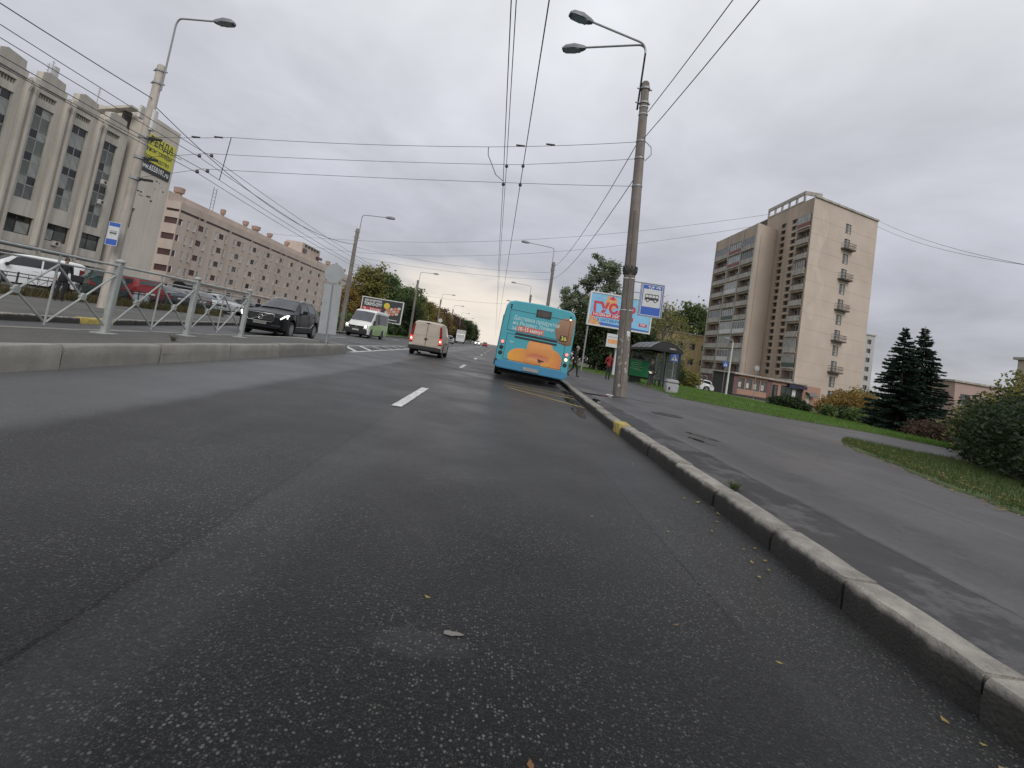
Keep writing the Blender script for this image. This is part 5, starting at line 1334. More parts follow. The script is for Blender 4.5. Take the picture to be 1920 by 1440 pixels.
q = MB(); q.box(-1.0, 1.0, BL - .02, BL + .02, 1.0, 2.4, G_WS); q.build('windscreen', None, bus)
q = MB(); q.prism([(-1.23, .58), (-1.12, .655), (1.12, .655), (1.23, .58), (1.22, .44), (1.1, .38), (-1.1, .38), (-1.22, .44)], -.07, .1, 'y', M_BLUE); q.build('rear_bumper', None, bus, bevel=.025)
q = MB(); q.box(-1.25, -1.12, -.05, .2, .44, .66, M_TRIM); q.build('bumper_corner', None, bus, bevel=.03)
q = MB(); q.box(-.26, .26, -.10, -.07, .44, .55, mat('blurred_plate2', (.28, .28, .27), .6)); q.build('number_plate', None, bus)
def outline(x0, x1, z0, z1, w=.012, name='panel_seam'):
    q = MB()
    for (a, b, c, d) in ((x0, x1, z0 - w / 2, z0 + w / 2), (x0, x1, z1 - w / 2, z1 + w / 2)): q.box(a, b, -.006, -.001, c, d, M_TRIM)
    for (a, b) in ((x0 - w / 2, x0 + w / 2), (x1 - w / 2, x1 + w / 2)): q.box(a, b, -.0055, -.001, z0 - w / 2, z1 + w / 2, M_TRIM)
    return q.build(name, None, bus)
outline(-1.02, 1.02, 1.66, 2.35); outline(-.98, .98, .69, 1.55)
# fruit advert: flat print, laid just proud of the skin and stacked
M_O1 = print_grad('fruit_orange', (.52, .17, .045), (.72, .34, .11)); M_O2 = print_grad('fruit_amber', (.74, .36, .05), (.60, .20, .07), 0); M_O3 = print_grad('fruit_peach', (.70, .30, .14), (.48, .14, .07)); M_BR = print_grad('fruit_brown', (.17, .085, .05), (.36, .21, .13)); M_RD = mat('slogan_red', (.52, .15, .12), .55); M_PWH = mat('print_pale', (.52, .68, .70), .55); M_PW2 = mat('print_white2', (.75, .72, .68), .55); M_DK = mat('fruit_dark', (.10, .03, .02), .6)
def disc(name, cx, cz, rx, rz, m, lay, clip=None, parent=bus, wob=0):
    pts = []
    for i in range(40):
        a = 2 * math.pi * i / 40; k = 1 + wob * math.sin(3 * a + 1)
        x, z = cx + rx * k * math.cos(a), cz + rz * k * math.sin(a)
        if clip: x = min(max(x, clip[0]), clip[1]); z = min(max(z, clip[2]), clip[3])
        pts.append((x, z))
    q = MB(); q.prism(pts, -.0022 - .0011 * lay, -.0005, 'y', m); return q.build(name, None, parent, fix=False)
CL = (-.96, .96, .74, 1.545)
disc('advert_fruit', -.38, .84, .46, .30, M_O2, 0, (-.96, .97, .67, 1.5)); disc('advert_fruit', .62, .86, .36, .42, M_O2, 0, (-.9, .96, .67, 1.5)); disc('advert_fruit', .17, 1.17, .44, .46, M_O1, 1, (-.9, .9, .705, 1.50), wob=.04); disc('advert_fruit', .15, .90, .40, .15, M_O3, 2, (-.9, .9, .67, 1.5)); disc('advert_fruit', .0, .76, .26, .12, M_O1, 3, (-.9, .9, .67, 1.5)); disc('advert_stalk', .26, .84, .10, .05, M_DK, 4, wob=.3)
disc('advert_kiwi', .98, 1.98, .42, .48, M_BR, 0, (.5, 1.165, 1.40, 2.40))
lettering('Доставка продуктов', .19, M_PWH, bus, (-.10, -.004, 2.10), bold=.001, width=1.55)
lettering('из Яндекс Лавки', .17, M_PWH, bus, (-.18, -.004, 1.93), bold=.001, width=1.38)
lettering('за', .17, M_PWH, bus, (-.80, -.004, 1.75), bold=.001)
q = MB(); q.box(-.70, .19, -.0036, -.0005, 1.665 + .012, 1.86, M_RD); q.build('slogan_panel', None, bus)
lettering('10–15 минут', .17, M_PW2, bus, (-.255, -.006, 1.762), bold=.002, width=.82)
lettering('0+', .13, M_PWH, bus, (-.78, -.004, 1.28))
q = MB(); q.box(.76, .98, -.009, -.001, 1.62, 1.82, M_TRIM); q.build('route_panel', None, bus)
lettering('36', .19, mat('route_yellow', (.72, .60, .10), .5), bus, (.885, -.012, 1.72), bold=.004)
q = MB()
for z in (1.595, 1.475): q.box(-.72, .70, -.012, .0, z - .03, z + .03, M_TRIM)
q.build('engine_grille', None, bus)
q = MB(); q.box(-.16, .34, -.02, .02, 2.27, 2.52, M_TRIM); d_ = q.build('route_display', None, bus)
q = MB(); q.box(-.12, .30, -.024, -.02, 2.30, 2.49, mat('display_off', (.07, .06, .06), .35, 0, .3, 14)); q.build('screen', None, d_)
def lamp(x, z, r, m, name='tail_light'):
    q = MB(); q.lathe([(r, 0), (r, .02), (r * .8, .026)], 18, M_TRIM, Matrix.Translation((x, 0, z)) @ Matrix.Rotation(R(90), 4, 'X')); o = q.build(name, None, bus)
    q = MB(); q.lathe([(r * .85, .024), (r * .7, .034), (0, .038)], 18, m, Matrix.Translation((x, 0, z)) @ Matrix.Rotation(R(90), 4, 'X')); q.build('lens', None, o)
E_BUS = emis('bus_brake', (1, .22, .2), 1.1); E_IND = emis('bus_indicator', (1, .82, .5), 1.1)
for z, m in ((1.24, E_BUS), (1.06, M_TRIM), (.88, M_TRIM)): lamp(-1.09, z, .068, m)
for z, m in ((1.22, E_BUS), (1.05, E_IND), (.88, M_TRIM)): lamp(1.09, z, .068, m)
for z in (2.50, 2.42): lamp(-1.02, z, .03, M_TRIM, 'marker_light')
lamp(1.0, 2.48, .028, M_TRIM, 'marker_light'); lamp(1.0, 2.38, .04, E_IND, 'marker_light')

# ================================================================== POLES, SIGNS, RAILINGS
M_POLE = mat('pole_concrete', (.19, .165, .148), .85, 0, .22, 3, bump=.3, bscale=30, streak=.3, streak_scale=5)
M_POLE_L = mat('pole_concrete_pale', (.42, .38, .335), .85, 0, .14, 3, bump=.3, bscale=30, streak=.25, streak_scale=4)
M_STEEL = mat('galvanised_steel', (.30, .31, .31), .45, .4, .12, 5); M_LAMP = mat('lamp_housing', (.17, .18, .20), .5, .2, .1, 6); M_LGLASS = mat('lamp_glass', (.35, .36, .37), .3)
M_RAILP = mat('railing_paint', (.34, .36, .345), .55, .1, .12, 5, bump=.15, bscale=30, streak=.15, streak_scale=6)
M_BAND = mat('black_band', (.02, .02, .02), .6); M_WIRE = mat('wire_black', (.055, .055, .058), .6); M_WIREL = mat('wire_grey', (.12, .12, .125), .6)
def lamp_head(parent, M, L=.78):
    """cobra head luminaire pointing along local -x, arm end at the origin"""
    q = MB(); rows = []
    for (x, w, zt, zb) in ((.05, .06, .04, -.04), (-.05, .10, .07, -.07), (-L * .45, .19, .12, -.085), (-L * .85, .17, .09, -.08), (-L, .10, .02, -.06)):
        rows.append([(x, -w, zb), (x, -w, 0), (x, -w * .6, zt), (x, w * .6, zt), (x, w, 0), (x, w, zb), (x, -w, zb)])
    q.grid([[tuple(M @ Vector(p)) for p in r_] for r_ in rows], M_LAMP)
    q.poly([tuple(M @ Vector(p)) for p in rows[0][:-1]], M_LAMP); q.poly([tuple(M @ Vector(p)) for p in rows[-1][:-1]], M_LAMP)
    o = q.build('lamp_head', None, parent, 50)
    q = MB(); q.box(-L * .88, -.15, -.14, .14, -.10, -.088, M_LGLASS, M); q.build('lamp_lens', None, o)
    return o
def arm_curve(p0, p1, p2, n=8):
    p0, p1, p2 = Vector(p0), Vector(p1), Vector(p2)
    a = p0.lerp(p1, .86); b = p1.lerp(p2, .14); pts = [p0]
    for i in range(n + 1):
        t = i / n; pts.append(a * (1 - t) ** 2 + p1 * 2 * t * (1 - t) + b * t * t)
    pts.append(p2); return pts
def lamp_pole(name, label, loc, H, rb, rt, m, arms, lean=(0, 0), group=None, extra_h=2.0, n=14, bent=True):
    """arms: list of (end offset xyz from the pole top of the arm)"""
    t = thing(name, label, 'lamp post', loc, 0, group)
    lx, ly = lean
    q = MB(); q.tube([(0, 0, -.1), (lx * .5, ly * .5, H * .5), (lx, ly, H - .06), (lx, ly, H)], [rb, (rb + rt) / 2, rt, rt * .7], n, m); q.build('pole', None, t, 50)
    for (ax, ay, az) in arms:
        top = Vector((lx, ly, H)); s = Vector((math.copysign(rt + .03, ax), 0, 0))
        p0 = top + s + Vector((0, 0, -1.0)); p1 = top + s + Vector((0, 0, extra_h)); p2 = p1 + Vector((ax, ay, az))
        q = MB(); q.tube(arm_curve(p0, p1, p2), .035, 7, M_STEEL); q.build('arm', None, t, 50)
        d = (p2 - p1).normalized(); X = -d; Y_ = Vector((0, 0, 1)).cross(X).normalized(); Z = X.cross(Y_)
        Mx = Matrix((X, Y_, Z)).transposed().to_4x4(); Mx.translation = p2
        lamp_head(t, Mx)
    for z in (H - .25, H - .75):
        q = MB(); q.tube([(lx * z / H, ly * z / H, z - .03), (lx * z / H, ly * z / H, z + .03)], rt + .035, n, M_STEEL); q.box(lx - rt - .12, lx + rt + .12, ly - .03, ly + .03, z - .02, z + .02, M_STEEL)
        q.build('clamp', None, t)
    return t
GPL = 'concrete lamp poles along the opposite side'
# near pole by the stop
near = lamp_pole('lamp_pole', 'tall weathered concrete lamp pole with two lamp heads beside the bus stop sign', (4.17, 15.67, .15), 10.45, .215, .13, M_POLE, [(-2.0, -.5, .10), (-2.0, .7, -.03)], lean=(-.62, 0), extra_h=1.3)
def on(z): return -.62 * z / 10.45
def rad(z): return .215 + (.13 - .215) * z / 10.45
def collar(z, h, dr, m, name='band', n=14):
    q = MB(); q.tube([(on(z), 0, z - h / 2), (on(z + h), 0, z + h / 2)], rad(z) + dr, n, m); return q.build(name, None, near, 50)
collar(4.0, .16, .035, M_BAND); q = MB()
for i in range(8):
    a = i * .785; q.box(on(4.0) + math.cos(a) * .21 - .03, on(4.0) + math.cos(a) * .21 + .03, math.sin(a) * .21 - .03, math.sin(a) * .21 + .03, 3.99, 4.18, M_BAND)
q.build('band_lug', None, near)
for z in (3.78, 2.75): collar(z, .03, .012, M_PANW if 'M_PANW' in globals() else M_STEEL, 'wire_tie')
for z in (9.55, 9.3): collar(z, .03, .02, M_PANW, 'wire_tie')
for z in (8.38, 7.8, 6.86): collar(z, .05, .015, M_STEEL, 'bracket')
q = MB(); q.box(-.035, .035, -.24, -.19, .3, 6.0, mat('pole_seam', (.15, .13, .115), .9))
sm_ = q.build('cast_seam', None, near, loc=(-.02, .012, 0)); sm_.rotation_euler = (R(-.35), R(-3.4), 0)
q = MB(); q.tube([(on(8.3) + .17, 0, 8.4), (on(8) + .34, 0, 8.25), (on(8) + .38, 0, 8.0), (on(7.7) + .18, 0, 7.75)], .012, 5, M_WIRE); q.build('cable_loop', None, near)
M_STICK = mat('sticker_white', (.60, .60, .57), .7, 0, .2, 12); M_SCRAP = mat('paper_scrap', (.36, .33, .29), .8, 0, .4, 20)
def sticker(z, a, w, h, m):
    q = MB(); pts = []
    for k in range(4):
        aa = a + (k - 1.5) * w / 3 / .21; pts.append(aa)
    q.grid([[(on(zz) + (rad(zz) + .004) * math.cos(aa), (rad(zz) + .004) * math.sin(aa), zz) for aa in pts] for zz in (z - h / 2, z + h / 2)], m)
    q.build('sticker', None, near, fix=False)
sticker(2.0, -1.25, .16, .17, M_STICK); sticker(.35, -1.9, .12, .10, M_SCRAP)
for i in range(34): sticker(rnd.uniform(.75, 1.95), rnd.uniform(-2.6, -.5), rnd.uniform(.02, .08), rnd.uniform(.02, .09), M_SCRAP)
blob('stain', 4.35, 15.2, .7, .25, .1575, mat('wet_patch', (.035, .035, .036), .25, 0, .3, 5), pavement, seed=81, rot=.05, rough=.5)
q = MB(); q.box(-.26, -.05, -.42, -.28, .0, .02, M_STICK); pp = q.build('litter_paper', None, None, loc=(3.9, 15.6, .16)); tag(pp, 'scrap of pale paper lying at the foot of the near lamp pole', 'litter')

# bus stop plate on the near pole
def bus_pictogram(parent, M, s, m):
    """small side view of a bus in the sign's plane (x right, z up)"""
    def P(pts): return [tuple(M @ Vector((a * s, 0, b * s))) for a, b in pts]
    q = MB()
    q.prism([(-1, -.35), (1, -.35), (1, .05), (-1, .05)], -.004, .0, 'y', m, M @ Matrix.Scale(s, 4, (1, 0, 0)) @ Matrix.Scale(s, 4, (0, 0, 1)))
    q.prism([(-1, .42), (1, .42), (1, .52), (-.85, .52)], -.004, .0, 'y', m, M @ Matrix.Scale(s, 4, (1, 0, 0)) @ Matrix.Scale(s, 4, (0, 0, 1)))
    for x in (-1, -.48, .0, .5, .93): q.box(x * s, (x + .07) * s, -.004, 0, .05 * s, .42 * s, m, M)
    q.build('bus_pictogram', None, parent, fix=False)
    for x in (-.55, .55):
        q = MB(); q.lathe([(.25 * s, 0), (.25 * s, .006)], 16, m, M @ Matrix.Translation((x * s, 0, -.38 * s)) @ Matrix.Rotation(R(90), 4, 'X')); q.lathe([(.15 * s, .006), (.15 * s, .008)], 14, M_PANW, M @ Matrix.Translation((x * s, 0, -.38 * s)) @ Matrix.Rotation(R(90), 4, 'X')); q.build('wheel_pictogram', None, parent, fix=False)
M_SBLUE = mat('sign_blue', (.025, .10, .42), .45, 0, .06, 4); M_SWHITE = mat('sign_white', (.56, .57, .58), .45, 0, .08, 4); M_SBACK = mat('sign_back', (.33, .35, .36), .5, .2, .12, 3)
bs = thing('bus_stop_sign', 'blue and white bus stop sign hung on a bracket beside the near lamp pole', 'bus stop sign', (4.75, 15.62, 2.82))
bs.rotation_euler = (0, R(-1), 0)
q = MB(); q.box(-.36, .36, -.012, .012, 0, 1.05, M_SBLUE); q.build('plate', None, bs)
q = MB()
for (a, b, c, d) in ((-.385, -.355, -.02, 1.07), (.355, .385, -.02, 1.07)): q.box(a, b, -.025, .025, c, d, M_STEEL)
q.box(-.36, .36, -.024, .024, 1.05, 1.075, M_STEEL); q.box(-.36, .36, -.024, .024, -.022, .002, M_STEEL); q.build('frame', None, bs)
q = MB(); q.box(-.335, -.315, -.0145, -.012, .02, 1.03, M_SWHITE); q.box(.315, .335, -.0145, -.012, .02, 1.03, M_SWHITE); q.box(-.335, .335, -.0148, -.012, .02, .04, M_SWHITE); q.box(-.335, .335, -.0148, -.012, 1.01, 1.03, M_SWHITE); q.build('border', None, bs)
q = MB(); q.box(-.29, .29, -.016, -.012, .30, .88, M_SWHITE); q.build('white_field', None, bs)
bus_pictogram(bs, Matrix.Translation((0, -.0162, .60)), .225, mat('pictogram_black', (.03, .03, .035), .5))
for k in range(9):
    q = MB(); x = rnd.uniform(-.2, .2); z = rnd.uniform(.86, 1.0); q.box(x, x + rnd.uniform(.03, .1), -.0175, -.0165, z, z + rnd.uniform(.02, .06), M_SWHITE); q.build('torn_sticker', None, bs, fix=False)
q = MB(); q.tube([(-.36, 0, 1.06), (-.75, .03, 1.06)], .02, 6, M_STEEL); q.tube([(-.36, 0, .72), (-.75, .03, .72)], .016, 6, M_STEEL); q.build('bracket', None, bs)

# far poles
left1 = lamp_pole('lamp_pole', 'pale concrete lamp pole standing before the office tower across the road', (-14.45, 18.5, .1), 9.5, .175, .14, M_POLE_L, [(1.5, -.1, .08)], group=GPL, lean=(.13, 0), extra_h=1.95)
for z in (6.6, 5.8, 5.0):
    q = MB(); q.tube([(.1, 0, z - .05), (.1, 0, z + .05)], .19, 14, M_STEEL); q.box(.05, .75, -.05, .05, z - .04, z + .04, M_TRIM); q.build('bracket', None, left1)
q = MB(); q.box(-.27, -.17, -.12, .12, 7.3, 7.8, M_FRAME_W); q.build('equipment_box', None, left1, bevel=.02)
q = MB(); q.box(.24, .36, -.1, .1, 6.9, 7.7, M_FRAME_W); q.build('equipment_box', None, left1, bevel=.02)
left2 = lamp_pole('lamp_pole', 'brown concrete lamp pole between the pink block and the roundabout sign', (-12.95, 41.7, .1), 8.9, .2, .14, M_POLE, [(2.0, 0, .1)], group=GPL, lean=(-.2, 0), extra_h=1.25)
for (y, lb) in ((75, 'concrete lamp pole rising behind the sushi billboard'), (107, 'concrete lamp pole rising over the cream van roof'), (138, 'concrete lamp pole with a sign on it past the cream van'), (170, 'concrete lamp pole close to the pale lorry'), (202, 'small distant lamp pole past the pale lorry'), (236, 'last tiny lamp pole visible near the vanishing point')):
    c = copy_tree(left2, (-13.0, y, .1), 0, lb)
right2 = lamp_pole('lamp_pole', 'lamp pole rising straight above the roof of the turquoise bus', (4.45, 47, .1), 9.85, .2, .14, M_POLE, [(-2.5, 0, .12)], group='lamp poles on the bus side', lean=(-.1, 0), extra_h=1.35)
copy_tree(right2, (4.5, 78, .1), 0, 'distant lamp pole just showing over the bus roof'); copy_tree(right2, (4.5, 110, .1), 0, 'faintest lamp pole over the bus roof')

# ---- median railing
rail = thing('guard_railing', 'grey steel pedestrian railing of crossed bars along the median', 'railing', (-6.55, 8.55, .25))
posts = [-4.56, -2.28, 0, 2.2, 4.45]
def cyl(p0, p1, r, name, m=M_RAILP, n=8, parent=rail):
    q = MB(); q.tube([p0, p1], r, n, m); return q.build(name, None, parent, 50)
for y in posts:
    q = MB(); q.box(-.05, .05, y - .05, y + .05, 0, 1.22, M_RAILP); o = q.build('post', None, rail, bevel=.008)
    q = MB(); q.lathe([(.075, 1.22), (.078, 1.245), (.05, 1.27), (.0, 1.28)], 12, M_RAILP, Matrix.Translation((0, y, 0))); q.build('cap', None, o, 50)
    q = MB(); q.box(-.14, .14, y - .14, y + .14, -.012, .012, M_RAILP); q.build('base_plate', None, o)
for y0, y1 in zip(posts, posts[1:]):
    a, b = y0 + .05, y1 - .05; c = (a + b) / 2
    cyl((0, a, 1.16), (0, b, 1.16), .021, 'top_rail'); cyl((0, a, 1.02), (0, b, 1.02), .014, 'second_rail')
    cyl((0, c, .10), (0, c, 1.16), .016, 'middle_bar')
    for (p, q_) in ((a, c), (c, b)):
        cyl((.012, p, .14), (.012, q_, 1.0), .016, 'diagonal_bar'); cyl((-.012, p, 1.0), (-.012, q_, .14), .016, 'diagonal_bar')
        q = MB(); q.lathe([(.055, -.026), (.06, -.015), (.06, .015), (.055, .026)], 8, M_RAILP, Matrix.Translation((0, (p + q_) / 2, .57)) @ Matrix.Rotation(R(90), 4, 'Y')); q.build('hub', None, rail)
# ---- signs on the tip of the median, seen from behind
ms = thing('roundabout_sign', 'backs of a grey disc sign and tall board on one post at the median tip', 'road sign', (-5.62, 16.75, .25))
q = MB(); q.tube([(0, .04, 0), (-.16, .04, 2.75)], .038, 10, M_STEEL); q.build('post', None, ms, 50)
q = MB(); q.lathe([(.33, -.008), (.335, 0), (.33, .008)], 32, M_SBACK, Matrix.Translation((-.155, 0, 2.38)) @ Matrix.Rotation(R(90), 4, 'X')); q.build('disc', None, ms)
for s in (-1, 1):
    q = MB(); q.box(*sorted((s * .03, s * .30)), -.015, .015, .32, 2.0, M_SBACK); bo = q.build('board', None, ms, bevel=.006); bo.rotation_euler = (0, R(-3.3), 0)
q = MB(); q.box(-.4, .16, .0, .03, 2.02, 2.05, M_STEEL); q.box(-.3, .2, .0, .03, .9, .93, M_STEEL); q.build('bracket', None, ms)
# bus stop sign across the road
s2 = thing('bus_stop_sign', 'small blue and white bus stop plate hung on the pale pole across the road', 'bus stop sign', (-14.2, 17.9, 2.42)); s2.rotation_euler = (0, 0, R(25)); s2.scale = (.72, 1, .86)
q = MB(); q.box(-.24, .24, -.01, .01, 0, .98, M_SBLUE); q.build('plate', None, s2)
q = MB(); q.box(-.21, .21, -.014, -.01, .26, .80, M_SWHITE); q.build('white_field', None, s2); q = MB(); q.box(-.235, .235, -.012, -.01, .0, .02, M_SWHITE); q.box(-.235, .235, -.012, -.01, .96, .98, M_SWHITE); q.box(-.24, -.22, -.0125, -.01, 0, .98, M_SWHITE); q.box(.22, .24, -.0125, -.01, 0, .98, M_SWHITE); q.build('border', None, s2)
bus_pictogram(s2, Matrix.Translation((0, -.0142, .54)), .14, mat('pictogram_black', (.03, .03, .035), .5))
q = MB(); q.tube([(-.2, .02, .9), (-.5, .55, .9)], .015, 6, M_STEEL); q.build('bracket', None, s2)
# litter bin across the road
bn = thing('litter_bin', 'light grey plastic litter bin in front of the dark red suv', 'litter bin', (-17.9, 25.2, .12), .5)
q = MB(); q.prism([(-.29, 0), (.29, 0), (.33, .62), (-.33, .62)], -.27, .27, 'y', mat('bin_grey', (.25, .27, .29), .6, 0, .1, 4)); q.build('body', None, bn, bevel=.04)
q = MB(); q.box(-.35, .35, -.29, .29, .62, .7, mat('bin_grey', (.36, .38, .40))); q.build('lid', None, bn, bevel=.04)
# low garden fence along the parking
M_GF = mat('fence_dark_green', (.035, .045, .04), .6, .1, .15, 6)
lf = thing('low_fence', 'knee high dark wrought fence of crossed bars before the parked cars', 'fence', (-17.2, 4, .1))
for i in range(14):
    y = 2.0 * i
    q = MB(); q.tube([(0, y, 0), (0, y, .85)], .03, 6, M_GF); q.build('post', None, lf)
    for z in (.15, .68, .8): q = MB(); q.tube([(0, y, z), (0, y + 2, z)], .018, 5, M_GF); q.build('rail', None, lf)
    for k in range(1, 5): q = MB(); q.tube([(0, y + .4 * k, .15), (0, y + .4 * k, .8)], .012, 4, M_GF); q.build('bar', None, lf)
    for (a, b) in ((.4, 1.2), (1.2, .4)): q = MB(); q.tube([(.01, y + a, .16), (.01, y + b, .67)], .012, 4, M_GF); q.build('diagonal_bar', None, lf)

# ---- billboards
def billboard(name, label, loc, w, h, z0, rotz=0, post=(0,), pm=None):
    t = thing(name, label, 'billboard', loc, R(rotz))
    q = MB(); q.box(-w / 2 - .12, w / 2 + .12, 0, .35, z0 - .12, z0 + h + .12, M_FRAME_W)
    q.build('box', None, t)
    q = MB()
    for (a, b, c, d) in ((-w / 2 - .12, -w / 2, z0 - .12, z0 + h + .12), (w / 2, w / 2 + .12, z0 - .12, z0 + h + .12)): q.box(a, b, -.07, 0, c, d, M_FRAME_W)
    q.box(-w / 2, w / 2, -.07, 0, z0 + h, z0 + h + .12, M_FRAME_W); q.box(-w / 2, w / 2, -.07, 0, z0 - .12, z0, M_FRAME_W); q.build('frame', None, t)
    for p in post:
        q = MB(); q.box(p - .28, p + .28, .02, .33, 0, z0 - .125, pm or M_STEEL) if w > 4 else q.tube([(p, .1, 0), (p, .1, z0)], .06, 8, pm or M_STEEL); q.build('post', None, t)
    return t
b1 = billboard('billboard', 'dark sushi restaurant billboard behind the green minibus', (-16.4, 69, .1), 5.55, 2.95, 1.75, 2)
M_NIGHT = mat('poster_dark', (.035, .04, .045), .55, 0, .2, 2); M_PRED = mat('poster_red', (.42, .05, .06), .55); M_SAL2 = mat('salmon_print', (.62, .20, .10), .55, 0, .3, 9); M_RICE = mat('rice_print', (.50, .45, .40), .55, 0, .25, 12)
q = MB(); q.box(-2.77, 2.77, -.02, .0, 1.755, 4.695, M_NIGHT); q.build('poster', None, b1)
lettering('КАК НИ КРУТИТЕ', .42, M_WHT, b1, (-1.32, -.025, 4.33), bold=.012, width=2.35)
lettering('TOKИО-CITY', .58, M_WHT, b1, (-1.30, -.025, 3.85), bold=.02, width=2.5)
q = MB(); q.prism([(-2.77, 2.6), (.1, 2.6), (-.1, 3.45), (-2.77, 3.45)], -.024, -.02, 'y', M_PRED); q.build('red_panel', None, b1)
lettering('2', .8, M_WHT, b1, (-2.35, -.03, 3.05), bold=.01); lettering('по', .36, M_WHT, b1, (-1.9, -.03, 3.0)); lettering('1', .8, M_WHT, b1, (-1.5, -.03, 3.05), bold=.01); lettering('РОЛЛЫ', .46, M_WHT, b1, (-.75, -.03, 3.1), bold=.008, width=1.15)
q = MB(); q.box(-1.3, -.2, -.028, -.024, 2.72, 2.76, M_WHT); q.box(.5, 2.3, -.024, -.02, 2.05, 2.13, M_WHT); q.build('small_print', None, b1)
disc('sun_badge', .62, 3.95, .42, .42, mat('badge_yellow', (.60, .48, .05), .55), 18, parent=b1)
for i in range(4):
    for j in range(3):
        q = MB(); x = .55 + .52 * i + .12 * j; z = 2.65 + .40 * j + .12 * i
        q.prism([(x + .26 * math.cos(a), z + .20 * math.sin(a)) for a in np.linspace(0, 6.283, 9)[:-1]], -.026 - .002 * ((i + j) % 2), -.02, 'y', M_SAL2 if (i + j) % 2 == 0 else M_RICE); q.build('sushi_roll', None, b1, fix=False)
b2 = billboard('billboard', 'light blue television billboard with big red lettering behind the near lamp pole', (10.35, 42.5, .1), 5.35, 2.75, 4.2, -1, post=(.35,), pm=mat('billboard_post', (.50, .52, .54), .5, 0, .08, 2))
q = MB(); q.tube([(-2.62, .15, 0), (-2.62, .15, 4.1)], .07, 8, M_STEEL); q.build('side_pole', None, b2)
M_SKY2 = mat('poster_sky', (.22, .48, .70), .55, 0, .18, 1.2); M_LRED = mat('poster_lettering_red', (.52, .04, .07), .55); M_PORA = mat('poster_orange', (.66, .33, .14), .55, 0, .25, 3); M_PDBL = mat('poster_blue', (.05, .13, .42), .55)
q = MB(); q.box(-2.67, 2.67, -.02, 0, 4.205, 6.945, M_SKY2); q.build('poster', None, b2)
q = MB(); q.prism([(-1.45, 5.9), (-.9, 5.55), (-.35, 5.95), (-.4, 6.7), (-.9, 6.85), (-1.3, 6.8)], -.026, -.02, 'y', M_PORA); q.prism([(-2.6, 4.21), (-1.6, 4.21), (-1.9, 4.7), (-2.4, 5.0), (-2.6, 5.0)], -.026, -.02, 'y', M_PORA); q.prism([(-2.66, 4.21), (2.66, 4.21), (2.66, 4.35), (-2.66, 4.5)], -.023, -.02, 'y', M_PDBL); q.build('poster_picture', None, b2)
q = MB(); q.prism([(-1.1, 6.6), (-.8, 6.9), (-.55, 6.6), (-.8, 6.5)], -.03, -.026, 'y', M_LRED); q.build('poster_picture', None, b2)
lettering('ГУСАР', 1.15, M_LRED, b2, (-.55, -.032, 5.72), bold=.055, width=3.7, shear=-.05)
q = MB(); q.prism([(-2.45, 4.92), (1.2, 4.92), (1.2, 5.28), (-2.45, 5.28)], -.030, -.02, 'y', M_LRED); q.build('title_panel', None, b2)
lettering('НОВЫЙ ХИТ ТНТ', .34, M_WHT, b2, (-.62, -.034, 5.10), bold=.004, width=3.4)
lettering('С 5 ОКТЯБРЯ 20:00', .34, M_PDBL, b2, (-.65, -.030, 4.68), bold=.004, width=3.3)
q = MB(); q.box(1.75, 2.45, -.026, -.02, 4.62, 4.90, M_LRED); q.build('channel_badge', None, b2)
lettering('ТНТ', .24, M_WHT, b2, (2.1, -.03, 4.76), bold=.008)
q = MB(); q.box(.25, .75, -.1, -.07, 4.08, 4.20, M_PDBL); q.build('owner_plate', None, b2)
nb = thing('notice_board', 'small white and orange notice plate on the billboard post left of the near pole', 'sign', (10.05, 42.2, 2.55))
q = MB(); q.box(-.62, .62, -.02, .04, 0, 1.15, M_SWHITE); q.build('plate', None, nb); q = MB(); q.box(-.5, .5, -.024, -.02, .3, .68, M_PORA); q.box(-.5, .3, -.024, -.02, .84, .9, M_STEEL); q.build('printed_field', None, nb)

# ---- bus shelter
sh_ = thing('bus_shelter', 'dark bus shelter with arched roof and a green poster box', 'bus shelter', (10.15, 31.2, .12), R(0))
M_SHF = mat('shelter_frame', (.025, .028, .027), .45, .2, .1, 6); M_SHR = mat('shelter_roof', (.10, .105, .10), .35, .1, .15, 3); M_SHD = mat('shelter_gable', (.018, .02, .018), .4, 0, .1, 3)
def arch(x, y): return 2.36 + .46 * math.sin(math.pi * min(1, max(0, (x + .95) / 1.95)) ** .9)
RX0, RX1, RY0, RY1 = -.95, 1.0, -2.2, 2.3
xs_ = np.linspace(RX0, RX1, 14)
q = MB()
q.grid([[(x, y, arch(x, y) + .02) for x in xs_] for y in (RY0, RY1)], M_SHR); q.grid([[(x, y, arch(x, y) - .03) for x in xs_] for y in (RY0, RY1)], M_SHR); q.build('roof', None, sh_, 60, fix=False)
for k in range(5):
    y = RY0 + (RY1 - RY0) * k / 4; q = MB(); q.tube([(x, y, arch(x, y) + .01) for x in xs_], .03, 5, M_SHF); q.build('roof_rib', None, sh_)
for y in (RY0, RY1):
    q = MB(); q.prism([(x, arch(x, y) - .02) for x in xs_] + [(RX1, 2.30), (RX0, 2.30)], y - .02, y + .02, 'y', M_SHD); q.build('gable', None, sh_)
q = MB(); q.box(.15, .52, RY0 - .03, RY0 - .02, 2.42, 2.50, M_STEEL); q.build('name_plate', None, sh_)
for (x, y) in ((-.75, RY1 - .1), (.86, RY0 + .1), (.86, RY1 - .1), (-.1, RY0 + .1), (.86, .1)):
    q = MB(); q.box(x - .05, x + .05, y - .05, y + .05, 0, 2.33, M_SHF); q.build('post', None, sh_)
q = MB(); q.box(RX0, RX1, RY0 - .02, RY0 + .06, 2.24, 2.32, M_SHF); q.box(RX0 - .02, RX0 + .06, RY0, RY1, 2.24, 2.32, M_SHF); q.box(RX1 - .08, RX1, RY0, RY1, 2.24, 2.32, M_SHF); q.build('beam', None, sh_)
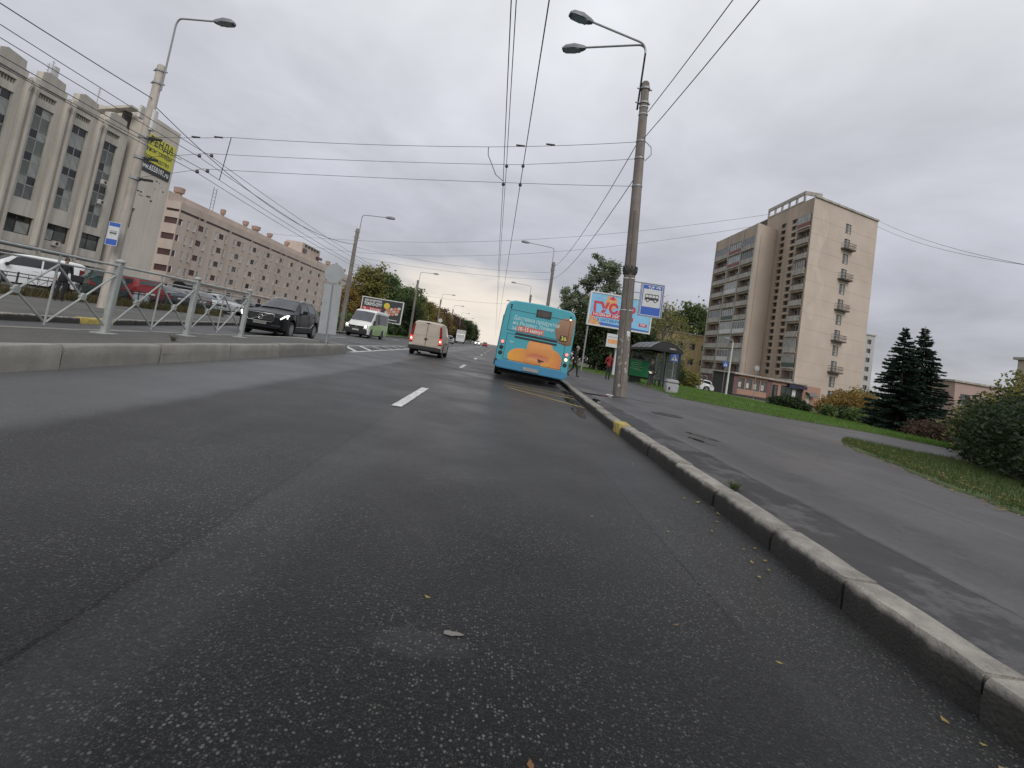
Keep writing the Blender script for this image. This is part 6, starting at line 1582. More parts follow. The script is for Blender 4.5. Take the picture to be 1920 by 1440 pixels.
def thin_glass(name, tint=(.8, .85, .83), a=.22):
    m, n, l, p = node_mat(name); p.inputs['Base Color'].default_value = (*tint, 1); p.inputs['Roughness'].default_value = .05; p.inputs['Alpha'].default_value = a; return m
q = MB(); q.box(.85, .87, RY0 + .2, .0, .3, 2.2, thin_glass('shelter_glass')); q.build('side_pane', None, sh_)
q = MB(); q.box(.85, .87, .2, RY1 - .2, .3, 2.2, _M.get('x') or bpy.data.materials['shelter_glass']); q.build('side_pane', None, sh_)
# poster box across the far end
PYB = RY1 - .12
M_PGREEN = mat('poster_green', (.02, .26, .09), .4, 0, .1, 2)
q = MB(); q.box(-.95, .62, PYB - .1, PYB + .12, .42, 2.18, M_SHF); pb = q.build('poster_box', None, sh_, bevel=.02)
q = MB(); q.box(-.88, .55, PYB - .105, PYB - .1, .48, 1.56, M_PGREEN); q.build('green_field', None, pb)
q = MB(); q.box(-.88, .55, PYB - .105, PYB - .1, 1.57, 2.12, mat('poster_photo', (.20, .19, .17), .4, 0, .7, 5)); q.build('photo_field', None, pb)
q = MB(); q.prism([(-.9, 1.64), (-.6, 1.9), (-.45, 1.7), (-.3, 1.95), (.0, 1.75), (.15, 1.64)], PYB - .109, PYB - .105, 'y', M_SHD); q.build('photo_figure', None, pb)
q = MB()
for (x0, x1, z) in ((-.5, -.1, 1.5), (-.75, -.05, 1.36), (-.8, -.1, 1.22), (-.7, .05, 1.08), (-.85, -.2, .96), (-.6, .0, .88)): q.box(x0, x1, PYB - .108, PYB - .105, z, z + .03, mat('poster_print', (.45, .55, .40), .5))
q.build('poster_lines', None, pb)
q = MB(); q.box(-.7, .0, PYB - .02, PYB + .1, 0, .62, M_SHF); q.build('poster_foot', None, sh_)
bench = thing('bench', 'dark slatted bench inside the bus shelter', 'bench', (10.6, 30.2, .12), R(2))
for i in range(3):
    q = MB(); q.box(-.3 + .14 * i, -.2 + .14 * i, -.75, 1.0, .44, .48, mat('bench_slat', (.05, .04, .032), .7, 0, .2, 6)); q.build('slat', None, bench)
for y in (-.6, .85):
    q = MB(); q.box(-.22, -.16, y - .03, y + .03, 0, .44, M_SHF); q.box(.02, .08, y - .03, y + .03, 0, .44, M_SHF); q.build('leg', None, bench)
cb = thing('concrete_bin', 'square pale concrete litter bin on the grass edge beside the bus shelter', 'litter bin', (9.1, 24.7, .15), R(-8))
M_CB = mat('bin_concrete', (.36, .36, .37), .8, 0, .12, 5, bump=.3)
q = MB(); q.prism([(-.27, 0), (.27, 0), (.33, .5), (-.33, .5)], -.30, .30, 'y', M_CB); q.build('body', None, cb, bevel=.04)
q = MB(); q.box(-.31, .31, -.29, .29, .515, .70, M_CB); q.build('rim', None, cb, bevel=.05)
q = MB(); q.box(-.18, -.10, -.315, -.295, .16, .32, M_TRIM); q.build('emblem', None, cb)
# signs and posts by the tower
def road_sign(name, label, loc, h, kind, rot=0):
    t = thing(name, label, 'road sign', loc, R(rot))
    q = MB(); q.tube([(0, .04, 0), (0, .04, h)], .035, 8, M_STEEL); q.build('post', None, t)
    if kind == 'cross':
        q = MB(); q.box(-.35, .35, -.01, .01, h - .75, h - .05, M_SBLUE); q.build('plate', None, t)
        q = MB(); q.prism([(-.25, h - .65), (.25, h - .65), (0, h - .17)], -.014, -.01, 'y', M_SWHITE); q.prism([(-.08, h - .6), (0, h - .6), (.06, h - .3), (-.02, h - .3)], -.016, -.014, 'y', M_TRIM); q.build('white_triangle', None, t)
    elif kind == 'back':
        q = MB(); q.lathe([(.33, -.008), (.33, .008)], 24, M_SBACK, Matrix.Translation((0, 0, h - .35)) @ Matrix.Rotation(R(90), 4, 'X')); q.build('disc', None, t)
    elif kind == 'noentry':
        q = MB(); q.lathe([(.33, -.008), (.33, .008)], 24, M_LRED, Matrix.Translation((0, 0, h - .35)) @ Matrix.Rotation(R(90), 4, 'X')); q.build('disc', None, t)
        q = MB(); q.box(-.22, .22, -.014, -.008, h - .41, h - .29, M_SWHITE); q.build('bar', None, t)
    elif kind == 'white':
        q = MB(); q.lathe([(.45, -.008), (.45, .008)], 24, M_SWHITE, Matrix.Translation((0, 0, h - .35)) @ Matrix.Rotation(R(90), 4, 'X')); q.build('disc', None, t); q = MB(); q.box(-.45, .45, -.01, .01, h - 1.4, h - 1.0, M_SWHITE); q.build('plate', None, t)
    return t
road_sign('crossing_sign', 'blue square crossing sign before the plum painted ground floor', (31.3, 66, -.6), 4.6, 'cross')
road_sign('crossing_sign', 'blue square crossing sign seen through the bus shelter', (14.9, 40.5, -.1), 3.0, 'cross')
road_sign('disc_sign', 'grey disc sign seen from behind in front of the shop windows', (33.5, 62, -.75), 4.7, 'back')
road_sign('no_entry_sign', 'red no entry sign beyond the tail of the black suv', (-18.2, 55.5, .1), 2.9, 'noentry')
road_sign('white_sign', 'white disc sign over a plate past the cream van', (-12.2, 104, .1), 4.6, 'white')
wl = thing('white_lamp_post', 'slim white lamp post on the lawn before the apartment tower', 'lamp post', (28.7, 59.5, -.45))
q = MB(); q.tube([(0, 0, 0), (.1, 0, 6.6)], [.13, .07], 10, M_PANW); q.build('pole', None, wl, 50)
q = MB(); q.tube([(.1, 0, 6.5), (.05, 0, 6.85), (-.35, -.05, 6.95)], .03, 6, M_PANW); q.build('arm', None, wl, 50)
lamp_head(wl, Matrix.Translation((-.35, -.05, 6.95)), .7)
for i, lb in enumerate(('first white bollard, nearest the small bushes', 'second white bollard from the small bushes', 'third white bollard from the small bushes', 'white bollard nearest the silver car')):
    px_ = (31.4, 32.4, 33.4, 34.9)[i]; t = thing('bollard', lb, 'bollard', (px_, 44.3, gz(px_, 44.3)), 0, 'white bollards at the yard edge')
    q = MB(); q.tube([(0, 0, 0), (0, 0, .95)], [.06, .055], 10, M_PANW); q.lathe([(.055, .95), (.04, .99), (0, 1.0)], 10, M_PANW); q.build('post', None, t, 50)

# ================================================================== OVERHEAD WIRES
def sag(p0, p1, s, n=14):
    p0, p1 = Vector(p0), Vector(p1); return [p0.lerp(p1, i / n) - Vector((0, 0, s * 4 * (i / n) * (1 - i / n))) for i in range(n + 1)]
def wire(name, pts, r, label, m=None, cat='wire', group=None):
    q = MB(); q.tube(pts, r * .85, 4, m or M_WIRE, caps=False); o = q.build(name, None, None, 80, fix=False); tag(o, label, cat, group); return o
LX = -14.25; NX = 3.68
GS = 'span wires between the two lamp poles'
def span_y(x): return 18.4 + (15.67 - 18.4) * (x - LX) / (3.65 - LX)
Z1 = pl([(LX, 6.7), (-10.8, 7.06), (-1.33, 7.78), (3.62, 8.52)]); Z2 = pl([(LX, 5.9), (-11.65, 6.35), (-.33, 7.26), (3.66, 7.94)]); Z3 = pl([(LX, 5.1), (-11.65, 5.76), (-.33, 6.62), (3.70, 7.0)])
def span(Z, xe, knots, s, r, label):
    pts = []
    ks = [LX] + knots + [xe]
    for a, b in zip(ks, ks[1:]): pts += sag((a, span_y(a), Z(a)), (b, span_y(b), Z(b)), s * (b - a) / 10, 8)[(1 if pts else 0):]
    return wire('span_wire', pts, r, label, None, 'span wire', GS)
span(Z1, 3.62, [-10.8, -1.33], .08, .010, 'uppermost of the three wires slung across the road between the poles')
span(Z2, 3.66, [-11.65, -.33], .05, .009, 'middle of the three wires slung across the road between the poles')
span(Z3, 3.70, [-11.65, -.33], .03, .009, 'lowest of the three wires slung across the road between the poles')
GT = 'trolley wires over the bus lane'; GT2 = 'trolley wires over the opposite lanes'
def run(x, z_near, y_near, label, group, r=.010, back=-14, zb=None, dx=0.0):
    """wire along the road: from behind the camera over the span and on to the far spans, one catenary per span"""
    pts = [(x, back, z_near + .25 if zb is None else zb)]
    seg = [back, y_near, 47, 78, 110, 160, 230, 320]
    out = []
    for a, b in zip(seg, seg[1:]):
        za = z_near if a != back else (z_near + .05 if zb is None else zb); zb_ = z_near
        out += sag((x + dx * (a - y_near), a, za), (x + dx * (b - y_near), b, zb_), .22 if b - a < 60 else .1, 10)[(0 if not out else 1):]
    return wire('trolley_wire', out, r, label, None, 'trolley wire', group)
for x, Z, lb in ((-.61, Z3, 'left wire of the lower trolley pair above the bus lane'), (-.04, Z3, 'right wire of the lower trolley pair above the bus lane'), (-.60, Z2, 'left wire of the upper trolley pair above the bus lane'), (-.05, Z2, 'right wire of the upper trolley pair above the bus lane')):
    y = span_y(x); run(x, Z(x) - .12, y, lb, GT, .011)
    q = MB(); q.lathe([(.02, .0), (.05, -.03), (.06, -.08), (.03, -.12)], 8, M_WIRE, Matrix.Translation((x, y, Z(x)))); o = q.build('insulator', None); tag(o, {('left', 3): 'insulator'}.get(0, 'dark insulator clip holding the ' + lb.split(' above')[0].replace(' of the', ' of the')), 'insulator')
for x, Z, lb in ((-11.85, Z3, 'nearer wire of the lower pair above the opposite lanes'), (-11.45, Z3, 'farther wire of the lower pair above the opposite lanes'), (-11.9, Z2, 'nearer wire of the upper pair above the opposite lanes'), (-11.42, Z2, 'farther wire of the upper pair above the opposite lanes')):
    y = span_y(x); run(x + .0, Z(x) - .12, y, lb, GT2, .012)
    q = MB(); q.lathe([(.02, .0), (.05, -.03), (.07, -.10), (.03, -.14)], 8, M_WIRE, Matrix.Translation((x, y, Z(x)))); o = q.build('insulator', None); tag(o, 'dark insulator clip holding the ' + lb.split(' above')[0], 'insulator')
x0, x1 = -10.8, -10.95
wire('feeder_drop', [(x0, span_y(x0), Z1(x0)), (-11.43, 18.75, Z3(-11.45) - .13)], .016, 'short straight feeder rod hanging below the upper span wire on the far side', None, 'feeder cable')
wire('feeder_drop', [(-1.33, span_y(-1.33), Z1(-1.33)), (-1.28, span_y(-1.3) - .15, Z1(-1.3) - .35), (-.9, span_y(-1) - .3, Z1(-1) - 1.1), (-.62, span_y(-.6) - .5, Z3(-.6) - .12)], .016, 'curved feeder cable hanging from the upper span wire to the bus lane trolley wire', None, 'feeder cable')
for i, (x, lb) in enumerate(((-.25, 'small dark strain insulator on the upper span wire over the bus lane'), (.75, 'dark strain insulator on the upper span wire right of the trolley wires'), (-12.2, 'dark strain insulator on the upper span wire nearest the pale pole'), (-11.3, 'dark strain insulator on the upper span wire beside the feeder rod'))):
    q = MB(); q.tube([(x - .15, span_y(x), Z1(x)), (x + .15, span_y(x), Z1(x) + .015)], .03, 6, M_WIRE); o = q.build('strain_insulator', None); tag(o, lb, 'insulator')
# lighting cables from pole to pole
GC = 'cables along the lamp poles'
wire('pole_cable', sag((4.1, -16, 9.9), (3.75, 15.6, 9.55), .7) , .016, 'upper black cable running up from the near pole to the top edge', None, 'cable', GC)
wire('pole_cable', sag((4.1, -16, 9.1), (3.75, 15.6, 8.65), .7) , .016, 'lower black cable running up from the near pole to the top edge', None, 'cable', GC)
wire('pole_cable', sag((3.62, 15.75, 8.6), (4.4, 46.9, 9.5), .75), .016, 'upper black cable from the near pole down to the pole over the bus', None, 'cable', GC)
wire('pole_cable', sag((3.68, 15.75, 7.35), (4.42, 46.9, 8.3), .75), .016, 'lower black cable from the near pole down to the pole over the bus', None, 'cable', GC)
wire('pole_cable', sag((-14.6, -14, 8.4), (-14.3, 18.4, 8.2), .6), .02, 'thick cable from the top left edge to the pale pole', None, 'cable', GC)
wire('pole_cable', sag((-14.3, 18.6, 8.0), (-13.1, 41.6, 7.6), 1.1), .02, 'thick sagging cable from the pale pole to the brown pole', None, 'cable', GC)
wire('span_wire', sag((-13.2, 41.7, 7.4), (4.35, 47, 8.9), .5, 20), .011, 'far span wire crossing the road above the cream van', None, 'span wire')
wire('span_wire', sag((-13.2, 41.7, 6.6), (4.35, 47, 8.2), .35, 20), .011, 'second far span wire crossing the road above the cream van', None, 'span wire')
wire('span_wire', sag((-13.2, 75, 6.8), (4.4, 78, 8.4), .4, 16), .014, 'thin distant span wire low over the far road', None, 'span wire')
wire('house_cable', sag((-64, 130, 20.5), (51, 96, 36.3), 4, 20), .035, 'faint long cable from the hostel roof to the apartment tower', M_WIREL, 'cable')
wire('house_cable', sag((-64, 150, 21.5), (51, 97, 34.5), 5, 20), .035, 'second faint long cable from the hostel roof to the apartment tower', M_WIREL, 'cable')
wire('house_cable', sag((69, 91, 36.8), (46, 26, 11.0), 2, 16), .03, 'faint cable sloping down from the tower top to the picture edge', M_WIREL, 'cable')
wire('house_cable', sag((69, 91, 35.6), (48, 26, 12.5), 2.5, 16), .03, 'second faint cable sloping down from the tower top', M_WIREL, 'cable')
wire('pole_cable', sag((-14.0, -14, 6.9), (-12.6, 18.2, 6.0), .5), .012, 'thin cable at the upper left under the thick one', None, 'cable', GC)

# ================================================================== PEOPLE
SKIN = mat('skin', (.36, .22, .16), .6, 0, .08, 20)
def person(label, loc, rot, h, jacket, trousers, shoes, hair, pose, extra=None, hat=None):
    """one continuous skinned figure facing local -y"""
    t = thing('person', label, 'person', loc, R(rot))
    bm = bmesh.new(); sk = bm.verts.layers.skin.new()
    def V(p, r, root=False):
        v = bm.verts.new(p); rr = r if isinstance(r, tuple) else (r, r); v[sk].radius = rr; v[sk].use_root = root; return v
    def E(a, b): bm.edges.new((a, b)); return b
    g = pose.get
    lean = g('lean', 0)
    pel = V((0, 0, .95), (.15, .11), True)
    sp = E(pel, V((0, -.02 * lean, 1.10), (.145, .105))); ch = E(sp, V((0, -.06 * lean, 1.30), (.17, .12))); ut = E(ch, V((0, -.09 * lean, 1.42), (.13, .085)))
    nk = E(ut, V((0, -.105 * lean, 1.50), (.052, .055))); hb = E(nk, V((0, -.115 * lean - .012, 1.565), (.066, .075))); hm = E(hb, V((0, -.13 * lean - .012, 1.64), (.074, .09))); ht = E(hm, V((0, -.13 * lean - .005, 1.705), (.055, .068)))
    hands = []
    for s, k in ((-1, 'l'), (1, 'r')):
        sh = E(ut, V((s * .175, -.09 * lean, 1.405), .068))
        el = E(sh, V(g('elbow_' + k, (s * .235, .03, 1.13)), .052)); wr = E(el, V(g('wrist_' + k, (s * .24, -.05, .90)), .034))
        d = (Vector(wr.co) - Vector(el.co)).normalized(); hands.append((s, Vector(wr.co), d))
        pm_ = E(wr, V(Vector(wr.co) + d * .07, (.022, .038)))
        side = Vector((0, 1, 0)) if abs(d.y) < .8 else Vector((0, 0, 1)); side = (side - d * side.dot(d)).normalized(); curl = d.cross(side) * (-s)
        for i in range(4):
            off = side * ((i - 1.5) * .02); L_ = (.075, .085, .08, .065)[i]
            f1 = E(pm_, V(Vector(pm_.co) + d * .025 + off, .0095)); f2 = E(f1, V(Vector(f1.co) + d * L_ * .5 + curl * .006, .0088)); E(f2, V(Vector(f2.co) + d * L_ * .4 + curl * .02, .008))
        th = E(wr, V(Vector(wr.co) + d * .035 - side * .035, .0105)); E(th, V(Vector(th.co) + d * .04 - side * .012 + curl * .01, .009))
        hp = E(pel, V((s * .09, 0, .87), (.098, .10))); kn = E(hp, V(g('knee_' + k, (s * .10, -.02, .49)), .064)); an = E(kn, V(g('ankle_' + k, (s * .105, .03, .085)), .043))
        a = Vector(an.co); dirn = g('foot_' + k, (s * .05, -1, 0)); dv = Vector(dirn).normalized()
        hl = E(an, V(a + Vector((0, 0, -.045)) - dv * .03, (.038, .035))); E(hl, V(a + dv * .15 + Vector((0, 0, -.05)), (.042, .028)))
    me = bpy.data.meshes.new('body'); bm.to_mesh(me); bm.free()
    tmp = bpy.data.objects.new('tmp', me); C.objects.link(tmp)
    m1 = tmp.modifiers.new('s', 'SKIN'); m1.use_smooth_shade = True; m1.branch_smoothing = .6; m2 = tmp.modifiers.new('d', 'SUBSURF'); m2.levels = 1
    me2 = bpy.data.meshes.new_from_object(tmp.evaluated_get(bpy.context.evaluated_depsgraph_get())); bpy.data.objects.remove(tmp)
    me2.name = 'body'; me2.materials.clear()
    for m in (jacket, trousers, shoes, SKIN): me2.materials.append(m)
    hem = g('hem', .90)
    for p in me2.polygons:
        c = p.center; k = 0
        hd = min(((c - w).dot(d) - .0 if (c - w).length < .26 else -1) for s, w, d in hands)
        near_hand = any((c - w).length < .22 and (c - w).dot(d) > .015 and ((c - w) - d * (c - w).dot(d)).length < .055 for s, w, d in hands)
        if near_hand: k = 3
        elif c.z > 1.485: k = 3
        elif c.z < .105 or (c.z < .13 and c.y < -.3): k = 2
        elif c.z < hem and abs(c.x) < .24 and not any((c - w).length < .12 for s, w, d in hands): k = 1
        elif any((Vector((c.x, c.y, 0)) - Vector((V_[0], V_[1], 0))).length < .1 and c.z < .6 for V_ in (g('knee_l', (9, 9, 9)), g('knee_r', (9, 9, 9)))): k = 1
        p.material_index = k; p.use_smooth = True
    b = link('body', me2, t)
    hy = -.13 * lean - .012
    q = MB(); pr = []
    for i in range(7):
        a = i / 6 * math.pi * .62; pr.append((max(.002, .098 * math.sin(a)), .118 * math.cos(a)))
    q.lathe([(r_ if r_ > .004 else .004, z_) for r_, z_ in pr], 16, hat or hair, Matrix.Translation((0, hy + .018, 1.655)) @ Matrix.Scale(1.08, 4, (0, 1, 0)) @ Matrix.Scale(.88, 4, (1, 0, 0)) @ Matrix.Rotation(R(-14), 4, 'X')); q.build('hat' if hat else 'hair', None, t, 80)
    q = MB(); q.prism([(-.016, 1.60), (.016, 1.60), (.006, 1.66), (-.006, 1.66)], hy - .112, hy - .075, 'y', SKIN); q.build('nose', None, t, 60, bevel=.008)
    for s in (-1, 1):
        q = MB(); q.lathe([(0.001, -.008), (.011, -.002), (.011, .002), (0.001, .008)], 8, M_TRIM, Matrix.Translation((s * .032, hy - .082, 1.655)) @ Matrix.Rotation(R(90), 4, 'X')); q.build('eye', None, t)
        q = MB(); q.lathe([(.002, -.012), (.028, -.004), (.028, .004), (.002, .012)], 8, SKIN, Matrix.Translation((s * .078, hy + .01, 1.635)) @ Matrix.Rotation(R(90), 4, 'Y')); q.build('ear', None, t)
    q = MB(); q.box(-.025, .025, hy - .092, hy - .078, 1.583, 1.592, mat('lips', (.22, .09, .08), .6)); q.build('mouth', None, t)
    q = MB(); q.tube([(0, -.105 * lean, 1.44), (0, -.108 * lean, 1.50)], [.095, .075], 12, jacket); q.build('collar', None, t, 60)
    q = MB(); q.tube([(0, -.0 * lean, hem - .02), (0, 0, hem + .06)], [.155, .17], 14, jacket); o = q.build('jacket_hem', None, t, 60); o.scale = (1.06, .78, 1)
    t.scale = (h / 1.76,) * 3
    return t
J_BLK = mat('cloth_black', (.018, .018, .022), .85, 0, .2, 8); J_RED = mat('cloth_red', (.22, .018, .025), .85, 0, .15, 8); T_DRK = mat('cloth_dark', (.02, .02, .026), .9, 0, .2, 8); T_GREY = mat('cloth_grey', (.05, .05, .055), .9, 0, .2, 8); SHOE = mat('shoe_black', (.015, .014, .014), .6); SHOE2 = mat('shoe_brown', (.20, .11, .08), .7)
HAIR = mat('hair_brown', (.05, .035, .025), .8, 0, .2, 30); HAIRG = mat('hair_grey', (.22, .20, .19), .8, 0, .2, 30); HAT = mat('hat_dark', (.03, .03, .035), .9)
walk = dict(lean=.6, knee_l=(-.09, -.16, .50), ankle_l=(-.10, -.20, .09), knee_r=(.09, .02, .48), ankle_r=(.10, .30, .13), foot_r=(.05, -1, -.45), elbow_l=(-.25, .12, 1.14), wrist_l=(-.22, .08, .92), elbow_r=(.26, -.02, 1.13), wrist_r=(.20, -.22, 1.02))
person('person in black jacket stepping along the footway beside the bus', (4.35, 26.2, .155), 100, 1.63, J_BLK, T_DRK, SHOE, HAIRG, walk)
person('person in a dark red jacket standing left of the near lamp pole', (7.28, 30.8, .155), 15, 1.66, J_RED, T_DRK, SHOE, HAIR, dict(elbow_l=(-.27, .04, 1.15), wrist_l=(-.20, -.13, 1.02), elbow_r=(.26, .05, 1.14), wrist_r=(.17, -.14, 1.04), hem=.84))
per3 = person('person in dark open jacket and black trousers waiting at the bus shelter', (9.05, 28.0, .155), 30, 1.6, J_BLK, T_GREY, SHOE2, HAIR, dict(lean=.3, elbow_l=(-.27, -.02, 1.15), wrist_l=(-.13, -.22, 1.03), elbow_r=(.27, -.01, 1.15), wrist_r=(.12, -.23, 1.02), hem=.9))
bgs = MB(); bgs.prism([(-.16, 0), (.16, 0), (.19, .20), (-.14, .24)], -.05, .05, 'y', J_BLK); o = bgs.build('shoulder_bag', None, None, loc=(9.27, 27.9, .92), bevel=.02); o.rotation_euler = (0, 0, .6); tag(o, 'black bag held at the side of the person at the shelter', 'bag')
bgs = MB(); bgs.box(-.11, .11, -.004, .004, 0, .15, M_STICK); o = bgs.build('paper_sheet', None, None, loc=(8.97, 27.70, .95)); o.rotation_euler = (R(-35), 0, .5); tag(o, 'white paper in the hands of the person at the bus shelter', 'paper')
person('person in black clothes with a bag standing on the opposite footway', (-16.15, 18.6, .135), 60, 1.62, J_BLK, T_DRK, SHOE, HAIR, dict(elbow_l=(-.25, .05, 1.14), wrist_l=(-.24, -.08, .93), elbow_r=(.27, .06, 1.14), wrist_r=(.23, -.06, .93), hem=.82))
bgs = MB(); bgs.prism([(-.18, 0), (.18, 0), (.2, .22), (-.2, .25)], -.07, .07, 'y', J_BLK); o = bgs.build('shoulder_bag', None, None, loc=(-15.85, 18.85, .92), bevel=.03); o.rotation_euler = (0, 0, .8); tag(o, 'black shoulder bag carried by the person on the opposite footway', 'bag')

# ================================================================== VEGETATION
M_BARK = mat('bark', (.085, .068, .052), .95, 0, .3, 8, bump=.5); M_BARKG = mat('bark_grey', (.13, .115, .10), .95, 0, .3, 8, bump=.4)
LF_GREEN = leaf_mat('leaf_green', [(.05, .085, .025), (.09, .14, .042), (.14, .19, .07), (.19, .20, .09)]); LF_DARK = leaf_mat('leaf_dark', [(.016, .03, .013), (.03, .05, .02), (.05, .075, .028), (.075, .095, .04)])
LF_HEDGE = leaf_mat('leaf_hedge', [(.009, .018, .008), (.018, .032, .012), (.032, .052, .018), (.055, .075, .03)], .55)
LF_SILVER = leaf_mat('leaf_silver', [(.10, .135, .08), (.16, .20, .125), (.23, .27, .18), (.20, .23, .14)]); LF_AUT = leaf_mat('leaf_autumn', [(.13, .08, .03), (.22, .14, .045), (.30, .21, .06), (.14, .13, .05)]); LF_YG = leaf_mat('leaf_yellow_green', [(.09, .105, .03), (.17, .17, .05), (.27, .24, .075), (.12, .135, .04)])
LF_RUST = leaf_mat('leaf_rust', [(.06, .04, .033), (.09, .058, .043), (.12, .075, .05), (.075, .055, .033)]); LF_SPR = leaf_mat('needle', [(.014, .028, .021), (.025, .047, .034), (.04, .07, .048), (.06, .09, .06)], .7)
def leaf_quads(cen, size, up=.0, aspect=1.7):
    n = len(cen); s = rng.uniform(.7, 1.3, n)[:, None] * size
    a = rng.normal(size=(n, 3)); a[:, 2] *= .6; a /= np.linalg.norm(a, axis=1)[:, None]
    b = rng.normal(size=(n, 3)); b -= a * (a * b).sum(1)[:, None]; b /= np.linalg.norm(b, axis=1)[:, None]
    c = np.cross(a, b) * s * .18
    v = np.stack([cen - a * s * aspect * .5, cen - b * s * .5 + c, cen + a * s * aspect * .5, cen + b * s * .5 + c], 1).reshape(-1, 3)
    return v, np.arange(n * 4).reshape(-1, 4)
def tree_meshes(seed, H, cr, trunk_h, n, leaf, lm, bark, shape='round', dens=1.0, clumps=34, cl_r=.28):
    r_ = random.Random(seed); g_ = np.random.default_rng(seed)
    q = MB(); q.tube([(0, 0, -.2), (r_.uniform(-.1, .1), r_.uniform(-.1, .1), trunk_h), (r_.uniform(-.2, .2), r_.uniform(-.2, .2), H * .62), (r_.uniform(-.3, .3), r_.uniform(-.3, .3), H * .92)], [H * .022, H * .017, H * .009, .02], 8, bark)
    ends = []
    for i in range(clumps):
        t = (i + r_.random()) / clumps; z = trunk_h + (H - trunk_h) * (.06 + .94 * t)
        if shape == 'round': k = math.sin(math.pi * min(1, .12 + .84 * t)) ** .6
        elif shape == 'tall': k = .55 * math.sin(math.pi * min(1, .1 + .86 * t)) ** .5 + .25
        else: k = 1 - .75 * t
        a = i * 2.399 + r_.uniform(-.4, .4); rr = cr * k * math.sqrt(r_.uniform(.25, 1)); e = Vector((rr * math.cos(a), rr * math.sin(a), z)); ends.append(e)
        s = Vector((0, 0, max(trunk_h * .8, z - rr * r_.uniform(.7, 1.1) - .3))); m_ = s.lerp(e, .5) + Vector((0, 0, -.12 * rr))
        q.tube([s, m_, e], [H * .007, H * .0045, .012], 5, bark, caps=False)
        for _ in range(2):
            e2 = e + Vector((r_.gauss(0, .5), r_.gauss(0, .5), r_.gauss(.2, .4))) * cr * .35; q.tube([m_.lerp(e, .5), e2], [H * .003, .008], 4, bark, caps=False); ends.append(e2)
    tm = q.mesh('trunk', None, 70, fix=False)
    E_ = np.array(ends); w = g_.uniform(.5, 1.3, len(ends)); pick = g_.choice(len(ends), n, p=w / w.sum())
    rad_ = cr * cl_r * g_.uniform(.6, 1.25, len(ends))
    d = g_.normal(size=(n, 3)) * .52; d[:, 2] *= .8
    cen = E_[pick] + d * rad_[pick][:, None]
    cen[:, 2] = np.maximum(cen[:, 2], trunk_h * .6)
    v, f = leaf_quads(cen, leaf)
    return tm, np_mesh('crown', v, f, lm)
def tree(name, label, loc, meshes, s=1.0, rot=0, group=None, sz=None):
    t = thing(name, label, 'tree', loc, R(rot), group); link('trunk', meshes[0], t); link('crown', meshes[1], t); t.scale = (s, s, sz or s); return t
T_POP = tree_meshes(11, 13, 2.7, 2.5, 13000, .19, LF_SILVER, M_BARKG, 'tall', clumps=34, cl_r=.24)
T_G1 = tree_meshes(12, 8.5, 3.0, 1.6, 9500, .22, LF_GREEN, M_BARK, 'round', clumps=34, cl_r=.33)
T_G2 = tree_meshes(13, 9, 2.7, 1.6, 7000, .22, LF_YG, M_BARK, 'tall', clumps=30, cl_r=.36)
T_AU = tree_meshes(14, 7.5, 2.9, 1.4, 6500, .22, LF_AUT, M_BARK, 'round', clumps=30, cl_r=.34)
T_DK = tree_meshes(15, 7.5, 3.2, .8, 12000, .22, LF_DARK, M_BARK, 'round', clumps=38, cl_r=.34)
T_BARE = tree_meshes(16, 10, 3.2, 2.2, 1500, .16, LF_YG, M_BARKG, 'round', clumps=44, cl_r=.2)
T_RU = tree_meshes(17, 8, 2.8, 1.4, 4200, .22, LF_RUST, M_BARK, 'round', clumps=34, cl_r=.32)
GT_ = 'trees lining the opposite side'
for (lb, x, y, mh2, s, rot) in (
  ('tallest silvery tree between the pink block and the sushi billboard', -20.6, 76, T_G2, 1.06, 0), ('loose green tree directly behind the sushi billboard', -19.4, 81, T_G1, 1.08, 40),
  ('orange tinged tree at the end of the pink block', -22.5, 72, T_AU, .72, 20), ('green low tree behind the minibus', -17.5, 74, T_G1, .55, 70), ('dark tree under the right half of the sushi billboard', -14.9, 78, T_DK, .70, 130),
  ('green tree right of the sushi billboard', -16.2, 86, T_G1, .95, 200), ('green bushy tree behind the left rear of the cream van', -14.8, 86, T_G2, .72, 10), ('yellowing tree behind the cream van', -15.0, 98, T_G2, .82, 100),
  ('rust coloured tree above the cream van roof', -15.2, 112, T_AU, .95, 210), ('brown half bare tree past the cream van', -14.6, 124, T_RU, .95, 30), ('dark tree at the foot of the white disc sign', -13.9, 116, T_DK, .62, 300),
  ('orange tree beside the fourth lamp pole', -14.9, 138, T_AU, .92, 80), ('brown tree before the pale lorry', -14.8, 152, T_RU, 1.0, 170), ('dark round tree behind the pale lorry', -13.6, 158, T_DK, .7, 250),
  ('grey brown tree past the pale lorry', -14.2, 178, T_RU, 1.05, 60), ('dark tree far along the opposite side', -13.2, 198, T_DK, 1.0, 140), ('faint green tree far along the opposite side', -13.8, 222, T_G1, 1.1, 220), ('last dark tree near the vanishing point', -12.5, 250, T_DK, 1.1, 10)):
    tree('roadside_tree', lb, (x, y, .1), mh2, s, rot, GT_)
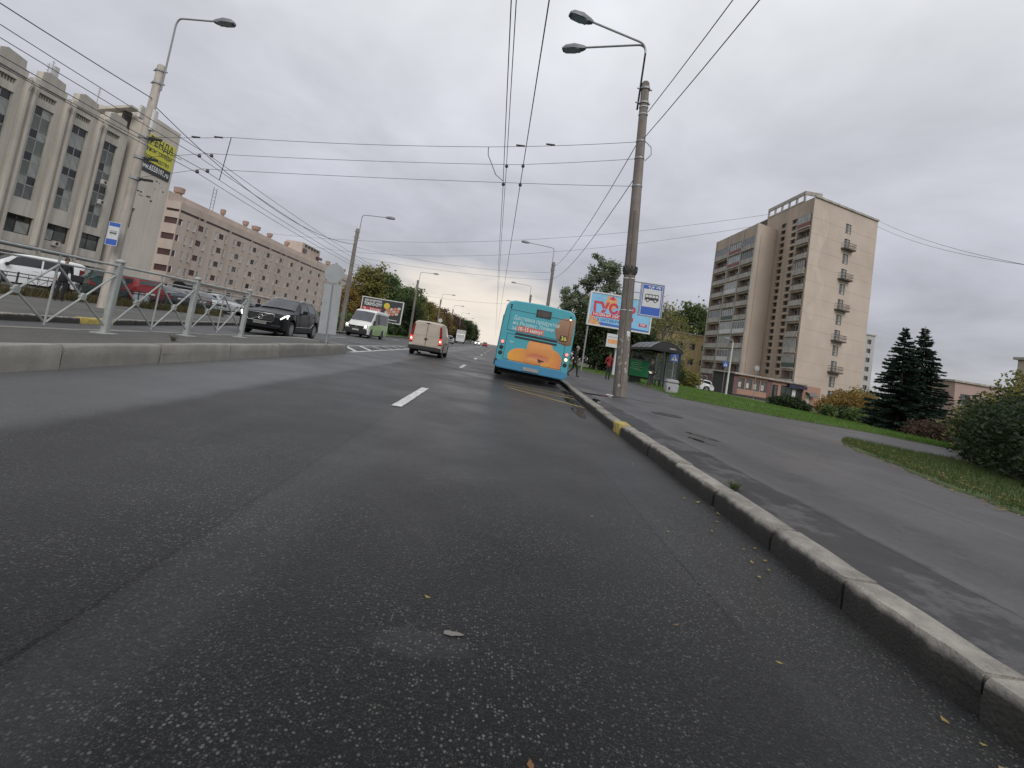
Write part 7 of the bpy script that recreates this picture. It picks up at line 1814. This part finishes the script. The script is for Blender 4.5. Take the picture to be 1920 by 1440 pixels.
for (lb, x, y, mh2, s, rot, sz) in (
  ('tall silvery poplar with an open crown above the television billboard', 12.3, 60, T_POP, 1.0, 0, 1.0), ('lower silvery poplar left of the tall one over the bus roof', 8.6, 61, T_POP, .72, 80, .70),
  ('dark bushy tree between the bus and the billboard post', 10.8, 55, T_DK, .80, 20, .84), ('dark bushy tree right behind the red jacketed person', 13.6, 56, T_DK, .80, 120, .80), ('dark bushy tree hidden behind the near lamp pole', 16.6, 58, T_DK, .78, 220, .76),
  ('nearly bare tree with a few yellow leaves above the shelter roof', 20.4, 60, T_BARE, .96, 0, .95), ('second bare tree behind the shelter roof', 23.5, 66, T_BARE, .9, 90, .88), ('yellow green tree seen through the bus shelter', 19.5, 56, T_G2, .55, 30, .5),
  ('dark tall tree beside the left edge of the tower', 54.5, 136, T_G1, 1.7, 0, 2.45), ('second dark tree behind the yellow house', 48.5, 140, T_G1, 1.6, 140, 2.2),
  ('bare autumn tree behind the yellow house', 38.0, 128, T_BARE, 1.4, 200, 1.5)):
    tree('park_tree', lb, (x, y, gz(x, y)), mh2, s, rot, None, sz)

def spruce_meshes(seed, H, rb):
    r_ = random.Random(seed); q = MB(); q.tube([(0, 0, -.2), (0, 0, H * .6), (0, 0, H)], [.11, .06, .012], 7, M_BARK)
    cen, ax, ln = [], [], []
    z = .15; 
    while z < H - .1:
        t = z / H; nb = 10 if t < .8 else 6; L = rb * (1 - t) ** 1.0 + .06
        for i in range(nb):
            a = r_.uniform(0, 6.283); l_ = L * r_.uniform(.6, 1.3); d = Vector((math.cos(a), math.sin(a), 0)); tip = Vector((0, 0, z)) + d * l_ + Vector((0, 0, -.12 * l_ + .10 * l_ * r_.random() + (.25 * l_ if t > .8 else 0)))
            s = Vector((0, 0, z)); q.tube([s, s.lerp(tip, .6) + Vector((0, 0, -.05 * l_)), tip], [.014, .008, .003], 3, M_BARK, caps=False)
            m_ = int(l_ * 120) + 8
            for j in range(m_):
                f = .1 + .9 * r_.random(); p = s.lerp(tip, f) + Vector((0, 0, -.05 * l_ * math.sin(f * 3)))
                sd = Vector((-d.y, d.x, 0)) * r_.choice((-1, 1)); dv = (d * .8 + sd * r_.uniform(.3, 1.1) + Vector((0, 0, r_.uniform(-.5, .25)))).normalized()
                cen.append(p + Vector((0, 0, r_.gauss(0, .015)))); ax.append(dv); ln.append((.20 - .09 * t) * r_.uniform(.6, 1.2))
        z += .15 * (1 - .35 * t)
    c = np.array(cen); a = np.array(ax); l_ = np.array(ln)[:, None]; b = np.cross(a, rng.normal(size=a.shape)); b /= np.linalg.norm(b, axis=1)[:, None]
    w = .024
    v = np.stack([c - b * w, c + a * l_ * .5 - b * w * 1.3, c + a * l_, c + b * w], 1).reshape(-1, 3)
    return q.mesh('trunk', None, fix=False), np_mesh('crown', v, np.arange(len(c) * 4).reshape(-1, 4), LF_SPR)
SP1 = spruce_meshes(3, 5.8, 1.75); SP2 = spruce_meshes(5, 6.1, 1.85)
for (lb, me, x, y, s) in (('dark spruce on the left of the touching pair on the lawn', SP1, 21.95, 26.0, 1), ('dark spruce on the right of the touching pair on the lawn', SP2, 23.2, 26.2, 1)):
    t = thing('spruce', lb, 'tree', (x, y, gz(x, y)), 0, 'pair of spruces on the lawn'); link('trunk', me[0], t); link('crown', me[1], t)

def bush(name, label, loc, blobs, n, leaf, lm, stems=8, cat='bush', seed=1, shell=.55, shoots=0):
    """blobs: (dx, dy, dz, rx, ry, rz) ellipsoids; leaves mostly in the outer shell with hollows"""
    r_ = random.Random(seed); g_ = np.random.default_rng(seed); t = thing(name, label, cat, loc)
    q = MB()
    for i in range(stems):
        b = r_.choice(blobs); e = Vector((b[0] + r_.gauss(0, b[3] * .4), b[1] + r_.gauss(0, b[4] * .4), b[2] + b[5] * r_.uniform(.1, .8))); s = Vector((b[0] * .5 + r_.gauss(0, .12), b[1] * .5 + r_.gauss(0, .12), -.1))
        q.tube([s, s.lerp(e, .5) + Vector((0, 0, .1)), e], [.025, .016, .005], 5, M_BARK, caps=False)
    q.build('stems', None, t, fix=False)
    vol = np.array([b[3] * b[4] * b[5] for b in blobs]) ** .75; pick = g_.choice(len(blobs), n, p=vol / vol.sum()); B = np.array(blobs)[pick]
    d = g_.normal(size=(n, 3)); d /= np.linalg.norm(d, axis=1)[:, None]
    lump = 1 + .22 * np.sin(d[:, 0] * 5 + d[:, 2] * 4 + pick) * np.cos(d[:, 1] * 6 + pick * 2) + .10 * np.sin(d[:, 0] * 13 + d[:, 1] * 11 + d[:, 2] * 12)
    rr = (shell + (1.04 - shell) * g_.random(n) ** .6) * lump
    c = B[:, :3] + d * rr[:, None] * B[:, 3:]
    if shoots:
        k = g_.choice(n, shoots * 40); base = c[k[::40]]; 
        sh_c = []
        for p in base:
            if p[2] < .6 * max(b[2] + b[5] for b in blobs): continue
            L_ = g_.uniform(.15, .5); dv = np.array([g_.normal() * .25, g_.normal() * .25, 1.0]); dv /= np.linalg.norm(dv)
            for j in range(14): sh_c.append(p + dv * L_ * j / 14 + g_.normal(size=3) * .03)
        if sh_c: c = np.concatenate([c, np.array(sh_c)])
    c = c[c[:, 2] > .02]
    v, f = leaf_quads(c, leaf, aspect=1.8)
    link('foliage', np_mesh('foliage', v, f, lm), t)
    return t
bush('hedge', 'big dark green hedge filling the edge of the picture beside the verge', (11.3, 9.7, gz(11.3, 9.7)), [(-.1, .3, .6, 1.0, 1.1, .8), (1.2, 1.5, .75, 1.2, 1.2, .9), (2.6, 2.9, .85, 1.2, 1.2, 1.0), (1.2, -.4, .7, 1.3, 1.3, .85), (2.8, .9, .9, 1.4, 1.5, 1.0), (.3, -1.6, .5, 1.0, 1.2, .65), (2.2, -1.6, .8, 1.3, 1.3, .9), (-.3, -.5, .3, .6, .7, .4), (3.8, 3.6, .8, 1.2, 1.2, 1.1), (1.3, .6, 1.1, 1.0, 1.1, .55), (-.9, -1.0, .4, .75, .9, .55), (-.6, -2.3, .4, .8, 1.0, .55), (-1.5, -2.0, .35, .8, .9, .5), (.6, -3.2, .6, 1.1, 1.1, .75)], 40000, .062, LF_HEDGE, 20, 'hedge', 4, .6, shoots=60)
bush('yellow_shrub', 'tall yellow green shrub rising behind the big dark hedge', (16.6, 14.6, gz(16.6, 14.6)), [(0, 0, 1.3, 1.2, 1.2, 1.2), (1.2, .5, 1.9, 1.4, 1.2, 1.4), (2.4, .4, 2.4, 1.3, 1.2, 1.3), (-.9, .6, .9, .9, .9, .9), (3.3, .2, 1.8, 1.2, 1.2, 1.4), (1.0, -.3, 2.6, .9, .9, .7)], 15000, .075, LF_YG, 16, 'shrub', 5, .5, shoots=70)
bush('hedge_shoots', 'upright dark shoots of a young shrub left of the yellow shrub', (18.7, 18.4, gz(18.7, 18)), [(0, 0, 1.0, .9, .8, 1.1), (.9, .2, 1.4, .7, .7, 1.2), (1.7, .2, 1.6, .6, .6, 1.2)], 5000, .065, LF_DARK, 10, 'shrub', 6, .4, shoots=60)
bush('rust_hedge', 'low rust brown hedge between the spruces and the big dark hedge', (22.4, 23.0, gz(22.4, 23)), [(0, 0, .45, 1.4, .8, .75), (1.5, -.5, .5, 1.3, .8, .8), (2.7, -1.2, .5, 1.2, .8, .8), (-1.2, .4, .4, 1.0, .7, .6)], 9000, .07, LF_RUST, 14, 'hedge', 7, .5)
bush('dark_bush', 'dark rounded bush in front of the shop glazing', (28.6, 46.5, gz(28.6, 46)), [(0, 0, .5, 1.3, 1.0, .8), (-1.0, .2, .4, .9, .9, .6), (1.1, -.2, .4, .9, .8, .6)], 5200, .11, LF_DARK, 8, 'bush', 8)
bush('low_bush', 'small green bush right of the dark bush by the shop', (29.3, 42.0, gz(29.3, 42)), [(0, 0, .5, .6, .6, .65), (.4, .2, .35, .5, .5, .4)], 2200, .10, LF_GREEN, 6, 'bush', 9)
bush('low_bush', 'mid green bush second to the right of the dark bush by the shop', (31.2, 41.5, gz(31.2, 41)), [(0, 0, .5, .8, .7, .8), (.6, .1, .4, .6, .6, .5)], 2800, .10, LF_GREEN, 6, 'bush', 10)
bush('low_bush', 'dark green bush next to the first white bollard', (33.0, 41.0, gz(33, 41)), [(0, 0, .45, .9, .7, .6), (.9, .1, .35, .7, .6, .45)], 2800, .10, LF_DARK, 6, 'bush', 12)
for (lb, x, y, bl, lm, n, sd) in (
  ('yellow and orange autumn bush at the tower foot nearest the end wall', 33.3, 45.6, [(0, 0, 1.2, 1.9, 1.5, 1.4), (1.6, .2, 1.5, 1.6, 1.5, 1.5), (-1.5, 0, .8, 1.2, 1.2, 1.0)], LF_AUT, 6500, 21),
  ('yellow green autumn bush left of the spruces', 36.2, 47.4, [(0, 0, 1.6, 1.9, 1.6, 1.8), (1.5, .3, 1.4, 1.6, 1.5, 1.6), (-1.4, 0, 1.2, 1.4, 1.4, 1.3)], LF_YG, 6500, 22),
  ('dark undergrowth bush below the autumn bushes', 32.0, 43.6, [(0, 0, .5, 2.0, 1.0, .8), (2.4, .2, .6, 1.8, 1.0, .9), (4.6, .4, .6, 1.6, 1.0, .9)], LF_DARK, 6000, 23),
  ('rusty bush at the corner of the tower end wall', 43.5, 60.0, [(0, 0, 1.5, 1.5, 1.3, 1.8), (1.4, 0, 1.2, 1.4, 1.3, 1.4)], LF_AUT, 4200, 24),
  ('yellow bush behind the bus shelter and the white car', 21.0, 55.0, [(0, 0, .9, 1.6, 1.3, 1.2), (1.5, .2, .8, 1.2, 1.1, .9), (-1.4, 0, .8, 1.2, 1.2, .9)], LF_YG, 6000, 25),
  ('green bush before the lower storey of the yellow house', 22.8, 60.0, [(0, 0, .9, 1.3, 1.2, 1.1), (1.2, .2, .7, 1.0, 1.0, .8)], LF_GREEN, 5000, 26),
  ('dark green bush behind the poster box of the shelter', 16.8, 47.0, [(0, 0, 1.0, 1.7, 1.3, 1.2), (-2.0, .3, 1.1, 1.6, 1.3, 1.3)], LF_DARK, 4500, 27)):
    bush('autumn_bush' if lm in (LF_AUT, LF_YG) else 'bush', lb, (x, y, gz(x, y)), bl, n, .13, lm, 8, 'bush', sd, .45, shoots=20)
for (lb, x, y, sd, lm) in (('dark hedge along the verge under the left trees', -15.5, 62, 31, LF_DARK), ('green hedge beside the brown lamp pole', -15.2, 50, 32, LF_GREEN), ('dark hedge behind the minibus', -14.6, 72, 33, LF_DARK), ('dark hedge along the verge past the billboard', -14.4, 90, 34, LF_DARK), ('dark hedge along the verge beyond the cream van', -14.2, 118, 35, LF_DARK), ('dark far hedge by the pale lorry', -13.8, 148, 36, LF_DARK)):
    bush('roadside_hedge', lb, (x, y, .1), [(0, -5, .7, .9, 3.0, .9), (-.2, 0, .8, 1.0, 3.0, 1.0), (0, 5, .7, .9, 3.2, .9)], 4800, .2, lm, 6, 'hedge', sd, .4)
